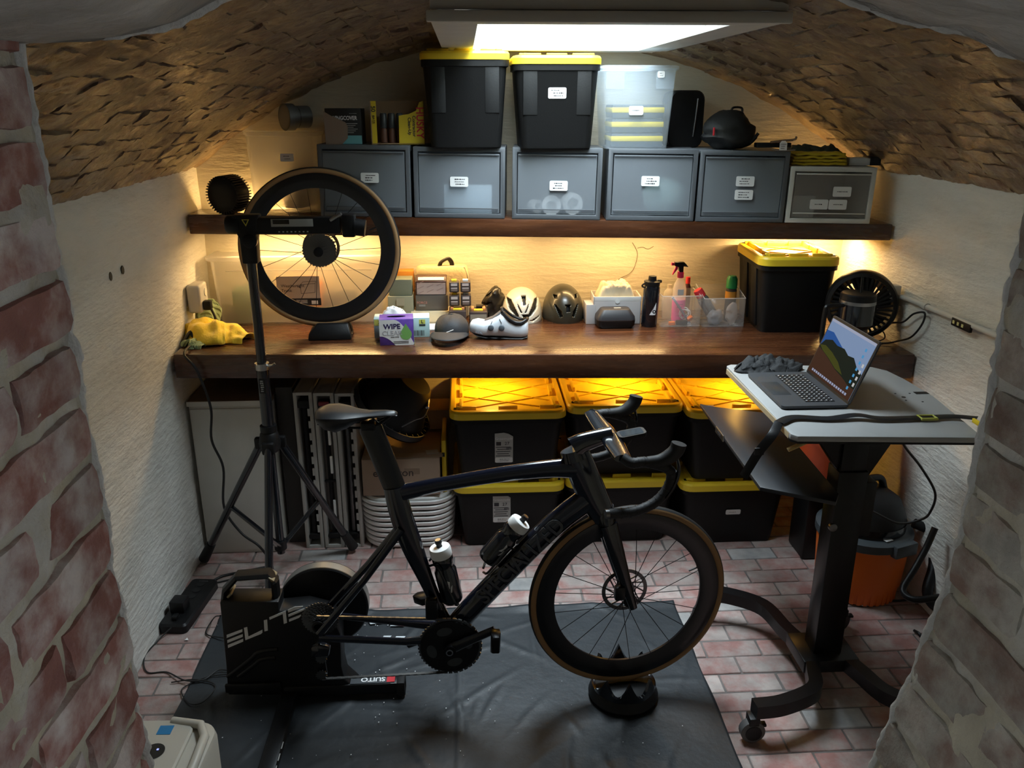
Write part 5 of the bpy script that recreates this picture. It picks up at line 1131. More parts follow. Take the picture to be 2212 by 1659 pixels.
# ================================================================== right wall: conduit, junction box, strip, cables
t = thing('conduit_pipe', 'white painted conduit pipe running along the right wall', 'pipe', (XR - .018, 0, 0))
P = [atX(px, py, XR - .018) for px, py in ((1925, 636), (1960, 645), (2000, 662), (2075, 692), (2160, 728))]
P = [Vector((0, p.y, p.z)) for p in P]; P.append(P[-1] + (P[-1] - P[-2]) * 3)
g = G(); g.tube(P, .011, 10); part('pipe', g, pm('painted pipe', (.62, .60, .55), .5), t)
for i in (2,):
    dv = (P[i + 1] - P[i - 1]).normalized(); g = G(); g.tube([P[i] - dv * .012, P[i] + dv * .012], .015, 12); part('saddle_clip', g, MATS['painted pipe'], t)
jp = atX(1938, 632, XR - .03); g = G(); g.box((0, 0, 0), (.04, .05, .06)); o = part('junction_box', g, pm('painted box', (.55, .53, .48), .5), None, bev=.006, loc=(XR - .034, jp.y + .02, jp.z)); tag(o, 'small pale junction box on the right wall behind the fan', 'junction box')
sp0 = atX(2058, 693, XR - .025); sp1 = atX(2098, 711, XR - .025); t = thing('sensor_strip', 'small black strip with yellow squares on the conduit', 'strip', ((sp0 + sp1) / 2), 0); dv = sp1 - sp0; M = Vector((0, -1, 0)).rotation_difference(dv.normalized()).to_matrix().to_4x4()
g = G(); g.box((0, 0, 0), (.012, dv.length, .03), M); part('strip', g, m_black, t, bev=.002)
for k in range(3): g = G(); g.box((-.0065, dv.length * (.36 - .24 * k), 0), (.002, .012, .012), M); part('yellow_square', g, pm('pale yellow square', (.75, .70, .30), .5), t)
def cable(name, label, pts, r=.004, mat=None, cat='cable', k=8):
    g = G(); g.tube(smooth_path(pts, k), r, 7); o = part(name, g, mat or m_cable, None, ang=60); return tag(o, label, cat)
def aX(px, py, v): return tuple(atX(px, py, v))
fx = fc.x
XC = XR - .028
cable('fan_cable', 'black cable looping from the fan to the right wall', [(fx + .10, 3.47, ZB + .006), (XR - .06, 3.44, ZB + .05), aX(1915, 699, XC), aX(1932, 697, XC), aX(1952, 695, XC), aX(1974, 678, XC), aX(1997, 676, XC), aX(1992, 700, XC), aX(1968, 728, XC), aX(1938, 737, XC), (XR - .07, 3.33, ZB + .006), (XR - .13, 3.36, ZB + .005)], .0042)
cable('adapter_lead', 'short tan-ended lead at the right end of the bench', [aX(1895, 712, XC - .02), aX(1907, 716, XC - .02), aX(1911, 730, XC - .02), (XR - .09, 3.36, ZB + .004)], .003)
# crack in the back wall plaster
wb = bpy.data.objects['wall_back']
g = G(); g.tube(smooth_path([tuple(atY(px, py, YB - .006)) for px, py in ((1366, 524), (1374, 538), (1377, 552), (1370, 578), (1358, 592), (1338, 602), (1328, 614))]), .0014, 4); part('crack', g, pm('dark crack', (.16, .12, .07), .9), wb)
g = G(); g.tube(smooth_path([tuple(atY(px, py, YB - .006)) for px, py in ((1377, 536), (1388, 534), (1400, 538), (1412, 532))]), .0012, 4); part('crack', g, MATS['dark crack'], wb)
wl = bpy.data.objects['wall_left']
for px, py in ((241, 597), (267, 583)):
    p = atX(px, py, XL + .004); g = G(); g.ball((0, 0, 0), 1, (.004, .012, .016), 10, 6); part('plaster_pit', g, MATS['dark crack'], wl, loc=(p.x - .003, p.y, p.z))
# ================================================================== under the bench, left side
c0 = atY(404, 872, 3.42); t = thing('white_cabinet', 'white low cabinet with brown top under the left bench end', 'cabinet', (XL + .19, 3.44, 0))
zc = c0.z; g = G(); g.box((0, .24, (zc - .02) / 2), (.345, .48, zc - .02)); part('body', g, pm('dull white laminate', (.64, .62, .57), .55, var=.05), t, bev=.002)
g = G(); g.box((0, -.003, (zc - .03) / 2 + .008), (.335, .012, zc - .05)); dd = part('door', g, MATS['dull white laminate'], t, bev=.003)
g = G(); g.box((0, .24, zc - .008), (.355, .49, .022)); part('top_board', g, pm('worn brown board', (.17, .11, .07), .6, var=.15), t, bev=.002)
g = G(); g.box((0, -.007, zc - .008), (.356, .004, .022)); part('edge_band', g, MATS['dull white laminate'], t)
g = G(); g.box((0, .2, .39), (.075, .40, .78)); o = part('grey_slab', g, pm('dark gap slab', (.045, .042, .04), .6), None, bev=.003, loc=(-.822, 3.52, 0)); tag(o, 'added dark grey slab filling the dark gap between cabinet and rod cartons', 'panel')  # added slab: blocks the amber light leaking into the gap beside the cabinet
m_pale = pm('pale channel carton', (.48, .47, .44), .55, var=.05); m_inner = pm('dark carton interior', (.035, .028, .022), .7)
for k, (pl, pr) in enumerate(((630, 674), (674, 721), (721, 766))):
    a = atY(pl, 860, 3.42); b = atY(pr, 860, 3.42); w = b.x - a.x - .004; hT = .775 - .004 * k
    t = thing('rod_carton', ['leftmost tall pale carton of rods, black knob at its top', 'middle tall pale carton of rods with red cap and white clips', 'rightmost tall pale carton of rods beside the brown boxes'][k], 'carton', ((a.x + b.x) / 2 - .006, 3.46, 0), group='tall rod cartons under the bench')
    for sx in (-1, 1): g = G(); g.box((sx * (w / 2 - .008), .16, hT / 2), (.016, .32, hT)); part('side_wall', g, m_pale, t, bev=.003)
    g = G(); g.box((0, .16, hT - .007), (w - .03, .32, .014)); part('top_wall', g, m_pale, t); g = G(); g.box((0, .16, .007), (w - .03, .32, .014)); part('bottom_wall', g, m_pale, t)
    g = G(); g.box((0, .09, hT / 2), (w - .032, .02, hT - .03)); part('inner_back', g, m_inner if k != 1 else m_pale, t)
    g = G(); g.cyl((0, .03, .05), (0, .03, hT - .05), .011 if k else .014); part('rod', g, m_black if k != 2 else m_darksteel, t)
    g = G(); g.prism([(-.026, -.02), (.026, -.02), (.032, 0), (.02, .016), (-.02, .016), (-.032, 0)], -.02, .02, M=trm(0, .022, hT - .055) @ rotm(RAD(90), 0, 0)); part('end_knob', g, m_black, t, bev=.004)
    g = G(); g.prism([(-.024, -.014), (.024, -.014), (.03, 0), (.018, .014), (-.018, .014), (-.03, 0)], -.02, .02, M=trm(0, .022, .06) @ rotm(RAD(90), 0, 0)); part('end_knob', g, m_black, t, bev=.004)
    if k == 1:
        g = G(); g.box((0, .0, hT - .05), (.045, .012, .02)); part('red_cap', g, pm('dull red plastic', (.22, .02, .03), .5), t, bev=.004)
        for zz in (.42, .20, .56): g = G(); g.box((.012, .012, zz), (.012, .012, .085)); part('white_clip', g, m_white, t, bev=.003)
        for zz in (.34,): g = G(); g.box((0, .012, zz), (.05, .012, .012)); part('cross_clip', g, m_black, t, bev=.003)
    else:
        for q in range(11): g = G(); g.box((w / 2 - .02, .004, .1 + q * .058), (.010, .008, .034)); part('foam_tooth', g, m_pale, t)
# nested white tubs
a = atY(770, 1085, 3.42); b = atY(985, 1085, 3.42); wt = b.x - a.x; ORD = ['topmost', 'second', 'third', 'fourth', 'fifth', 'sixth', 'seventh', 'eighth', 'lowest']
NT = 9; Ht = .262
for k in range(NT):
    z1 = Ht - .012 - k * (Ht - .04) / (NT - 1) if k < NT - 1 else .03
    z1 = max(z1, .03); sc = 1 - .035 * k / NT * 2
    lab = 'topmost white tub with open rim, on the nested stack' if k == 0 else 'lowest white tub of the nested stack, standing on the floor' if k == NT - 1 else ORD[k] + ' white tub from the top of the nested stack'
    t = thing('nested_tub', lab, 'tub', ((a.x + b.x) / 2, 3.42 + .15, z1 - .026), group='nested white tubs under the bench')
    W_, D_ = wt * sc, .30 * sc
    g = G(); g.loft([rring(W_ * .93, D_ * .9, .10, 0, 7), rring(W_ * .985, D_ * .98, .12, .008, 7), rring(W_, D_, .125, .014, 7), rring(W_, D_, .125, .022, 7), rring(W_ * .975, D_ * .97, .12, .026, 7), rring(W_ * .93, D_ * .92, .11, .022, 7), rring(W_ * .90, D_ * .88, .10, .004, 7)]); part('tub', g, m_white, t, ang=40)
    if k == 0: g = G(); g.loft([rring(W_ * .90, D_ * .88, .10, .02, 7, 0, .0), rring(W_ * .90, D_ * .88, .10, .030, 7), rring(W_ * .86, D_ * .83, .09, .036, 7), rring(W_ * .8, D_ * .76, .08, .034, 7)]); part('cover', g, m_white, t, ang=40)
# cardboard boxes on the tubs
z0 = Ht + .012; a = atY(782, 1020, 3.44); b = atY(950, 1020, 3.44); hb = atY(870, 992, 3.44).z - z0
t = thing('kraft_box', 'brown cardboard box with dark lettering resting on the white tubs', 'box', ((a.x + b.x) / 2, 3.44 + .16, z0)); w = b.x - a.x
g = G(); g.box((0, 0, hb / 2), (w, .32, hb)); part('carton', g, pm('kraft board', (.36, .26, .19), .8, var=.05), t, bev=.002)
text('emotron', .052, pm('brown lettering', (.05, .035, .03), .6), t, (-.035, -.1605, hb * .62), bold=.0003)
g = G(); g.box((.05, -.1604, hb * .66), (.07, .0006, .03)); part('tape_patch', g, pm('tan tape', (.27, .19, .13), .5), t)
g = G(); g.box((.06, -.12, hb + .001), (.26, .05, .0015)); part('flap', g, MATS['kraft board'], t)
g = G(); g.box((0, 0, 0), (.055, .045, .0015)); g_ = part('sticker', g, m_lab, t, loc=(w * .40, -.09, hb + .003), rot=(0, 0, .2))
z1 = z0 + hb + .003; small_box('brown_carton', 'dark brown carton behind the saddle on the kraft box', 'box', (-.42, 3.87, z1), (.22, .17, .18), m_card, .03)
small_box('plain_carton', 'plain brown carton beside the tote stack on the kraft box', 'box', (-.19, 3.87, z1), (.20, .17, .10), pm('mid brown board', (.33, .21, .12), .8), -.02)
# black bucket tipped on its side
mc = Vector((-.355, 3.52, .655)); bc = Vector((-.245, 3.49, .80)); ax = (bc - mc); L = ax.length; MB_ = Matrix.Translation(mc) @ Vector((0, 0, 1)).rotation_difference(ax.normalized()).to_matrix().to_4x4()
t = thing('black_bucket', 'black plastic bucket tipped sideways with wire handle, behind the saddle', 'bucket', (0, 0, 0)); t.matrix_world = Matrix.Identity(4)
def shift(g): return g
Rm = .172; g = G(); g.lathe([(Rm, 0), (Rm * .97, .02), (Rm * .56, L), (Rm * .48, L + .012), (0, L + .012), (0, L), (Rm * .5, L - .01), (Rm * .93, .02), (Rm * .96, 0), (Rm, 0)], 44, M=MB_, cap=False); part('pail', g, m_black, t, ang=35)
g = G(); g.lathe([(Rm * 1.12, .005), (Rm * 1.12, .035), (Rm * 1.09, .035), (Rm * 1.09, .012), (Rm * .98, .008), (Rm * .98, .0), (Rm * 1.12, .0)], 44, M=MB_, cap=False); rimp = part('rim_flange', g, m_black, t, ang=35)
for k in range(30):
    g = G(); g.box((0, 0, 0), (.02, .003, .024), MB_ @ rotm(0, 0, 2 * math.pi * k / 30) @ trm(Rm * 1.04, 0, .02)); part('rim_web', g, m_black, rimp)
g = G(); g.tube(smooth_path([tuple(MB_ @ Vector(q)) for q in ((.05, -.15, .05), (.08, -.13, .10), (.11, -.10, .13), (.10, -.03, .17), (.06, .04, .18))]), .003, 6); part('wire_handle', g, m_steel, t)
g = G(); p_, q_ = MB_ @ Vector((.105, -.07, .155)), MB_ @ Vector((.085, .01, .178)); g.cyl(tuple(p_), tuple(q_), .008); part('grip', g, m_steel, t)
# ================================================================== floor: mat, cables, power strip
mx0, mx1, my0, my1 = -1.022, .84, 1.15, 2.925
MR = random.Random(5); MFOLD = [(MR.uniform(-.9, .8), MR.uniform(1.95, 2.9), MR.choice((.5, 1.1, 1.6, 2.2, 2.8)) + MR.uniform(-.3, .3), MR.uniform(.08, .28), MR.uniform(.002, .0055)) for _ in range(46)]
def mf(u, v):
    x = lerp(mx0, mx1, u); y = lerp(my0, my1, v)
    n = nz(x * 5, y * 5, 1) + .5 * nz(x * 11 + 3, y * 9, 4); rd = 0
    for (ax, ay, aa, ll, hh_) in MFOLD:
        dx, dy = x - ax, y - ay; c_, s_ = math.cos(aa), math.sin(aa); al = dx * c_ + dy * s_; ac = -dx * s_ + dy * c_ + .012 * nz(al * 6, ax, ay)
        if abs(al) < ll and abs(ac) < .03: rd += hh_ * (1 - abs(al) / ll) * max(0, 1 - abs(ac) / .018)
    e = max(0, (v - .975) / .025); z = .0032 + .0012 * n + min(rd, .006) + e * (.008 + .008 * nz(x * 6, 3, 3))
    fold = max(0, 1 - abs(x + .05) / .008) * .004
    return (x + .006 * nz(y * 5, u * 3, 3) * (1 if u in (0, 1) else 0), y + .010 * nz(x * 5, 2, 8) * (v > .97), max(.0022, z + fold))
g = G(); g.grid(mf, 190, 180); mat_o = part('trainer_mat', g, pm('slate mat cloth', (.024, .028, .032), .5, var=.15, vscale=5, bump=.15, bscale=14), None, ang=180)
tag(mat_o, 'dark slate trainer mat spread under the bicycle', 'mat'); s = mat_o.modifiers.new('s', 'SOLIDIFY'); s.thickness = .002; s.offset = -1
def matpoly(name, pp, mat=None):
    P = [atZ(px, py, .013) for px, py in pp]; g = G(); g.prism([(p.x, p.y) for p in P], .0118, .0128); return part(name, g, mat or m_whitepaint, mat_o)
m_mprint = pm('white mat print', (.62, .66, .68), .6)
matpoly('printed_stroke', [(795, 1340), (862, 1337), (866, 1349), (842, 1349), (838, 1344), (800, 1348)], m_mprint)
matpoly('printed_stroke', [(862, 1338), (880, 1342), (872, 1352), (842, 1352)], m_mprint)
matpoly('printed_stroke', [(829, 1373), (846, 1373), (834, 1386), (822, 1386)], m_mprint)
matpoly('printed_stroke', [(856, 1374), (876, 1374), (868, 1385), (849, 1384)], m_mprint)
g = G(); rr = random.Random(77)
for k in range(110):
    px, py = (rr.gauss(760, 120), rr.gauss(1450, 90)) if k < 80 else (rr.uniform(600, 1500), rr.uniform(1400, 1655))
    p = atZ(px, min(1655, max(1350, py)), .012); r_ = rr.uniform(.0008, .0026); g.ball((p.x, p.y, .012), r_, (1, 1, .4), 6, 4)
stuff(part('dust_flecks', g, m_whitepaint, mat_o))
s0, s1 = atZ(372, 1360, 0), atZ(425, 1275, 0); dv = s1 - s0
t = thing('power_strip', 'black power strip with adapter on the floor by the left wall', 'power strip', (-1.165, 2.995, .0015), RAD(-6))
g = G(); g.loft([rring(.115, .34, .02, 0), rring(.115, .34, .02, .03), rring(.10, .325, .016, .038)]); part('housing', g, m_black, t, ang=30)
g = G(); g.box((-.01, -.06, .062), (.06, .06, .05)); part('adapter', g, m_black, t, bev=.006)
for k in range(3): g = G(); g.lathe([(0, .0385), (.016, .0385), (.016, .0395), (0, .0395)], 16, M=trm(.0, .03 + .045 * k, 0)); part('socket', g, m_rubber, t)
g = G(); g.box((0, -.125, .045), (.02, .03, .02)); part('plug', g, m_black, t, bev=.003)
scribble(t, .06, .012, 1, (0, .145, .0388), (0, 0, 0), m_lab, name='small_print', seed=6)
Zf = lambda px, py, z=.005: tuple(atZ(px, py, z))
cable('bench_cable', 'long black cable hanging from the bench end to the floor', [(p0.x + .07, p0.y + .05, ZB + .01), (p0.x + .06, yb(XL) - .004, ZB + .008), tuple(atY(425, 800, 3.325)), tuple(atY(455, 880, 3.36)), tuple(atY(457, 950, 3.38)), tuple(atY(482, 1010, 3.38)), tuple(atY(484, 1095, 3.37)), tuple(atY(520, 1150, 3.36)), tuple(atY(560, 1180, 3.33)), Zf(585, 1215), Zf(590, 1235)], .0055)
cable('strip_lead', 'black lead from the power strip towards the tripod stand', [(-1.13, 3.165, .02), Zf(450, 1262), Zf(480, 1245), Zf(540, 1232), Zf(590, 1222)], .006)
cable('second_lead', 'thinner black lead beside the strip lead on the floor', [(-1.12, 3.16, .014), Zf(470, 1258), Zf(520, 1246), Zf(580, 1226)], .0035)
cable('charger_cable', 'thin black cable snaking from the power strip along the wall', [(-1.18, 2.83, .03), Zf(340, 1385), Zf(312, 1420), Zf(318, 1452), Zf(360, 1452), Zf(400, 1470, .014), Zf(440, 1468, .015), Zf(470, 1448, .015), Zf(495, 1448, .014)], .0028)
cable('trainer_lead', 'thin tangled black lead on the mat corner by the trainer', [Zf(500, 1455, .014), Zf(450, 1462, .012), Zf(405, 1480, .008), Zf(392, 1495), Zf(410, 1520, .012), Zf(440, 1515, .012), Zf(465, 1480, .013), Zf(420, 1468, .013), Zf(370, 1474)], .0024)
cable('trainer_wire', 'short black wire curling at the back of the trainer', [tuple(atY(476, 1330, 2.46)), Zf(462, 1335, .03), Zf(445, 1368), Zf(478, 1377, .017), Zf(500, 1378, .017)], .0026)
g = G(); p = atZ(404, 1381, .004); g.prism([(-.008, -.006), (.008, -.006), (-.002, .010)], 0, .001); o = part('paper_scrap', g, m_paper, None, loc=p); tag(o, 'tiny white paper scrap on the bricks by the power strip', 'paper scrap')
# dehumidifier
zt = .42; q = atZ(472, 1556, zt); t = thing('dehumidifier', 'cream dehumidifier with round display, bottom left of the view', 'dehumidifier', (q.x - .20, q.y - .15, .012), RAD(-2))
g = G(); g.loft([rring(.40, .30, .05, 0, 7), rring(.41, .31, .055, zt - .03, 7), rring(.40, .30, .05, zt - .012, 7), rring(.37, .27, .045, zt - .008, 7)]); m_cream = pm('cream plastic', (.56, .53, .46), .45); part('body', g, m_cream, t, ang=35)
g = G(); g.loft([rring(.345, .29, .045, zt - .02, 7, -.028), rring(.345, .29, .045, zt, 7, -.028), rring(.335, .28, .04, zt + .004, 7, -.028)]); tp = part('top_panel', g, m_cream, t, ang=35)
g = G(); g.tube([(.185, -.12, zt - .012), (.19, -.02, zt + .004), (.185, .08, zt + .004), (.16, .125, zt + .002), (.08, .142, zt + .0)], .012, 10); part('carry_handle', g, m_cream, t)
for k in range(16): g = G(); g.box((-.10 + .0 * k, -.12 + .015 * k, zt + .0045), (.13, .004, .002)); part('vent_slot', g, pm('slot shade', (.36, .34, .29), .6), tp)
g = G(); g.lathe([(0, zt + .004), (.026, zt + .004), (.026, zt + .0065), (0, zt + .007)], 24, M=trm(.075, .03, 0)); ds = part('round_display', g, m_gblack, tp, ang=35)
g = G(); g.box((.083, .034, zt + .0074), (.005, .005, .0006)); part('blue_pixel', g, pm('lit blue dot', (.1, .1, .5), .5, emit=(.3, .35, 1.0), estr=1.5), ds)
g = G(); g.box((.075, .105, zt + .0045), (.036, .032, .001)); es = part('blue_sticker', g, pm('blue sticker', (.02, .22, .50), .5), tp)
for k in range(3): g = G(); g.lathe([(.009, zt + .0045), (.009, zt + .0052), (.007, zt + .0052), (.007, zt + .0045)], 16, M=trm(.055 - .006 * k, -.03 - .03 * k, 0), cap=False); part('button_ring', g, pm('taupe print', (.25, .22, .18), .6), tp)
# ================================================================== bicycle
YK = 2.36; PXM = .00160
def B(px, py, dy=0.0): p = atY(px, py, YK + dy); return Vector((p.x, p.y, p.z))
bike = thing('road_bicycle', 'black road bicycle with tan-walled tyre mounted on the trainer', 'bicycle', (0, YK, 0))
def loc(v): return (v[0], v[1] - YK, v[2])
def aero(pts, n=18, dy=0.0):
    """aero tube through (px, py, half depth px, half width m)"""
    P = [loc(B(a, b) + Vector((0, dy, 0))) for a, b, _, _ in pts]; g = G(); g.tube(P, [(h * PXM, w) for _, _, h, w in pts], n, up=(0, 0, 1)); return g
def aerosm(pts, n=18, k=5, dy=0.0):
    P = smooth_path([(a, b, 0) for a, b, _, _ in pts], k); Q = smooth_path([(h, w * 1000, 0) for _, _, h, w in pts], k)
    return aero([(p.x, p.y, q.x, q.y / 1000) for p, q in zip(P, Q)], n, dy)
m_frame_b = pm('midnight gloss frame', (.006, .008, .016), .12, coat=.7)
part('top_tube', aerosm([(868, 1064, 18, .020), (960, 1045, 15, .018), (1080, 1025, 16, .019), (1180, 1013, 18, .021), (1245, 1010, 22, .024)]), m_frame_b, bike, ang=70)
part('head_tube', aerosm([(1238, 968, 27, .024), (1255, 1010, 30, .025), (1280, 1070, 30, .025), (1302, 1112, 26, .027), (1306, 1122, 24, .026)]), m_frame_b, bike, ang=70)
part('down_tube', aerosm([(1268, 1078, 26, .024), (1200, 1130, 25, .026), (1100, 1228, 24, .028), (1010, 1322, 24, .030), (968, 1372, 24, .030)]), m_frame_b, bike, ang=70)
part('seat_tube', aerosm([(852, 1052, 22, .018), (866, 1110, 23, .018), (890, 1180, 22, .018), (925, 1262, 15, .018), (950, 1320, 15, .020), (968, 1366, 20, .026)]), m_frame_b, bike, ang=70)
for s in (-1, 1):
    part('seat_stay', aero([(866, 1140, 9, .009), (780, 1248, 8, .008), (700, 1342, 9, .007)], 12, s * .0) if False else (lambda g: g)(G().tube([loc(B(868, 1138) + Vector((0, s * .018, 0))), loc(B(790, 1238) + Vector((0, s * .045, 0))), loc(B(696, 1345) + Vector((0, s * .066, 0)))], [(.014, .008), (.012, .007), (.014, .006)], 12, up=(0, 0, 1))), m_frame_b, bike, ang=70)
    part('chain_stay', G().tube([loc(B(965, 1366) + Vector((0, s * .030, 0))), loc(B(880, 1366) + Vector((0, s * .05, 0))), loc(B(696, 1352) + Vector((0, s * .066, 0)))], [(.020, .009), (.014, .008), (.013, .006)], 12, up=(0, 0, 1)), m_frame_b, bike, ang=70)
g = G(); bb = loc(B(972, 1376)); g.cyl((bb[0], -.045, bb[2]), (bb[0], .045, bb[2]), .024, n=24); part('bottom_bracket', g, m_blackmetal, bike, ang=35)
text('SPECIALIZED', .078, pm('ghost grey print', (.075, .08, .09), .4), bike, loc(B(1124, 1214, -.0305)), (RAD(90), RAD(-47), 0), sx=.86, bold=.0012, ext=.0006)
# seatpost and saddle
part('seat_post', aero([(792, 908, 14, .009), (801, 926, 23, .011), (830, 995, 23, .012), (856, 1062, 22, .013)]), m_carbon, bike, ang=70)
sx0, sx1 = B(682, 884).x, B(858, 892).x; sz = B(770, 886).z; sl = sx1 - sx0
rings = []
for t_, hw, zt, zb in ((0, .030, .000, -.012), (.03, .052, .004, -.030), (.12, .068, .008, -.050), (.25, .070, .008, -.060), (.38, .060, .004, -.050), (.5, .042, .0, -.034), (.65, .027, -.002, -.024), (.85, .021, -.002, -.020), (.96, .018, -.004, -.018), (1.0, .010, -.008, -.014)):
    x = sx0 + t_ * sl; r = []
    for k in range(20):
        a = 2 * math.pi * k / 20; c, s = math.cos(a), math.sin(a)
        yy = hw * (abs(c) ** .8) * (1 if c > 0 else -1); edge = abs(yy) / max(hw, .001)
        top = zt - .010 * edge ** 2 - (.004 if abs(yy) < .012 and .1 < t_ < .8 else 0)
        zz = top if s >= 0 else lerp(top, zb, min(1, -s * 1.1)) if edge > .5 else top - .012 * -s
        r.append((x, yy, sz + zz))
    rings.append(r)
g = G(); g.loft(rings); sad = part('saddle', g, m_leather, bike, ang=80)
for s in (-1, 1): g = G(); g.tube(smooth_path([(sx0 + .03 * sl, s * .03, sz - .03), (sx0 + .3 * sl, s * .022, sz - .046), (sx0 + .7 * sl, s * .022, sz - .046), (sx0 + .92 * sl, s * .008, sz - .018)]), .0038, 8); part('saddle_rail', g, m_blackmetal, sad)
cl = loc(B(797, 918)); g = G(); g.box((cl[0], 0, cl[2] + .004), (.045, .06, .026)); part('seat_clamp', g, m_blackmetal, bike, bev=.006)
# steering assembly, turned a few degrees about the steerer
ST = Vector((.40, 0, 0)); SA = RAD(6)
def steer(o): o.matrix_basis = Matrix.Translation(ST) @ rotm(0, 0, SA) @ Matrix.Translation(-ST) @ o.matrix_basis; return o
fwc = loc(B(1358, 1292)); RW = .340
fr = (lambda: None)
g = aerosm([(1238, 966, 25, .024), (1262, 954, 20, .024), (1322, 938, 15, .024)], 14); steer(part('stem', g, m_gblack, bike, ang=60))
g = G(); h0 = loc(B(1262, 968)); 
steer(part('top_cap', aero([(1236, 968, 22, .022), (1243, 990, 26, .024)], 16), m_gblack, bike, ang=60))
g = G(); cr = loc(B(1308, 1124)); g.tube([(cr[0] - .004, 0, cr[2] + .05), (cr[0], 0, cr[2] + .01), (cr[0] + .004, 0, cr[2] - .02)], [(.030, .030), (.034, .046), (.03, .045)], 16, up=(1, 0, 0)); fork = steer(part('fork', g, m_gblack, bike, ang=60))
for s in (-1, 1):
    g = G(); g.tube([(cr[0] + .002, s * .034, cr[2]), (lerp(cr[0], fwc[0], .35), s * .042, lerp(cr[2], fwc[2], .35)), (lerp(cr[0], fwc[0], .75), s * .048, lerp(cr[2], fwc[2], .75)), (fwc[0] + .006, s * .052, fwc[2] - .016)], [(.030, .012), (.026, .011), (.019, .009), (.013, .006)], 14, up=(1, 0, 0)); part('fork_blade', g, m_gblack, fork, ang=60)
# drop bar built for one side and mirrored
def unsteer(p):
    v = Vector(loc(p)); return rotm(0, 0, -SA) @ (v - ST) + ST
near = lambda px, py: unsteer(B(px, py, -.2))
c0_ = unsteer(B(1318, 944)); 
top_end = near(1350, 995); top_end.y = -.185
rampP = [near(1358, 1003), near(1400, 1002), near(1436, 1000)]
dropP = [near(1436, 1004), near(1452, 1022), near(1448, 1058), near(1418, 1090), near(1370, 1108), near(1316, 1110)]
for s in (-1, 1):
    m = lambda v: (v.x, -s * v.y if s > 0 else v.y, v.z)
    g = G(); g.tube([(c0_.x, 0, c0_.z), m(Vector((lerp(c0_.x, top_end.x, .3), top_end.y * .35, c0_.z))), m(Vector((top_end.x, top_end.y, lerp(c0_.z, top_end.z, .8))))], [(.013, .030), (.011, .034), (.012, .026)], 14, up=(0, 0, 1)); bar = steer(part('bar_top', g, m_gblack, bike, ang=60))
    g = G(); P = smooth_path([Vector((top_end.x, top_end.y + .004, top_end.z)), Vector((rampP[0].x + .012, -.198, rampP[0].z)), Vector((rampP[1].x, -.2, rampP[1].z))] + [Vector((q.x, -.2, q.z)) for q in dropP[1:]], 6)
    g.tube([m(q) for q in P], [.0155] * len(P), 12); tp_ = steer(part('taped_drop', g, m_tape, bike, ang=70))
    me_w = None
    for k in range(7, len(P) - 2, 2):
        q = P[k]; tg = (P[k + 1] - P[k - 1]).normalized(); g = G(); g.tube([m(q - tg * .002), m(q + tg * .002)], .0164, 12); o = part('tape_wrap', g, m_tape, tp_)
    e = P[-1]; tg = (P[-1] - P[-2]).normalized(); g = G(); g.tube([m(e), m(e + tg * .012)], .014, 12); part('bar_plug', g, m_darksteel, tp_)
    r1 = rampP[1]; tip = near(1466, 968); g = G()
    hp = [Vector((r1.x, -.2, r1.z)), Vector((lerp(r1.x, tip.x, .45), -.201, r1.z + .002)), Vector((lerp(r1.x, tip.x, .8), -.203, lerp(r1.z, tip.z, .35))), Vector((tip.x, -.205, lerp(r1.z, tip.z, .75))), Vector((tip.x + .006, -.206, tip.z + .008))]
    hp = smooth_path(hp, 4); g.tube([m(q) for q in hp], [(.017 + .006 * min(1, i / 8), .016 + .003 * min(1, i / 8)) for i in range(len(hp))], 14, up=(0, 0, 1)); hood = steer(part('brake_hood', g, m_rubber, bike, ang=70))
    lv = [Vector((tip.x - .002, -.207, lerp(r1.z, tip.z, .5))), Vector((tip.x + .010, -.209, r1.z - .03)), Vector((tip.x - .004, -.211, r1.z - .08)), Vector((tip.x - .026, -.213, r1.z - .115))]
    g = G(); P2 = smooth_path(lv, 4); g.tube([m(q) for q in P2], [(.009, .005)] * len(P2), 8); part('brake_lever', g, m_gblack, hood)
wf = wheel(bike, RW, 'front_wheel', 21, .062); wf.location = fwc; steer(wf)
g = G(); g.box((fwc[0] - .045, -.05, fwc[2] + .05), (.035, .026, .05), None); steer(part('brake_caliper', g, m_blackmetal, bike, bev=.006))
# drivetrain
ring_y = -.048
g = sprocket(.104, 50, .003); cr_ = part('chainring', g, m_darksteel, bike, ang=20); cr_.location = (bb[0], ring_y, bb[2])
g = G(); n = 40; 
def crf(a): 
    return .096
outer = [(.097 * math.cos(2 * math.pi * k / n), .097 * math.sin(2 * math.pi * k / n)) for k in range(n)]
g.prism(outer, -.003, .003, M=rotm(RAD(90), 0, 0)); part('ring_cover', g, m_black, cr_, loc=(0, -.003, 0))
for k, a in enumerate((15, 105, 195, 285)):
    g = G(); pts = [((.062 + .016 * math.sin(q)) * math.cos(RAD(a) + .42 * math.cos(q)), (.062 + .016 * math.sin(q)) * math.sin(RAD(a) + .42 * math.cos(q))) for q in [2 * math.pi * j / 16 for j in range(16)]]; g.prism(pts, -.0005, .0005, M=rotm(RAD(90), 0, 0)); part('ring_window', g, pm('shaded window', (.05, .055, .06), .4), cr_, loc=(0, -.0066, 0))
pe = loc(B(1068, 1331)); 
g = G(); g.tube([(bb[0], ring_y - .018, bb[2]), (lerp(bb[0], pe[0], .5), ring_y - .022, lerp(bb[2], pe[2], .5)), (pe[0], ring_y - .026, pe[2])], [(.021, .008), (.016, .008), (.015, .007)], 14, up=(0, 0, 1)); ck = part('crank_arm', g, m_carbon, bike, ang=70)
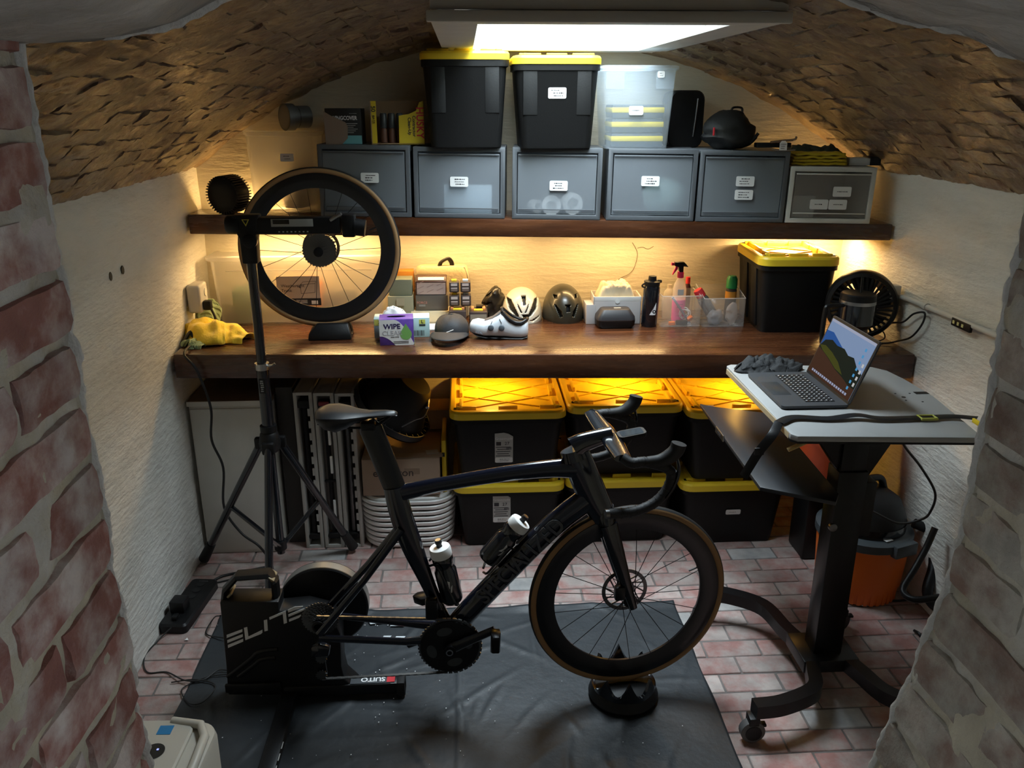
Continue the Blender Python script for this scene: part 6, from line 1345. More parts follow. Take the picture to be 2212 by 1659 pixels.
g = G(); g.cyl((bb[0], ring_y - .012, bb[2]), (bb[0], ring_y - .034, bb[2]), .021, n=24); part('crank_boss', g, m_blackmetal, ck, ang=35)
g = G(); g.lathe([(.012, 0), (.012, .002), (.008, .002), (.008, 0)], 20, M=trm(bb[0], ring_y - .036, bb[2]) @ rotm(RAD(90), 0, 0), cap=False); part('crank_bolt', g, m_steel, ck)
pe2 = (2 * bb[0] - pe[0], .075, 2 * bb[2] - pe[2]); g = G(); g.tube([(bb[0], .05, bb[2]), (pe2[0], .068, pe2[2])], [(.02, .008), (.014, .007)], 12, up=(0, 0, 1)); part('crank_arm', g, m_carbon, bike, ang=70)
def pedal(x, y, z, s, tilt):
    g = G(); g.loft([[(-.014, s * .0, .012), (.014, s * .0, .012), (.014, s * .0, -.03), (-.014, s * .0, -.03)], [(-.016, s * .03, .018), (.016, s * .03, .018), (.016, s * .03, -.06), (-.016, s * .03, -.06)], [(-.012, s * .055, .012), (.012, s * .055, .012), (.012, s * .055, -.045), (-.012, s * .055, -.045)]]); 
    o = part('pedal', g, m_blackmetal, bike, bev=.004); o.location = (x, y, z); o.rotation_euler = (0, tilt, 0)
    return o
pedal(pe[0], ring_y - .036, pe[2], -1, RAD(2)); pedal(B(925, 1292).x, .08, B(925, 1292, .1).z + .0, 1, RAD(80))
cas = loc(B(692, 1338)); g = G(); g.lathe([(0, -.02), (.016, -.02), (.016, .02), (0, .02)], 16, M=trm(cas[0], -.03, cas[2]) @ rotm(RAD(90), 0, 0)); cs = part('rear_axle', g, m_blackmetal, bike, ang=35)
def links(pts, name='chain'):
    g = G(); acc = 0
    for a, b in zip(pts, pts[1:]):
        a, b = Vector(a), Vector(b); L = (b - a).length; d = (b - a).normalized(); n = max(1, round(L / .0127)); q = Vector((1, 0, 0)).rotation_difference(d).to_matrix().to_4x4()
        for k in range(n):
            c = a + d * (L * (k + .5) / n); g.box((0, 0, 0), (.0125, .0045 if k % 2 else .0068, .0072), Matrix.Translation(c) @ q)
    return g
rr_ = .104; ang = [RAD(a) for a in range(95, -96, -10)]
ringpts = [(bb[0] + rr_ * math.cos(a), ring_y, bb[2] + rr_ * math.sin(a)) for a in ang]
dl = loc(B(700, 1436)); dl = (dl[0], ring_y - .004, dl[2])
g = links([(cas[0], ring_y, cas[2] + .045)] + [ringpts[0]]); 
ch = links([(cas[0], ring_y - .004, cas[2] + .047), ringpts[0]]); 
for seg in (ringpts, [ringpts[-1], (dl[0], dl[1], dl[2] - .016)]):
    q = links(seg); ch.add(q.v, q.f)
stuff(part('chain', ch, pm('nickel chain', (.20, .195, .185), .3, metal=1.0), bike, weld=False))
# rear mech, front mech
g = G(); g.prism([(-.012, .0), (.014, .004), (.020, -.085), (.004, -.10), (-.012, -.085)], -.006, .006, M=trm(dl[0] - .002, ring_y + .008, dl[2] + .078) @ rotm(RAD(90), 0, 0)); rd = part('derailleur_cage', g, m_blackmetal, bike, bev=.003)
for dz in (0, .065): g = sprocket(.018, 12, .004); o = part('jockey_wheel', g, m_darksteel, rd, ang=20); o.location = (dl[0] + (.004 if dz else 0), ring_y - .004, dl[2] + dz)
g = G(); g.prism([(-.03, -.02), (.028, -.02), (.034, .012), (.0, .03), (-.028, .018)], -.014, .014, M=trm(cas[0] + .004, ring_y - .012, cas[2] - .075) @ rotm(RAD(90), 0, 0)); part('derailleur_body', g, m_gblack, bike, bev=.006)
fm = loc(B(925, 1290)); g = G(); g.box((fm[0] + .012, -.04, fm[2] - .015), (.04, .03, .075)); part('front_derailleur', g, m_blackmetal, bike, bev=.008)
# bottle cages and bottles
def bottle_at(label, pb, pt, r=.0365):
    a = B(*pb); b = B(*pt); d = (b - a).normalized(); L = (b - a).length
    t = thing('drink_bottle', label, 'bottle', a, rot=(Vector((0, 0, 1)).rotation_difference(d)).to_euler())
    g = G(); g.lathe([(0, 0), (r * .86, 0), (r * .98, .008), (r, .02), (r, L * .55), (r * .86, L * .60), (r * .84, L * .66), (r * .95, L * .70), (r * .95, L * .78), (r * .8, L * .83), (0, L * .83)], 28); part('flask', g, m_gblack, t, ang=40)
    g = G(); g.lathe([(r * .93, L * .80), (r * .97, L * .82), (r * .97, L * .92), (r * .90, L * .955), (r * .4, L * .965), (0, L * .965)], 32); lid = part('lid', g, m_white, t, ang=35)
    g = G(); g.lathe([(r * .28, L * .96), (r * .24, L * 1.0), (r * .32, L * 1.03), (r * .28, L * 1.07), (0, L * 1.08)], 16); part('nozzle', g, m_black, lid, ang=40)
    g = G(); g.lathe([(r * .29, L * 1.035), (r * .26, L * 1.085), (0, L * 1.085)], 16); part('nozzle_tip', g, m_steel, lid, ang=40)
    for pts in ([(-.004, .062), (.006, .066), (.010, .090), (.002, .096), (.003, .078)], [(.004, .048), (.010, .052), (.016, .076), (.010, .072)]):
        ring = []
        for k in range(len(pts)):
            p, q = pts[k], pts[(k + 1) % len(pts)]; ring += [(lerp(p[0], q[0], j / 3), lerp(p[1], q[1], j / 3)) for j in range(3)]
        g = G(); g.loft([wrap(ring, r * 1.004), wrap(ring, r * 1.012)]); part('logo_mark', g, m_whitepaint, t)
    return t
bottle_at('black drink bottle with white lid upright on the seat tube', (978, 1296), (948, 1176))
bottle_at('black drink bottle with white lid slanted on the down tube', (1052, 1208), (1130, 1122))
for (pa, pb_, side) in (((990, 1300), (945, 1210), 1), ((1044, 1232), (1096, 1172), 1)):
    a = Vector(loc(B(*pa))); b = Vector(loc(B(*pb_))); d = (b - a).normalized(); nn = Vector((-d.z, 0, d.x)) 
    for s in (-1, 1):
        g = G(); g.tube(smooth_path([tuple(a - nn * .0 + Vector((0, s * .012, 0))), tuple(a + d * .02 + Vector((0, s * .042, 0))), tuple(a + d * .07 + Vector((0, s * .0425, 0))), tuple(b + Vector((0, s * .042, 0))), tuple(b - nn * .03 * (1 if pa[0] > 1000 else -1) + Vector((0, s * .015, 0)))]), .004, 7); part('bottle_cage', g, m_carbon, bike)
# bike computer on its out-front mount
cpos = B(1364, 936); t = thing('bike_computer', 'small black bike computer on the handlebar mount', 'bike computer', (cpos.x, YK, cpos.z), rot=(0, RAD(-8), SA))
g = G(); g.loft([rring(.085, .05, .012, -.010), rring(.09, .055, .014, -.004), rring(.088, .053, .014, .004)]); part('case', g, m_black, t, ang=35)
g = G(); g.loft([rring(.07, .042, .006, .004), rring(.07, .042, .006, .0048)]); part('screen', g, pm('glass screen', (.03, .035, .04), .08), t)
g = G(); g.tube([(-.09, 0, -.012), (-.05, 0, -.016), (0, 0, -.014)], .004, 7); part('mount_arm', g, m_black, t)
# ================================================================== trainer
TY = 2.405; trn = thing('bike_trainer', 'black smart trainer with white lettering holding the bicycle', 'trainer', (-.62, TY, .0095))
def T(px, py): p = atY(px, py, TY); return (p.x + .62, p.z - .0095)
bodyp = [(474, 1300), (476, 1284), (500, 1258), (512, 1251), (572, 1246), (588, 1256), (594, 1300), (602, 1322), (660, 1316), (716, 1330), (735, 1370), (738, 1440), (745, 1468), (770, 1490), (770, 1500), (640, 1502), (492, 1500), (488, 1440)]
g = G(); hole = [(486, 1292), (504, 1274), (566, 1270), (566, 1280), (530, 1296), (504, 1298)]
bp = [T(*p) for p in bodyp]
# body split so the handle keeps its opening
left = [T(*p) for p in [(474, 1300), (602, 1300), (602, 1322), (660, 1316), (716, 1330), (735, 1370), (738, 1440), (745, 1468), (770, 1490), (770, 1502), (492, 1502), (488, 1440)]]
g.prism(left, 0, .085, M=rotm(RAD(90), 0, 0) @ trm(0, 0, -.085)); part('housing', g, m_black, trn, bev=.006)
hd = [T(*p) for p in [(479, 1306), (481, 1286), (506, 1258), (575, 1253), (588, 1268), (592, 1306)]]
g = G(); g.tube([(x, .042, z) for x, z in hd], [(.013, .030)] * 6, 8, up=(1, 0, 0)); part('carry_handle', g, m_black, trn, ang=25)
for (px, py, rz_) in ((583, 1262, 40), (493, 1296, -45)):
    x, z = T(px, py); g = G(); g.box((0, 0, 0), (.022, .056, .008), trm(x, .042, z + .006) @ rotm(0, RAD(rz_), 0)); part('brass_pad', g, pm('tan pad', (.30, .24, .14), .5), trn, bev=.002)
def stroke(poly): 
    g = G(); P = [T(*p) for p in poly]; g.prism(P, 0, .0012, M=rotm(RAD(90), 0, 0)); part('letter_stroke', g, m_whitepaint, trn, loc=(0, -.0004, 0))
Q = lambda x, y: (480 + x * 420 / 2212, 1240 + y * 300 / 1580)
for poly in ([(52, 690), (230, 625), (230, 655), (52, 725)], [(58, 750), (235, 680), (235, 712), (60, 782)], [(65, 805), (240, 733), (240, 765), (68, 838)],
             [(248, 610), (285, 600), (300, 708), (458, 632), (458, 665), (440, 680), (265, 750)], [(474, 525), (512, 515), (520, 640), (482, 650)],
             [(536, 490), (722, 415), (738, 552), (702, 565), (690, 452), (540, 518)], [(748, 405), (830, 368), (920, 362), (890, 385), (752, 435)], [(752, 458), (935, 388), (930, 410), (905, 422), (755, 486)], [(760, 512), (898, 458), (895, 475), (875, 495), (763, 540)]):
    stroke([Q(*p) for p in poly])
for i, pts in enumerate(([(492, 1462), (540, 1425), (560, 1408), (600, 1402)], [(515, 1462), (550, 1435), (565, 1424), (595, 1420)])):
    g = G(); g.tube(smooth_path([(T(*p)[0], -.002, T(*p)[1]) for p in pts]), [(.008, .005)] * 19, 8, up=(0, 0, 1)); part('housing_fin', g, m_black, trn, ang=60)
x, z = T(548, 1482); g = G(); g.box((x, -.006, z), (.19, .012, .034)); part('side_bar', g, m_black, trn, bev=.004)
fcx, fcz = -.52 + .62, .302; MFW = trm(fcx, .13, fcz) @ rotm(RAD(90), 0, 0)
g = G(); g.lathe([(.155, -.022), (.155, .022), (.150, .026), (.04, .03), (0, .03), (0, -.026), (.150, -.026), (.155, -.022)], 64, M=MFW, cap=False); fw_ = part('flywheel', g, m_black, trn, ang=35)
g = G(); g.lathe([(.1556, -.018), (.1560, 0), (.1556, .018)], 64, M=MFW, cap=False); part('flywheel_band', g, pm('grey metal band', (.20, .20, .19), .4, metal=.5), fw_)
cg = bpy.data.objects.new('tmp', None)
g = G(); g.cyl((0, .02, 0), (0, -.05, 0), .018); ax_ = part('axle', g, m_blackmetal, trn, loc=(cas[0] + .62, 0, cas[2] - .0055)); make_cassette(ax_, -.046, .060, -1)
# legs
x0, z0 = T(640, 1480); 
g = G(); g.box((.17, .02, .035), (.42, .05, .045)); lg = part('front_leg', g, m_black, trn, bev=.008)
g = G(); g.box((.365, .02, .03), (.03, .058, .062)); part('leg_cap', g, m_rubber, lg, bev=.008)
g = G(); g.box((.26, .017, .0582), (.14, .036, .0012)); pl_ = part('name_plate', g, pm('charcoal plate', (.05, .055, .06), .5), lg)
text('SUITO', .030, m_whitepaint, pl_, (.268, .019, .0592), (0, 0, math.pi), sx=1.0, bold=.0008)
g = G(); g.box((.330, .017, .0592), (.028, .03, .001)); part('red_square', g, m_red, pl_)
for s, L_ in ((-1, .48), (1, .26)):
    g = G(); g.box((-.02, s * L_ / 2 + .03, .022), (.055, L_, .036)); lp = part('swing_leg', g, m_black, trn, bev=.008)
    if s < 0:
        for k in range(4): g = G(); g.box((.009, -.26 - .05 * k, .0405), (.003, .03, .001)); part('white_dash', g, m_lab, lp)
# front wheel riser block
t = thing('wheel_riser', 'black crown-shaped riser block under the front wheel', 'riser block', (fwc[0] + .0, YK + .012, .0125))
g = G(); g.lathe([(0, 0), (.118, 0), (.122, .01), (.108, .045), (.095, .052), (0, .052)], 40); part('base', g, m_black, t, ang=35)
rings = []
for k in range(97):
    a = 2 * math.pi * k / 96; sp = abs(math.cos(4 * a)) ; nearw = abs(math.sin(a)) 
    h_ = .060 + .066 * (1 - abs(math.sin(4 * a))) * (.35 + .65 * nearw) 
    if nearw < .35: h_ = .05
    rings.append([(.108 * math.cos(a), .108 * math.sin(a), .03), (.112 * math.cos(a), .112 * math.sin(a), h_), (.100 * math.cos(a), .100 * math.sin(a), h_), (.088 * math.cos(a), .088 * math.sin(a), .045)])
g = G(); g.loft(rings, cap=False, closed=False); part('crown', g, m_gblack, t, ang=50)
# ================================================================== repair stand
SY = 3.17; hub = atY(583, 955, SY); t = thing('repair_stand', 'black tripod bicycle repair stand with clamp head, left of the bicycle', 'repair stand', (hub.x, SY, 0)); hx = hub.x; zt_ = atY(543, 545, SY).z; xt = atY(541, 545, SY).x - hx
g = G(); g.tube([(0, 0, .15), (0, 0, hub.z + .06)], .017, 16); part('lower_post', g, m_gblack, t, ang=40)
zb1 = atY(568, 790, SY).z; xb = (xt) * .45
g = G(); g.tube([(0, 0, hub.z), (xb, 0, zb1)], .024, 18); part('outer_post', g, m_gblack, t, ang=40)
g = G(); g.tube([(xb, 0, zb1 - .02), (xt, 0, zt_)], .019, 18); part('inner_post', g, m_gblack, t, ang=40)
g = G(); g.tube([(xb, 0, zb1 - .014), (xb, 0, zb1 + .012)], .028, 18); rc = part('clamp_collar', g, m_steel, t, ang=40)
g = G(); g.tube([(xb + .02, -.01, zb1), (xb + .045, -.016, zb1 + .006), (xb + .055, -.014, zb1 + .012)], .005, 8); part('quick_lever', g, m_steel, rc)
g = G(); g.tube([(0, 0, hub.z + .05), (0, 0, hub.z + .075)], .033, 18); part('hub_collar', g, m_black, t, ang=40)
g = G(); g.lathe([(.03, -.04), (.04, -.03), (.045, .0), (.036, .04), (.028, .05)], 20, M=trm(0, 0, hub.z)); part('hub', g, m_black, t, ang=40)
feet = [atZ(442, 1218, .0), atZ(764, 1192, .0), Vector((hx + .02, 2.80, 0))]
for k, f in enumerate(feet):
    fx_, fy_ = f.x - hx, f.y - SY; d = Vector((fx_, fy_, 0)).normalized(); a = Vector((d.x * .045, d.y * .045, hub.z - .01)); b = Vector((fx_, fy_, .026 + (.012 if k == 2 else 0)))
    g = G(); g.tube([tuple(a), tuple(b)], .0165, 12); lg = part('leg', g, m_gblack, t, ang=40)
    g = G(); c = a + (b - a) * .86; g.tube([tuple(c), tuple(b)], [.020, .024], 12); part('foot_sleeve', g, m_rubber, lg)
    g = G(); g.box(tuple(a), (.05, .03, .05), None); part('leg_bracket', g, m_black, lg, bev=.008)
    m_ = a + (b - a) * .52; g = G(); g.tube([tuple(m_), (d.x * .02, d.y * .02, .19)], .008, 8, sx=1.6); part('brace', g, m_gblack, lg)
    g = G(); g.ball(tuple(m_), .014); part('pivot', g, m_blackmetal, lg)
g = G(); g.tube([(0, 0, .17), (0, 0, .21)], .026, 14); part('brace_collar', g, m_black, t, ang=40)
# head, clamp arm with scale
kn = atY(545, 517, SY); ax0 = atY(492, 484, SY).x - hx; ax1 = atY(772, 494, SY).x - hx; az = atY(630, 484, SY).z
g = G(); g.prism([(xt - .028, zt_ - .04), (xt + .03, zt_ - .04), (xt + .034, az - .04), (xt + .05, az + .038), (xt - .05, az + .038), (xt - .044, az - .02), (xt - .03, az - .05)], -.026, .026, M=rotm(RAD(90), 0, 0)); part('head_casting', g, m_black, t, bev=.006)
g = G(); g.lathe([(0, -.02), (.024, -.02), (.027, -.01), (.027, .012), (.02, .016), (0, .016)], 24, M=trm(kn.x - hx, -.032, kn.z) @ rotm(RAD(90), 0, 0)); part('tilt_knob', g, m_blackmetal, t, ang=35)
g = G(); g.box(((xt + ax1 - .06) / 2, 0, az - .004), (ax1 - .06 - xt, .05, .062)); arm = part('clamp_arm', g, m_black, t, bev=.006)
g = G(); g.lathe([(0, 0), (.034, 0), (.036, .01), (.036, .04), (.03, .05), (0, .05)], 24, M=trm(ax0 + .045, 0, az) @ rotm(0, RAD(-90), 0)); part('end_knob', g, m_black, arm, ang=35)
g = G(); g.box((xt + .17, -.0262, az + .008), (.155, .002, .028)); sc_ = part('scale_display', g, pm('silver scale plate', (.34, .34, .32), .4), arm, bev=.0008)
g = G(); g.box((xt + .13, -.0278, az + .012), (.06, .0015, .016)); part('scale_screen', g, m_gblack, sc_)
for k in range(8): g = G(); g.box((xt + .12 + .015 * k, -.0258, az - .025), (.006, .001, .004)); part('scale_mark', g, m_lab, arm)
g = G(); g.prism([(xt - .014, az + .022), (xt + .014, az + .022), (xt, az - .004)], 0, .001, M=rotm(RAD(90), 0, 0)); tri = part('warning_triangle', g, pm('yellow outline', (.60, .50, .05), .5), t, loc=(0, -.0262, 0))
g = G(); g.prism([(xt - .009, az + .0195), (xt + .009, az + .0195), (xt, az + .003)], 0, .001, M=rotm(RAD(90), 0, 0)); part('triangle_core', g, m_black, tri, loc=(0, -.0006, 0))
g = G(); g.box((ax1 - .03, 0, az - .006), (.05, .055, .085)); jw = part('clamp_jaw', g, m_black, arm, bev=.008)
g = G(); g.cyl((ax1 - .01, 0, az - .012), (ax1 + .03, 0, az - .018), .032, n=20); part('jaw_knob', g, m_black, arm, ang=35)
g = G(); g.box((0, 0, 0), (.05, .02, .012), trm(ax1 - .075, -.02, az + .028) @ rotm(0, RAD(-30), 0)); part('jaw_lever', g, m_steel, arm, bev=.003)
g = G(); g.box((xt + .008, -.0235, .02), (.02, .001, .05)); 
zz_ = atY(572, 830, SY).z; g = G(); g.box((0, 0, 0), (.026, .002, .06)); st_ = part('spec_label', g, m_black, t, loc=(xb * .8, -.0245, zz_)); scribble(st_, .024, .055, 6, (0, -.0014, 0), (RAD(90), 0, 0), m_lab, seed=4)
# ================================================================== standing desk
m_desk = pm('pale grey laminate', (.36, .365, .36), .35, var=.04); m_ply = pm('bare edge band', (.42, .33, .20), .6)
dk = thing('standing_desk', 'black-framed rolling standing desk with pale grey top', 'desk', (1.24, 2.44, 0))
def D(x, y): return (x - 1.24, y - 2.44)
zd = 1.05
outl = [(.955, 2.225), (.97, 2.205), (1.50, 2.165), (1.515, 2.20), (1.548, 2.46), (1.555, 2.52), (1.55, 2.70), (1.535, 2.80), (1.50, 2.845), (1.45, 2.86), (.985, 2.905), (.965, 2.89)]
g = G(); g.prism([D(*p) for p in outl], zd - .018, zd); top = part('desk_top', g, m_desk, dk, bev=.002)
g = G(); g.prism([D(x * .999 + .001, y) for x, y in outl], zd - .024, zd - .0185); part('edge_band', g, m_black, top)
g = G(); g.box((D(.957, 2.55)[0], D(.957, 2.55)[1], zd - .012), (.004, .62, .018)); part('bare_edge', g, m_ply, top)
for px, py, r_ in ((1934, 850, .0035), (1965, 850, .0035), (1952, 858, .007), (1957, 865, .0035), (1993, 868, .0035)):
    p = atZ(px, py, zd); g = G(); g.lathe([(0, 0), (r_, 0), (r_, .0008), (0, .0008)], 12, M=trm(*D(p.x, p.y), zd)); part('drill_hole', g, m_black, top)
p = atZ(1990, 849, zd); g = G(); g.box((*D(p.x, p.y), zd + .0005), (.045, .022, .001)); part('cable_notch', g, m_black, top)
# column and bracket
cxx, cyy = .012, -.01
g = G(); g.box((cxx, cyy, .46), (.10, .085, .76)); col_ = part('outer_column', g, m_blackmetal, dk, bev=.004)
g = G(); g.box((cxx, cyy, .90), (.085, .07, .27)); part('inner_column', g, m_blackmetal, dk, bev=.003)
g = G(); g.box((.0, .0, zd - .04), (.36, .09, .03)); part('top_bracket', g, m_blackmetal, dk, bev=.004)
g = G(); g.prism([(-.16, zd - .05), (.16, zd - .05), (.055, .80), (-.02, .80)], -.02, .02, M=trm(cxx, cyy + .0, 0) @ rotm(RAD(90), 0, 0)); part('gusset', g, m_blackmetal, dk, bev=.003)
g = G(); g.box((.07, -.0, .70), (.06, .10, .20)); part('motor_box', g, m_black, dk, bev=.006)
g = G(); g.lathe([(0, 0), (.014, 0), (.014, .012), (0, .014)], 16, M=trm(-.034, -.045, .64) @ rotm(RAD(90), 0, 0)); part('lock_bolt', g, m_darksteel, dk)
a = atY(1702, 972, 2.30); b = atY(1756, 948, 2.30); g = G(); g.tube([(a.x - 1.24, a.y - 2.44, a.z), (b.x - 1.24, b.y - 2.44, b.z)], .006, 8, sx=1.6); part('height_lever', g, pm('lever end brass', (.55, .40, .16), .4), dk)
g = G(); g.tube([(b.x - 1.24, b.y - 2.44, b.z), (b.x - 1.24 + .05, .0, zd - .045)], .005, 8); part('lever_arm', g, m_black, dk)
# curved base with four casters
g = G(); g.box((cxx, cyy, .112), (.20, .17, .05)); part('base_plate', g, m_blackmetal, dk, bev=.006)
cast = [(.905, 2.14), (.925, 2.80), (1.455, 2.71), (1.56, 2.10)]
m_cw = pm('grey caster tread', (.10, .10, .10), .5)
for i, (x, y) in enumerate(cast):
    ex, ey = D(x, y); s = 1 if ex > 0 else -1; q = -1 if ey < 0 else 1
    pts = [(cxx + s * .06, cyy + q * .05, .112), (cxx + s * .085, cyy + q * .13, .113), (cxx + s * .12, q * abs(ey) * .74 , .116), (ex * .70, ey * .95, .122), (ex, ey, .124)]
    P = smooth_path(pts, 6); rg = []
    for j, v in enumerate(P):
        tt = (P[min(j + 1, len(P) - 1)] - P[max(j - 1, 0)]); tt.z = 0; tt.normalize(); sd = Vector((-tt.y, tt.x, 0)) * .023; rg.append([tuple(v + sd + Vector((0, 0, .024))), tuple(v - sd + Vector((0, 0, .024))), tuple(v - sd - Vector((0, 0, .024))), tuple(v + sd - Vector((0, 0, .024)))])
    g = G(); g.loft(rg); lg = part('base_leg', g, m_blackmetal, dk, ang=30)
    # square the tube section
    g = G(); g.box((ex - s * .0, ey, .085), (.034, .044, .03)); part('caster_fork', g, m_black, lg, bev=.004)
    g = G(); MW = trm(ex + .0, ey - .002, .042) @ rotm(0, RAD(90), RAD(90 + 15 * i)); 
    g.lathe([(0, -.018), (.03, -.018), (.040, -.014), (.040, .014), (.03, .018), (0, .018)], 22, M=MW); part('caster_wheel', g, m_cw, lg, ang=35)
    g = G(); g.lathe([(0, .019), (.027, .019), (.027, .0205), (0, .0205)], 18, M=MW); g.lathe([(0, -.0205), (.027, -.0205), (.027, -.019), (0, -.019)], 18, M=MW); stuff(part('wheel_cover', g, m_black, lg))
    g = G(); g.box((ex + .03, ey - .0, .062), (.03, .022, .010)); part('brake_tab', g, m_black, lg, bev=.003)
# lower tray board
zt_ = .80; P = [(1512, 872), (1540, 878), (1665, 893), (1812, 1066), (1806, 1084), (1642, 1052)]
W_ = [atZ(px, py, zt_) for px, py in P]; 
g = G(); g.prism([D(p.x, p.y) for p in W_], zt_ - .014, zt_); tray = part('lower_tray', g, pm('black tray laminate', (.022, .024, .028), .38), dk, bev=.002)
e0, e1 = W_[0], W_[5]; m_ = e0.lerp(e1, .40); g = G(); g.box((0, 0, 0), (.005, .10, .024), trm(m_.x - 1.24 - .003, m_.y - 2.44, zt_ - .006)); ct = part('silver_tag', g, m_steel, tray, bev=.001)
text('ERGO', .014, m_ink, ct, (m_.x - 1.24 - .006, m_.y - 2.44, zt_ - .006), (RAD(90), 0, RAD(-90)))
scribble(tray, .05, .016, 1, (W_[0].x - 1.24 + .035, W_[0].y - 2.44 - .03, zt_ + .0006), (0, 0, RAD(-8)), m_lab, name='small_print', seed=2)
g = G(); g.tube([(W_[3].x - 1.24 - .06, W_[3].y - 2.44 + .08, zt_ - .01), (cxx - .02, cyy, .70)], .012, 8); part('tray_arm', g, m_blackmetal, dk)
# strap with yellow-green loop over the desk
SP = [atZ(1688, 915, zd + .004), atZ(1715, 903, zd + .005), atZ(1790, 906, zd + .004), atZ(1850, 899, zd + .010), atZ(1905, 906, zd + .005), atZ(2000, 904, zd + .004), atZ(2060, 902, zd + .004), atZ(2110, 906, zd + .012)]
t = thing('webbing_belt', 'long black webbing strap with yellow-green loop across the desk', 'strap', (0, 0, 0))
SP = [p + Vector((0, 0, .004)) for p in SP]; SP[0].x = .945; P = smooth_path([tuple(p) for p in SP], 5); g = G(); g.tube([tuple(v) for v in P], [(.0018, .017)] * len(P), 8, up=(0, 0, 1)); part('webbing', g, m_black, t)
HP = [SP[0], atY(1668, 940, 2.25), atY(1640, 975, 2.26), atY(1618, 1010, 2.28), atY(1606, 1030, 2.29)]
P = smooth_path([tuple(p) for p in HP], 5); g = G(); g.tube([tuple(v) for v in P], [(.014, .0018)] * len(P), 8, up=(1, 0, 0)); part('hanging_end', g, m_black, t)
p = HP[2]; g = G(); g.box((p.x, p.y, p.z), (.03, .008, .024), None); part('slider', g, m_black, t, bev=.003)
p = atZ(2003, 902, zd + .008); g = G(); g.tube([(p.x - .024, p.y - .014, zd + .008), (p.x - .024, p.y + .014, zd + .008), (p.x + .024, p.y + .014, zd + .008), (p.x + .024, p.y - .014, zd + .008)], .005, 8, closed=True); part('loop', g, pm('lime plastic', (.46, .46, .08), .45), t)
p = atZ(2112, 915, zd + .01); g = G(); g.box((p.x, p.y, zd + .012), (.008, .05, .014)); part('yellow_end', g, m_yellow, t, bev=.002)
# laptop
hx_, y0_, y1_ = 1.222, 2.420, 2.765; dp = .222; lw = y1_ - y0_
t = thing('laptop', 'open dark grey laptop with lit landscape wallpaper on the desk', 'laptop', (hx_ - dp / 2, (y0_ + y1_) / 2, zd + .0012))
m_alu = pm('space grey aluminium', (.06, .062, .066), .5, metal=.3)
g = G(); g.loft([rring(dp * .97, lw * .98, .012, 0), rring(dp, lw, .014, .004), rring(dp, lw, .014, .012)]); base = part('base', g, m_alu, t, ang=35)
g = G(); g.box((.028, 0, .0123), (.098, lw * .80, .0008)); kb = part('keyboard_well', g, m_black, base)
key = G(); key.box((0, 0, .0006), (.0150, .0158, .0014)); km = key.mesh('key', bev=.001, seg=1); m_key = pm('black keycap', (.012, .012, .013), .4)
for r in range(6):
    for c in range(14):
        if r == 5 and 3 <= c <= 8:
            continue
        obj('key', km, m_key, kb, (.028 + .041 - r * .0165, lw * .37 - c * lw * .74 / 13, .0126))
g = G(); g.box((.028 + .041 - 5 * .0165, lw * .37 - 5.5 * lw * .74 / 13, .0133), (.015, .105, .0014)); part('space_bar', g, m_key, kb, bev=.001)
leg = G()
rk = random.Random(2)
for r in range(6):
    for c in range(14): leg.box((.028 + .041 - r * .0165, lw * .37 - c * lw * .74 / 13, .01415), (.005, .0035, .0003))
stuff(part('key_legends', leg, m_whitepaint, kb))
g = G(); g.box((-.070, 0, .0122), (.062, .13, .0006)); part('trackpad', g, pm('grey trackpad', (.09, .095, .10), .3, metal=.6), base, bev=.0003)
# screen, tilted back; local x of the panel = width along -y
SL = rotm(0, RAD(20), 0); hM = trm(dp / 2 - .006, 0, .012) @ SL; sh_ = .222
g = G(); g.loft([[tuple(hM @ Vector((-.0, y_, z_))) for y_, z_ in rrect(lw, sh_, .010, 4, 0, sh_ / 2)], [tuple(hM @ Vector((.006, y_, z_))) for y_, z_ in rrect(lw, sh_, .010, 4, 0, sh_ / 2)]]); lidp = part('screen_lid', g, m_alu, t, ang=35)
g = G(); g.box((-.0006, 0, sh_ / 2), (.001, lw * .985, sh_ * .985), hM); bez = part('bezel', g, m_black, lidp)
# wallpaper: flat print of sky, sea, dark hills and brown land, lit
def screen_poly(name, pts, col, lay, e=.9):
    g = G(); g.prism([(y_ , z_) for y_, z_ in pts], 0, .0002, M=hM @ Matrix(((0, 0, -1, -.0014 - .0003 * lay), (-1, 0, 0, 0), (0, 1, 0, 0), (0, 0, 0, 1)))); return part(name, g, pm('screen ' + name, (.0, .0, .0), .7, spec=.05, emit=col, estr=e * .6), bez)
A, Bz = lw * .475, sh_
def sp(u, v): return ((u - .5) * 2 * A, .010 + v * (Bz - .020))
screen_poly('sky_field', [sp(0, 0), sp(1, 0), sp(1, 1), sp(0, 1)], (.30, .42, .66), 0)
screen_poly('menu_bar', [sp(0, .955), sp(1, .955), sp(1, 1), sp(0, 1)], (.5, .54, .7), 1)
screen_poly('sea_band', [sp(0, .78), sp(.15, .80), sp(.4, .68), sp(.62, .58), sp(.62, .5), sp(0, .45)], (.03, .12, .42), 1)
screen_poly('dark_hills', [sp(0, .50), sp(.06, .62), sp(.2, .68), sp(.34, .64), sp(.5, .66), sp(.62, .60), sp(.74, .62), sp(.86, .52), sp(1, .46), sp(1, 0), sp(0, 0)], (.014, .02, .013), 2)
screen_poly('green_ridge', [sp(.0, .50), sp(.12, .54), sp(.3, .50), sp(.5, .42), sp(.68, .28), sp(.5, .30), sp(.3, .38), sp(.1, .44)], (.075, .08, .012), 3)
screen_poly('brown_land', [sp(0, .46), sp(.15, .42), sp(.3, .37), sp(.5, .29), sp(.7, .25), sp(.86, .2), sp(1, .2), sp(1, 0), sp(0, 0)], (.075, .032, .018), 3)
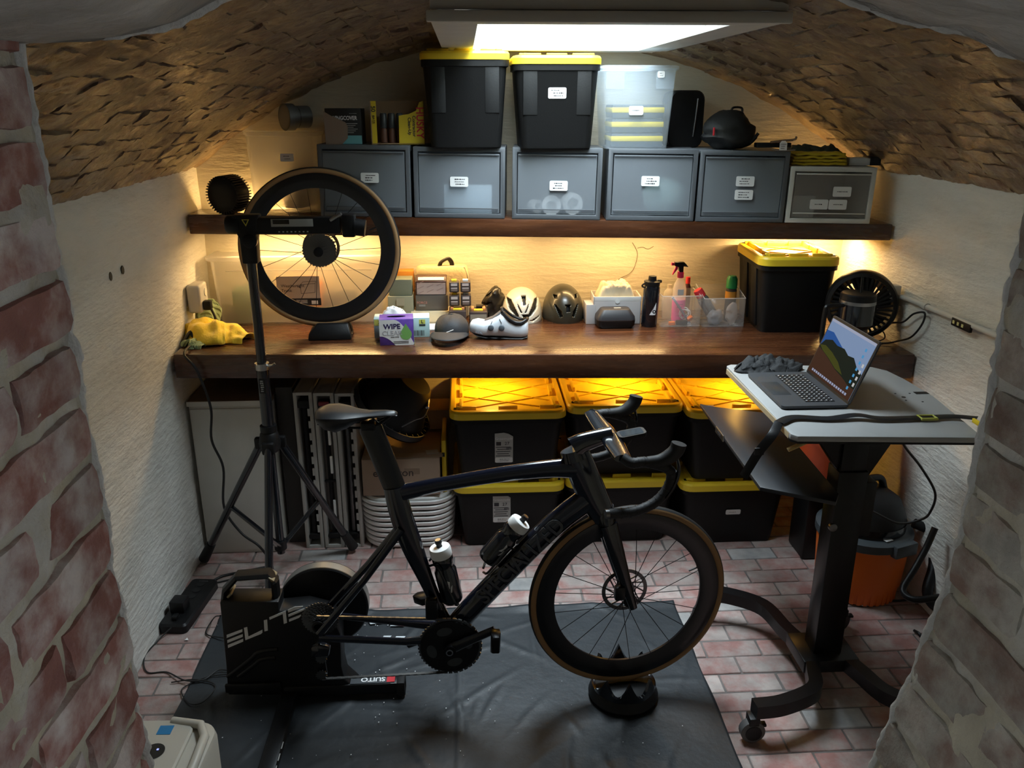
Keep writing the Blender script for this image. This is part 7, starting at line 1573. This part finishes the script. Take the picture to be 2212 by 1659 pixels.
for k in range(17): screen_poly('dock_icon', [sp(.08 + .05 * k, .045), sp(.115 + .05 * k, .045), sp(.115 + .05 * k, .085), sp(.08 + .05 * k, .085)], ((.45, .5, .7), (.7, .7, .7), (.3, .4, .65))[k % 3], 4)
for k in range(7):
    screen_poly('folder_icon', [sp(.86, .80 - .11 * k), sp(.895, .80 - .11 * k), sp(.895, .85 - .11 * k), sp(.86, .85 - .11 * k)], (.10, .42, .80), 4)
    if k in (2, 3, 4, 5): screen_poly('file_icon', [sp(.935, .78 - .11 * k), sp(.97, .78 - .11 * k), sp(.97, .84 - .11 * k), sp(.935, .84 - .11 * k)], (.75, .75, .75), 4)
# gloves behind the laptop
a = atZ(1596, 806, zd); b = atZ(1738, 806, zd); a.y += .03; b.y += .045
def glove_lump():
    g = G()
    def fn(u, v):
        x = lerp(0, 1, u); r = math.sin(math.pi * v)
        n = noise.noise(Vector((u * 7, v * 5, 2))) + .6 * noise.noise(Vector((u * 16, v * 10, 5)))
        e = math.sin(math.pi * min(1, max(0, u))) ** .35
        return (lerp(a.x, b.x, u) + .02 * n, lerp(a.y, b.y, u) + (v - .5) * .12 * e + .012 * n, zd + .001 + max(0, (.05 - .018 * u) * r * e * (1 + .7 * n)))
    g.grid(fn, 60, 26); return g
o = part('black_gloves', glove_lump(), pm('black knit', (.016, .017, .018), .75, bump=.3, bscale=80), None, ang=180); s = o.modifiers.new('s', 'SOLIDIFY'); s.thickness = .002; s.offset = 1; tag(o, 'crumpled black cycling gloves on the desk behind the laptop', 'gloves')
# cable hanging from the desk
cable('desk_cable', 'black cable hanging from the desk down to the vacuum', [tuple(atY(1945, 925, 2.62)), tuple(atY(1952, 960, 2.64)), tuple(atY(1990, 1010, 2.68)), tuple(atY(2020, 1065, 2.70)), tuple(atY(2010, 1105, 2.72)), tuple(atY(1990, 1122, 2.75)), tuple(atY(1940, 1130, 2.78)), tuple(atY(1885, 1105, 2.80))], .0048)
# ================================================================== orange bucket, crate and vacuum
vc = atZ(1893, 1290, 0); vx, vy = 1.655, 2.92
t = thing('shop_vacuum', 'orange tub vacuum cleaner with grey lid in the right corner', 'vacuum cleaner', (vx, vy + .09, 0), RAD(20)); t.scale = (1.15, 1.15, 1.1)
g = G(); g.lathe([(0, .004), (.138, .004), (.141, .02), (.145, .06), (.150, .062), (.160, .235), (.160, .25), (0, .25)], 40); tub = part('tub', g, m_orange, t, ang=35)
for k in range(10): g = G(); g.box((0, 0, 0), (.006, .012, .05), rotm(0, 0, -2.6 + .16 * k) @ trm(.141, 0, .03)); part('foot_fin', g, m_orange, tub)
m_vgrey = pm('slate plastic', (.055, .065, .072), .4)
g = G(); g.lathe([(.161, .235), (.168, .24), (.168, .27), (.15, .28), (0, .28)], 40); part('rim_collar', g, m_vgrey, t, ang=35)
g = G(); g.box((.02, -.162, .25), (.10, .04, .05)); part('latch_plate', g, m_vgrey, t, bev=.006)
g = G(); g.lathe([(.138, .275), (.135, .33), (.11, .39), (.07, .42), (0, .43)], 40); part('motor_dome', g, m_black, t, ang=50)
g = G(); g.lathe([(.139, .29), (.1385, .315)], 40, cap=False); part('clear_band', g, m_gblack, t)
g = G(); g.tube(smooth_path([(-.07, 0, .41), (-.04, 0, .46), (.04, 0, .46), (.07, 0, .41)]), .013, 10); part('carry_handle', g, m_black, t)
g = G(); g.tube(smooth_path([(.13, -.10, .30), (.17, -.14, .27), (.14, -.20, .18), (.08, -.24, .10), (.10, -.27, .05), (.16, -.26, .045)]), .019, 10); part('hose', g, m_black, t)
g = G(); g.box((-.03, -.135, .285), (.03, .02, .002)); part('paper_tag', g, m_paper, t)
p = atZ(1868, 1306, .006); g = G(); g.prism([(-.016, -.008), (.004, -.012), (.018, .0), (.004, .012), (-.01, .008)], 0, .004); o = part('foil_scrap', g, m_chrome, None, loc=p); tag(o, 'small crumpled foil scrap on the floor before the vacuum', 'foil scrap')
g = G(); g.box((0, .09, .235), (.18, .17, .47)); o = part('dark_crate', g, m_black, None, bev=.012, loc=(1.595, 3.225, 0)); tag(o, 'plain black crate under the orange bucket behind the desk', 'crate')
t = thing('orange_bucket', 'red-orange plastic bucket on a black crate behind the desk', 'bucket', (1.565, 3.21, .471))
m_ro = pm('red-orange plastic', (.58, .075, .015), .42); g = G(); g.lathe([(0, 0), (.145, 0), (.15, .01), (.180, .26), (.188, .262), (.188, .28), (.172, .28), (.14, .012), (0, .01)], 36, cap=False); part('pail', g, m_ro, t, ang=35)
g = G(); g.lathe([(.179, .22), (.183, .225), (.183, .235), (.178, .24)], 36, cap=False); part('rim_band', g, m_ro, t, ang=35)
g = G(); g.tube(smooth_path([(-.185, 0, .25), (-.14, -.14, .2), (0, -.19, .16), (.14, -.14, .2), (.185, 0, .25)]), .003, 6); part('wire_handle', g, m_steel, t)
cable('floor_cable', 'black cable on the bricks in front of the vacuum', [Zf(1828, 1292), Zf(1860, 1300), Zf(1905, 1298), Zf(1950, 1297), Zf(1990, 1290)], .005)
g = G(); g.tube(smooth_path([tuple(atZ(1975, 1362, .006)), tuple(atZ(1985, 1368, .012)), tuple(atZ(1990, 1376, .006))]), .006, 6); o = part('plastic_hook', g, m_black, None); tag(o, 'small black plastic hook on the bricks by the right jamb', 'hook')
# black tripod bag leaning by the right wall
g = G(); g.tube(smooth_path([tuple(atY(2020, 1140, 2.78)), tuple(atY(2000, 1185, 2.76)), tuple(atY(1975, 1230, 2.72)), tuple(atY(1950, 1275, 2.68)), tuple(atY(1975, 1295, 2.62)), tuple(atY(2030, 1290, 2.60))]), .013, 10); o = part('vacuum_hose', g, m_black, None); tag(o, 'thick black hose curling down beside the vacuum', 'hose')
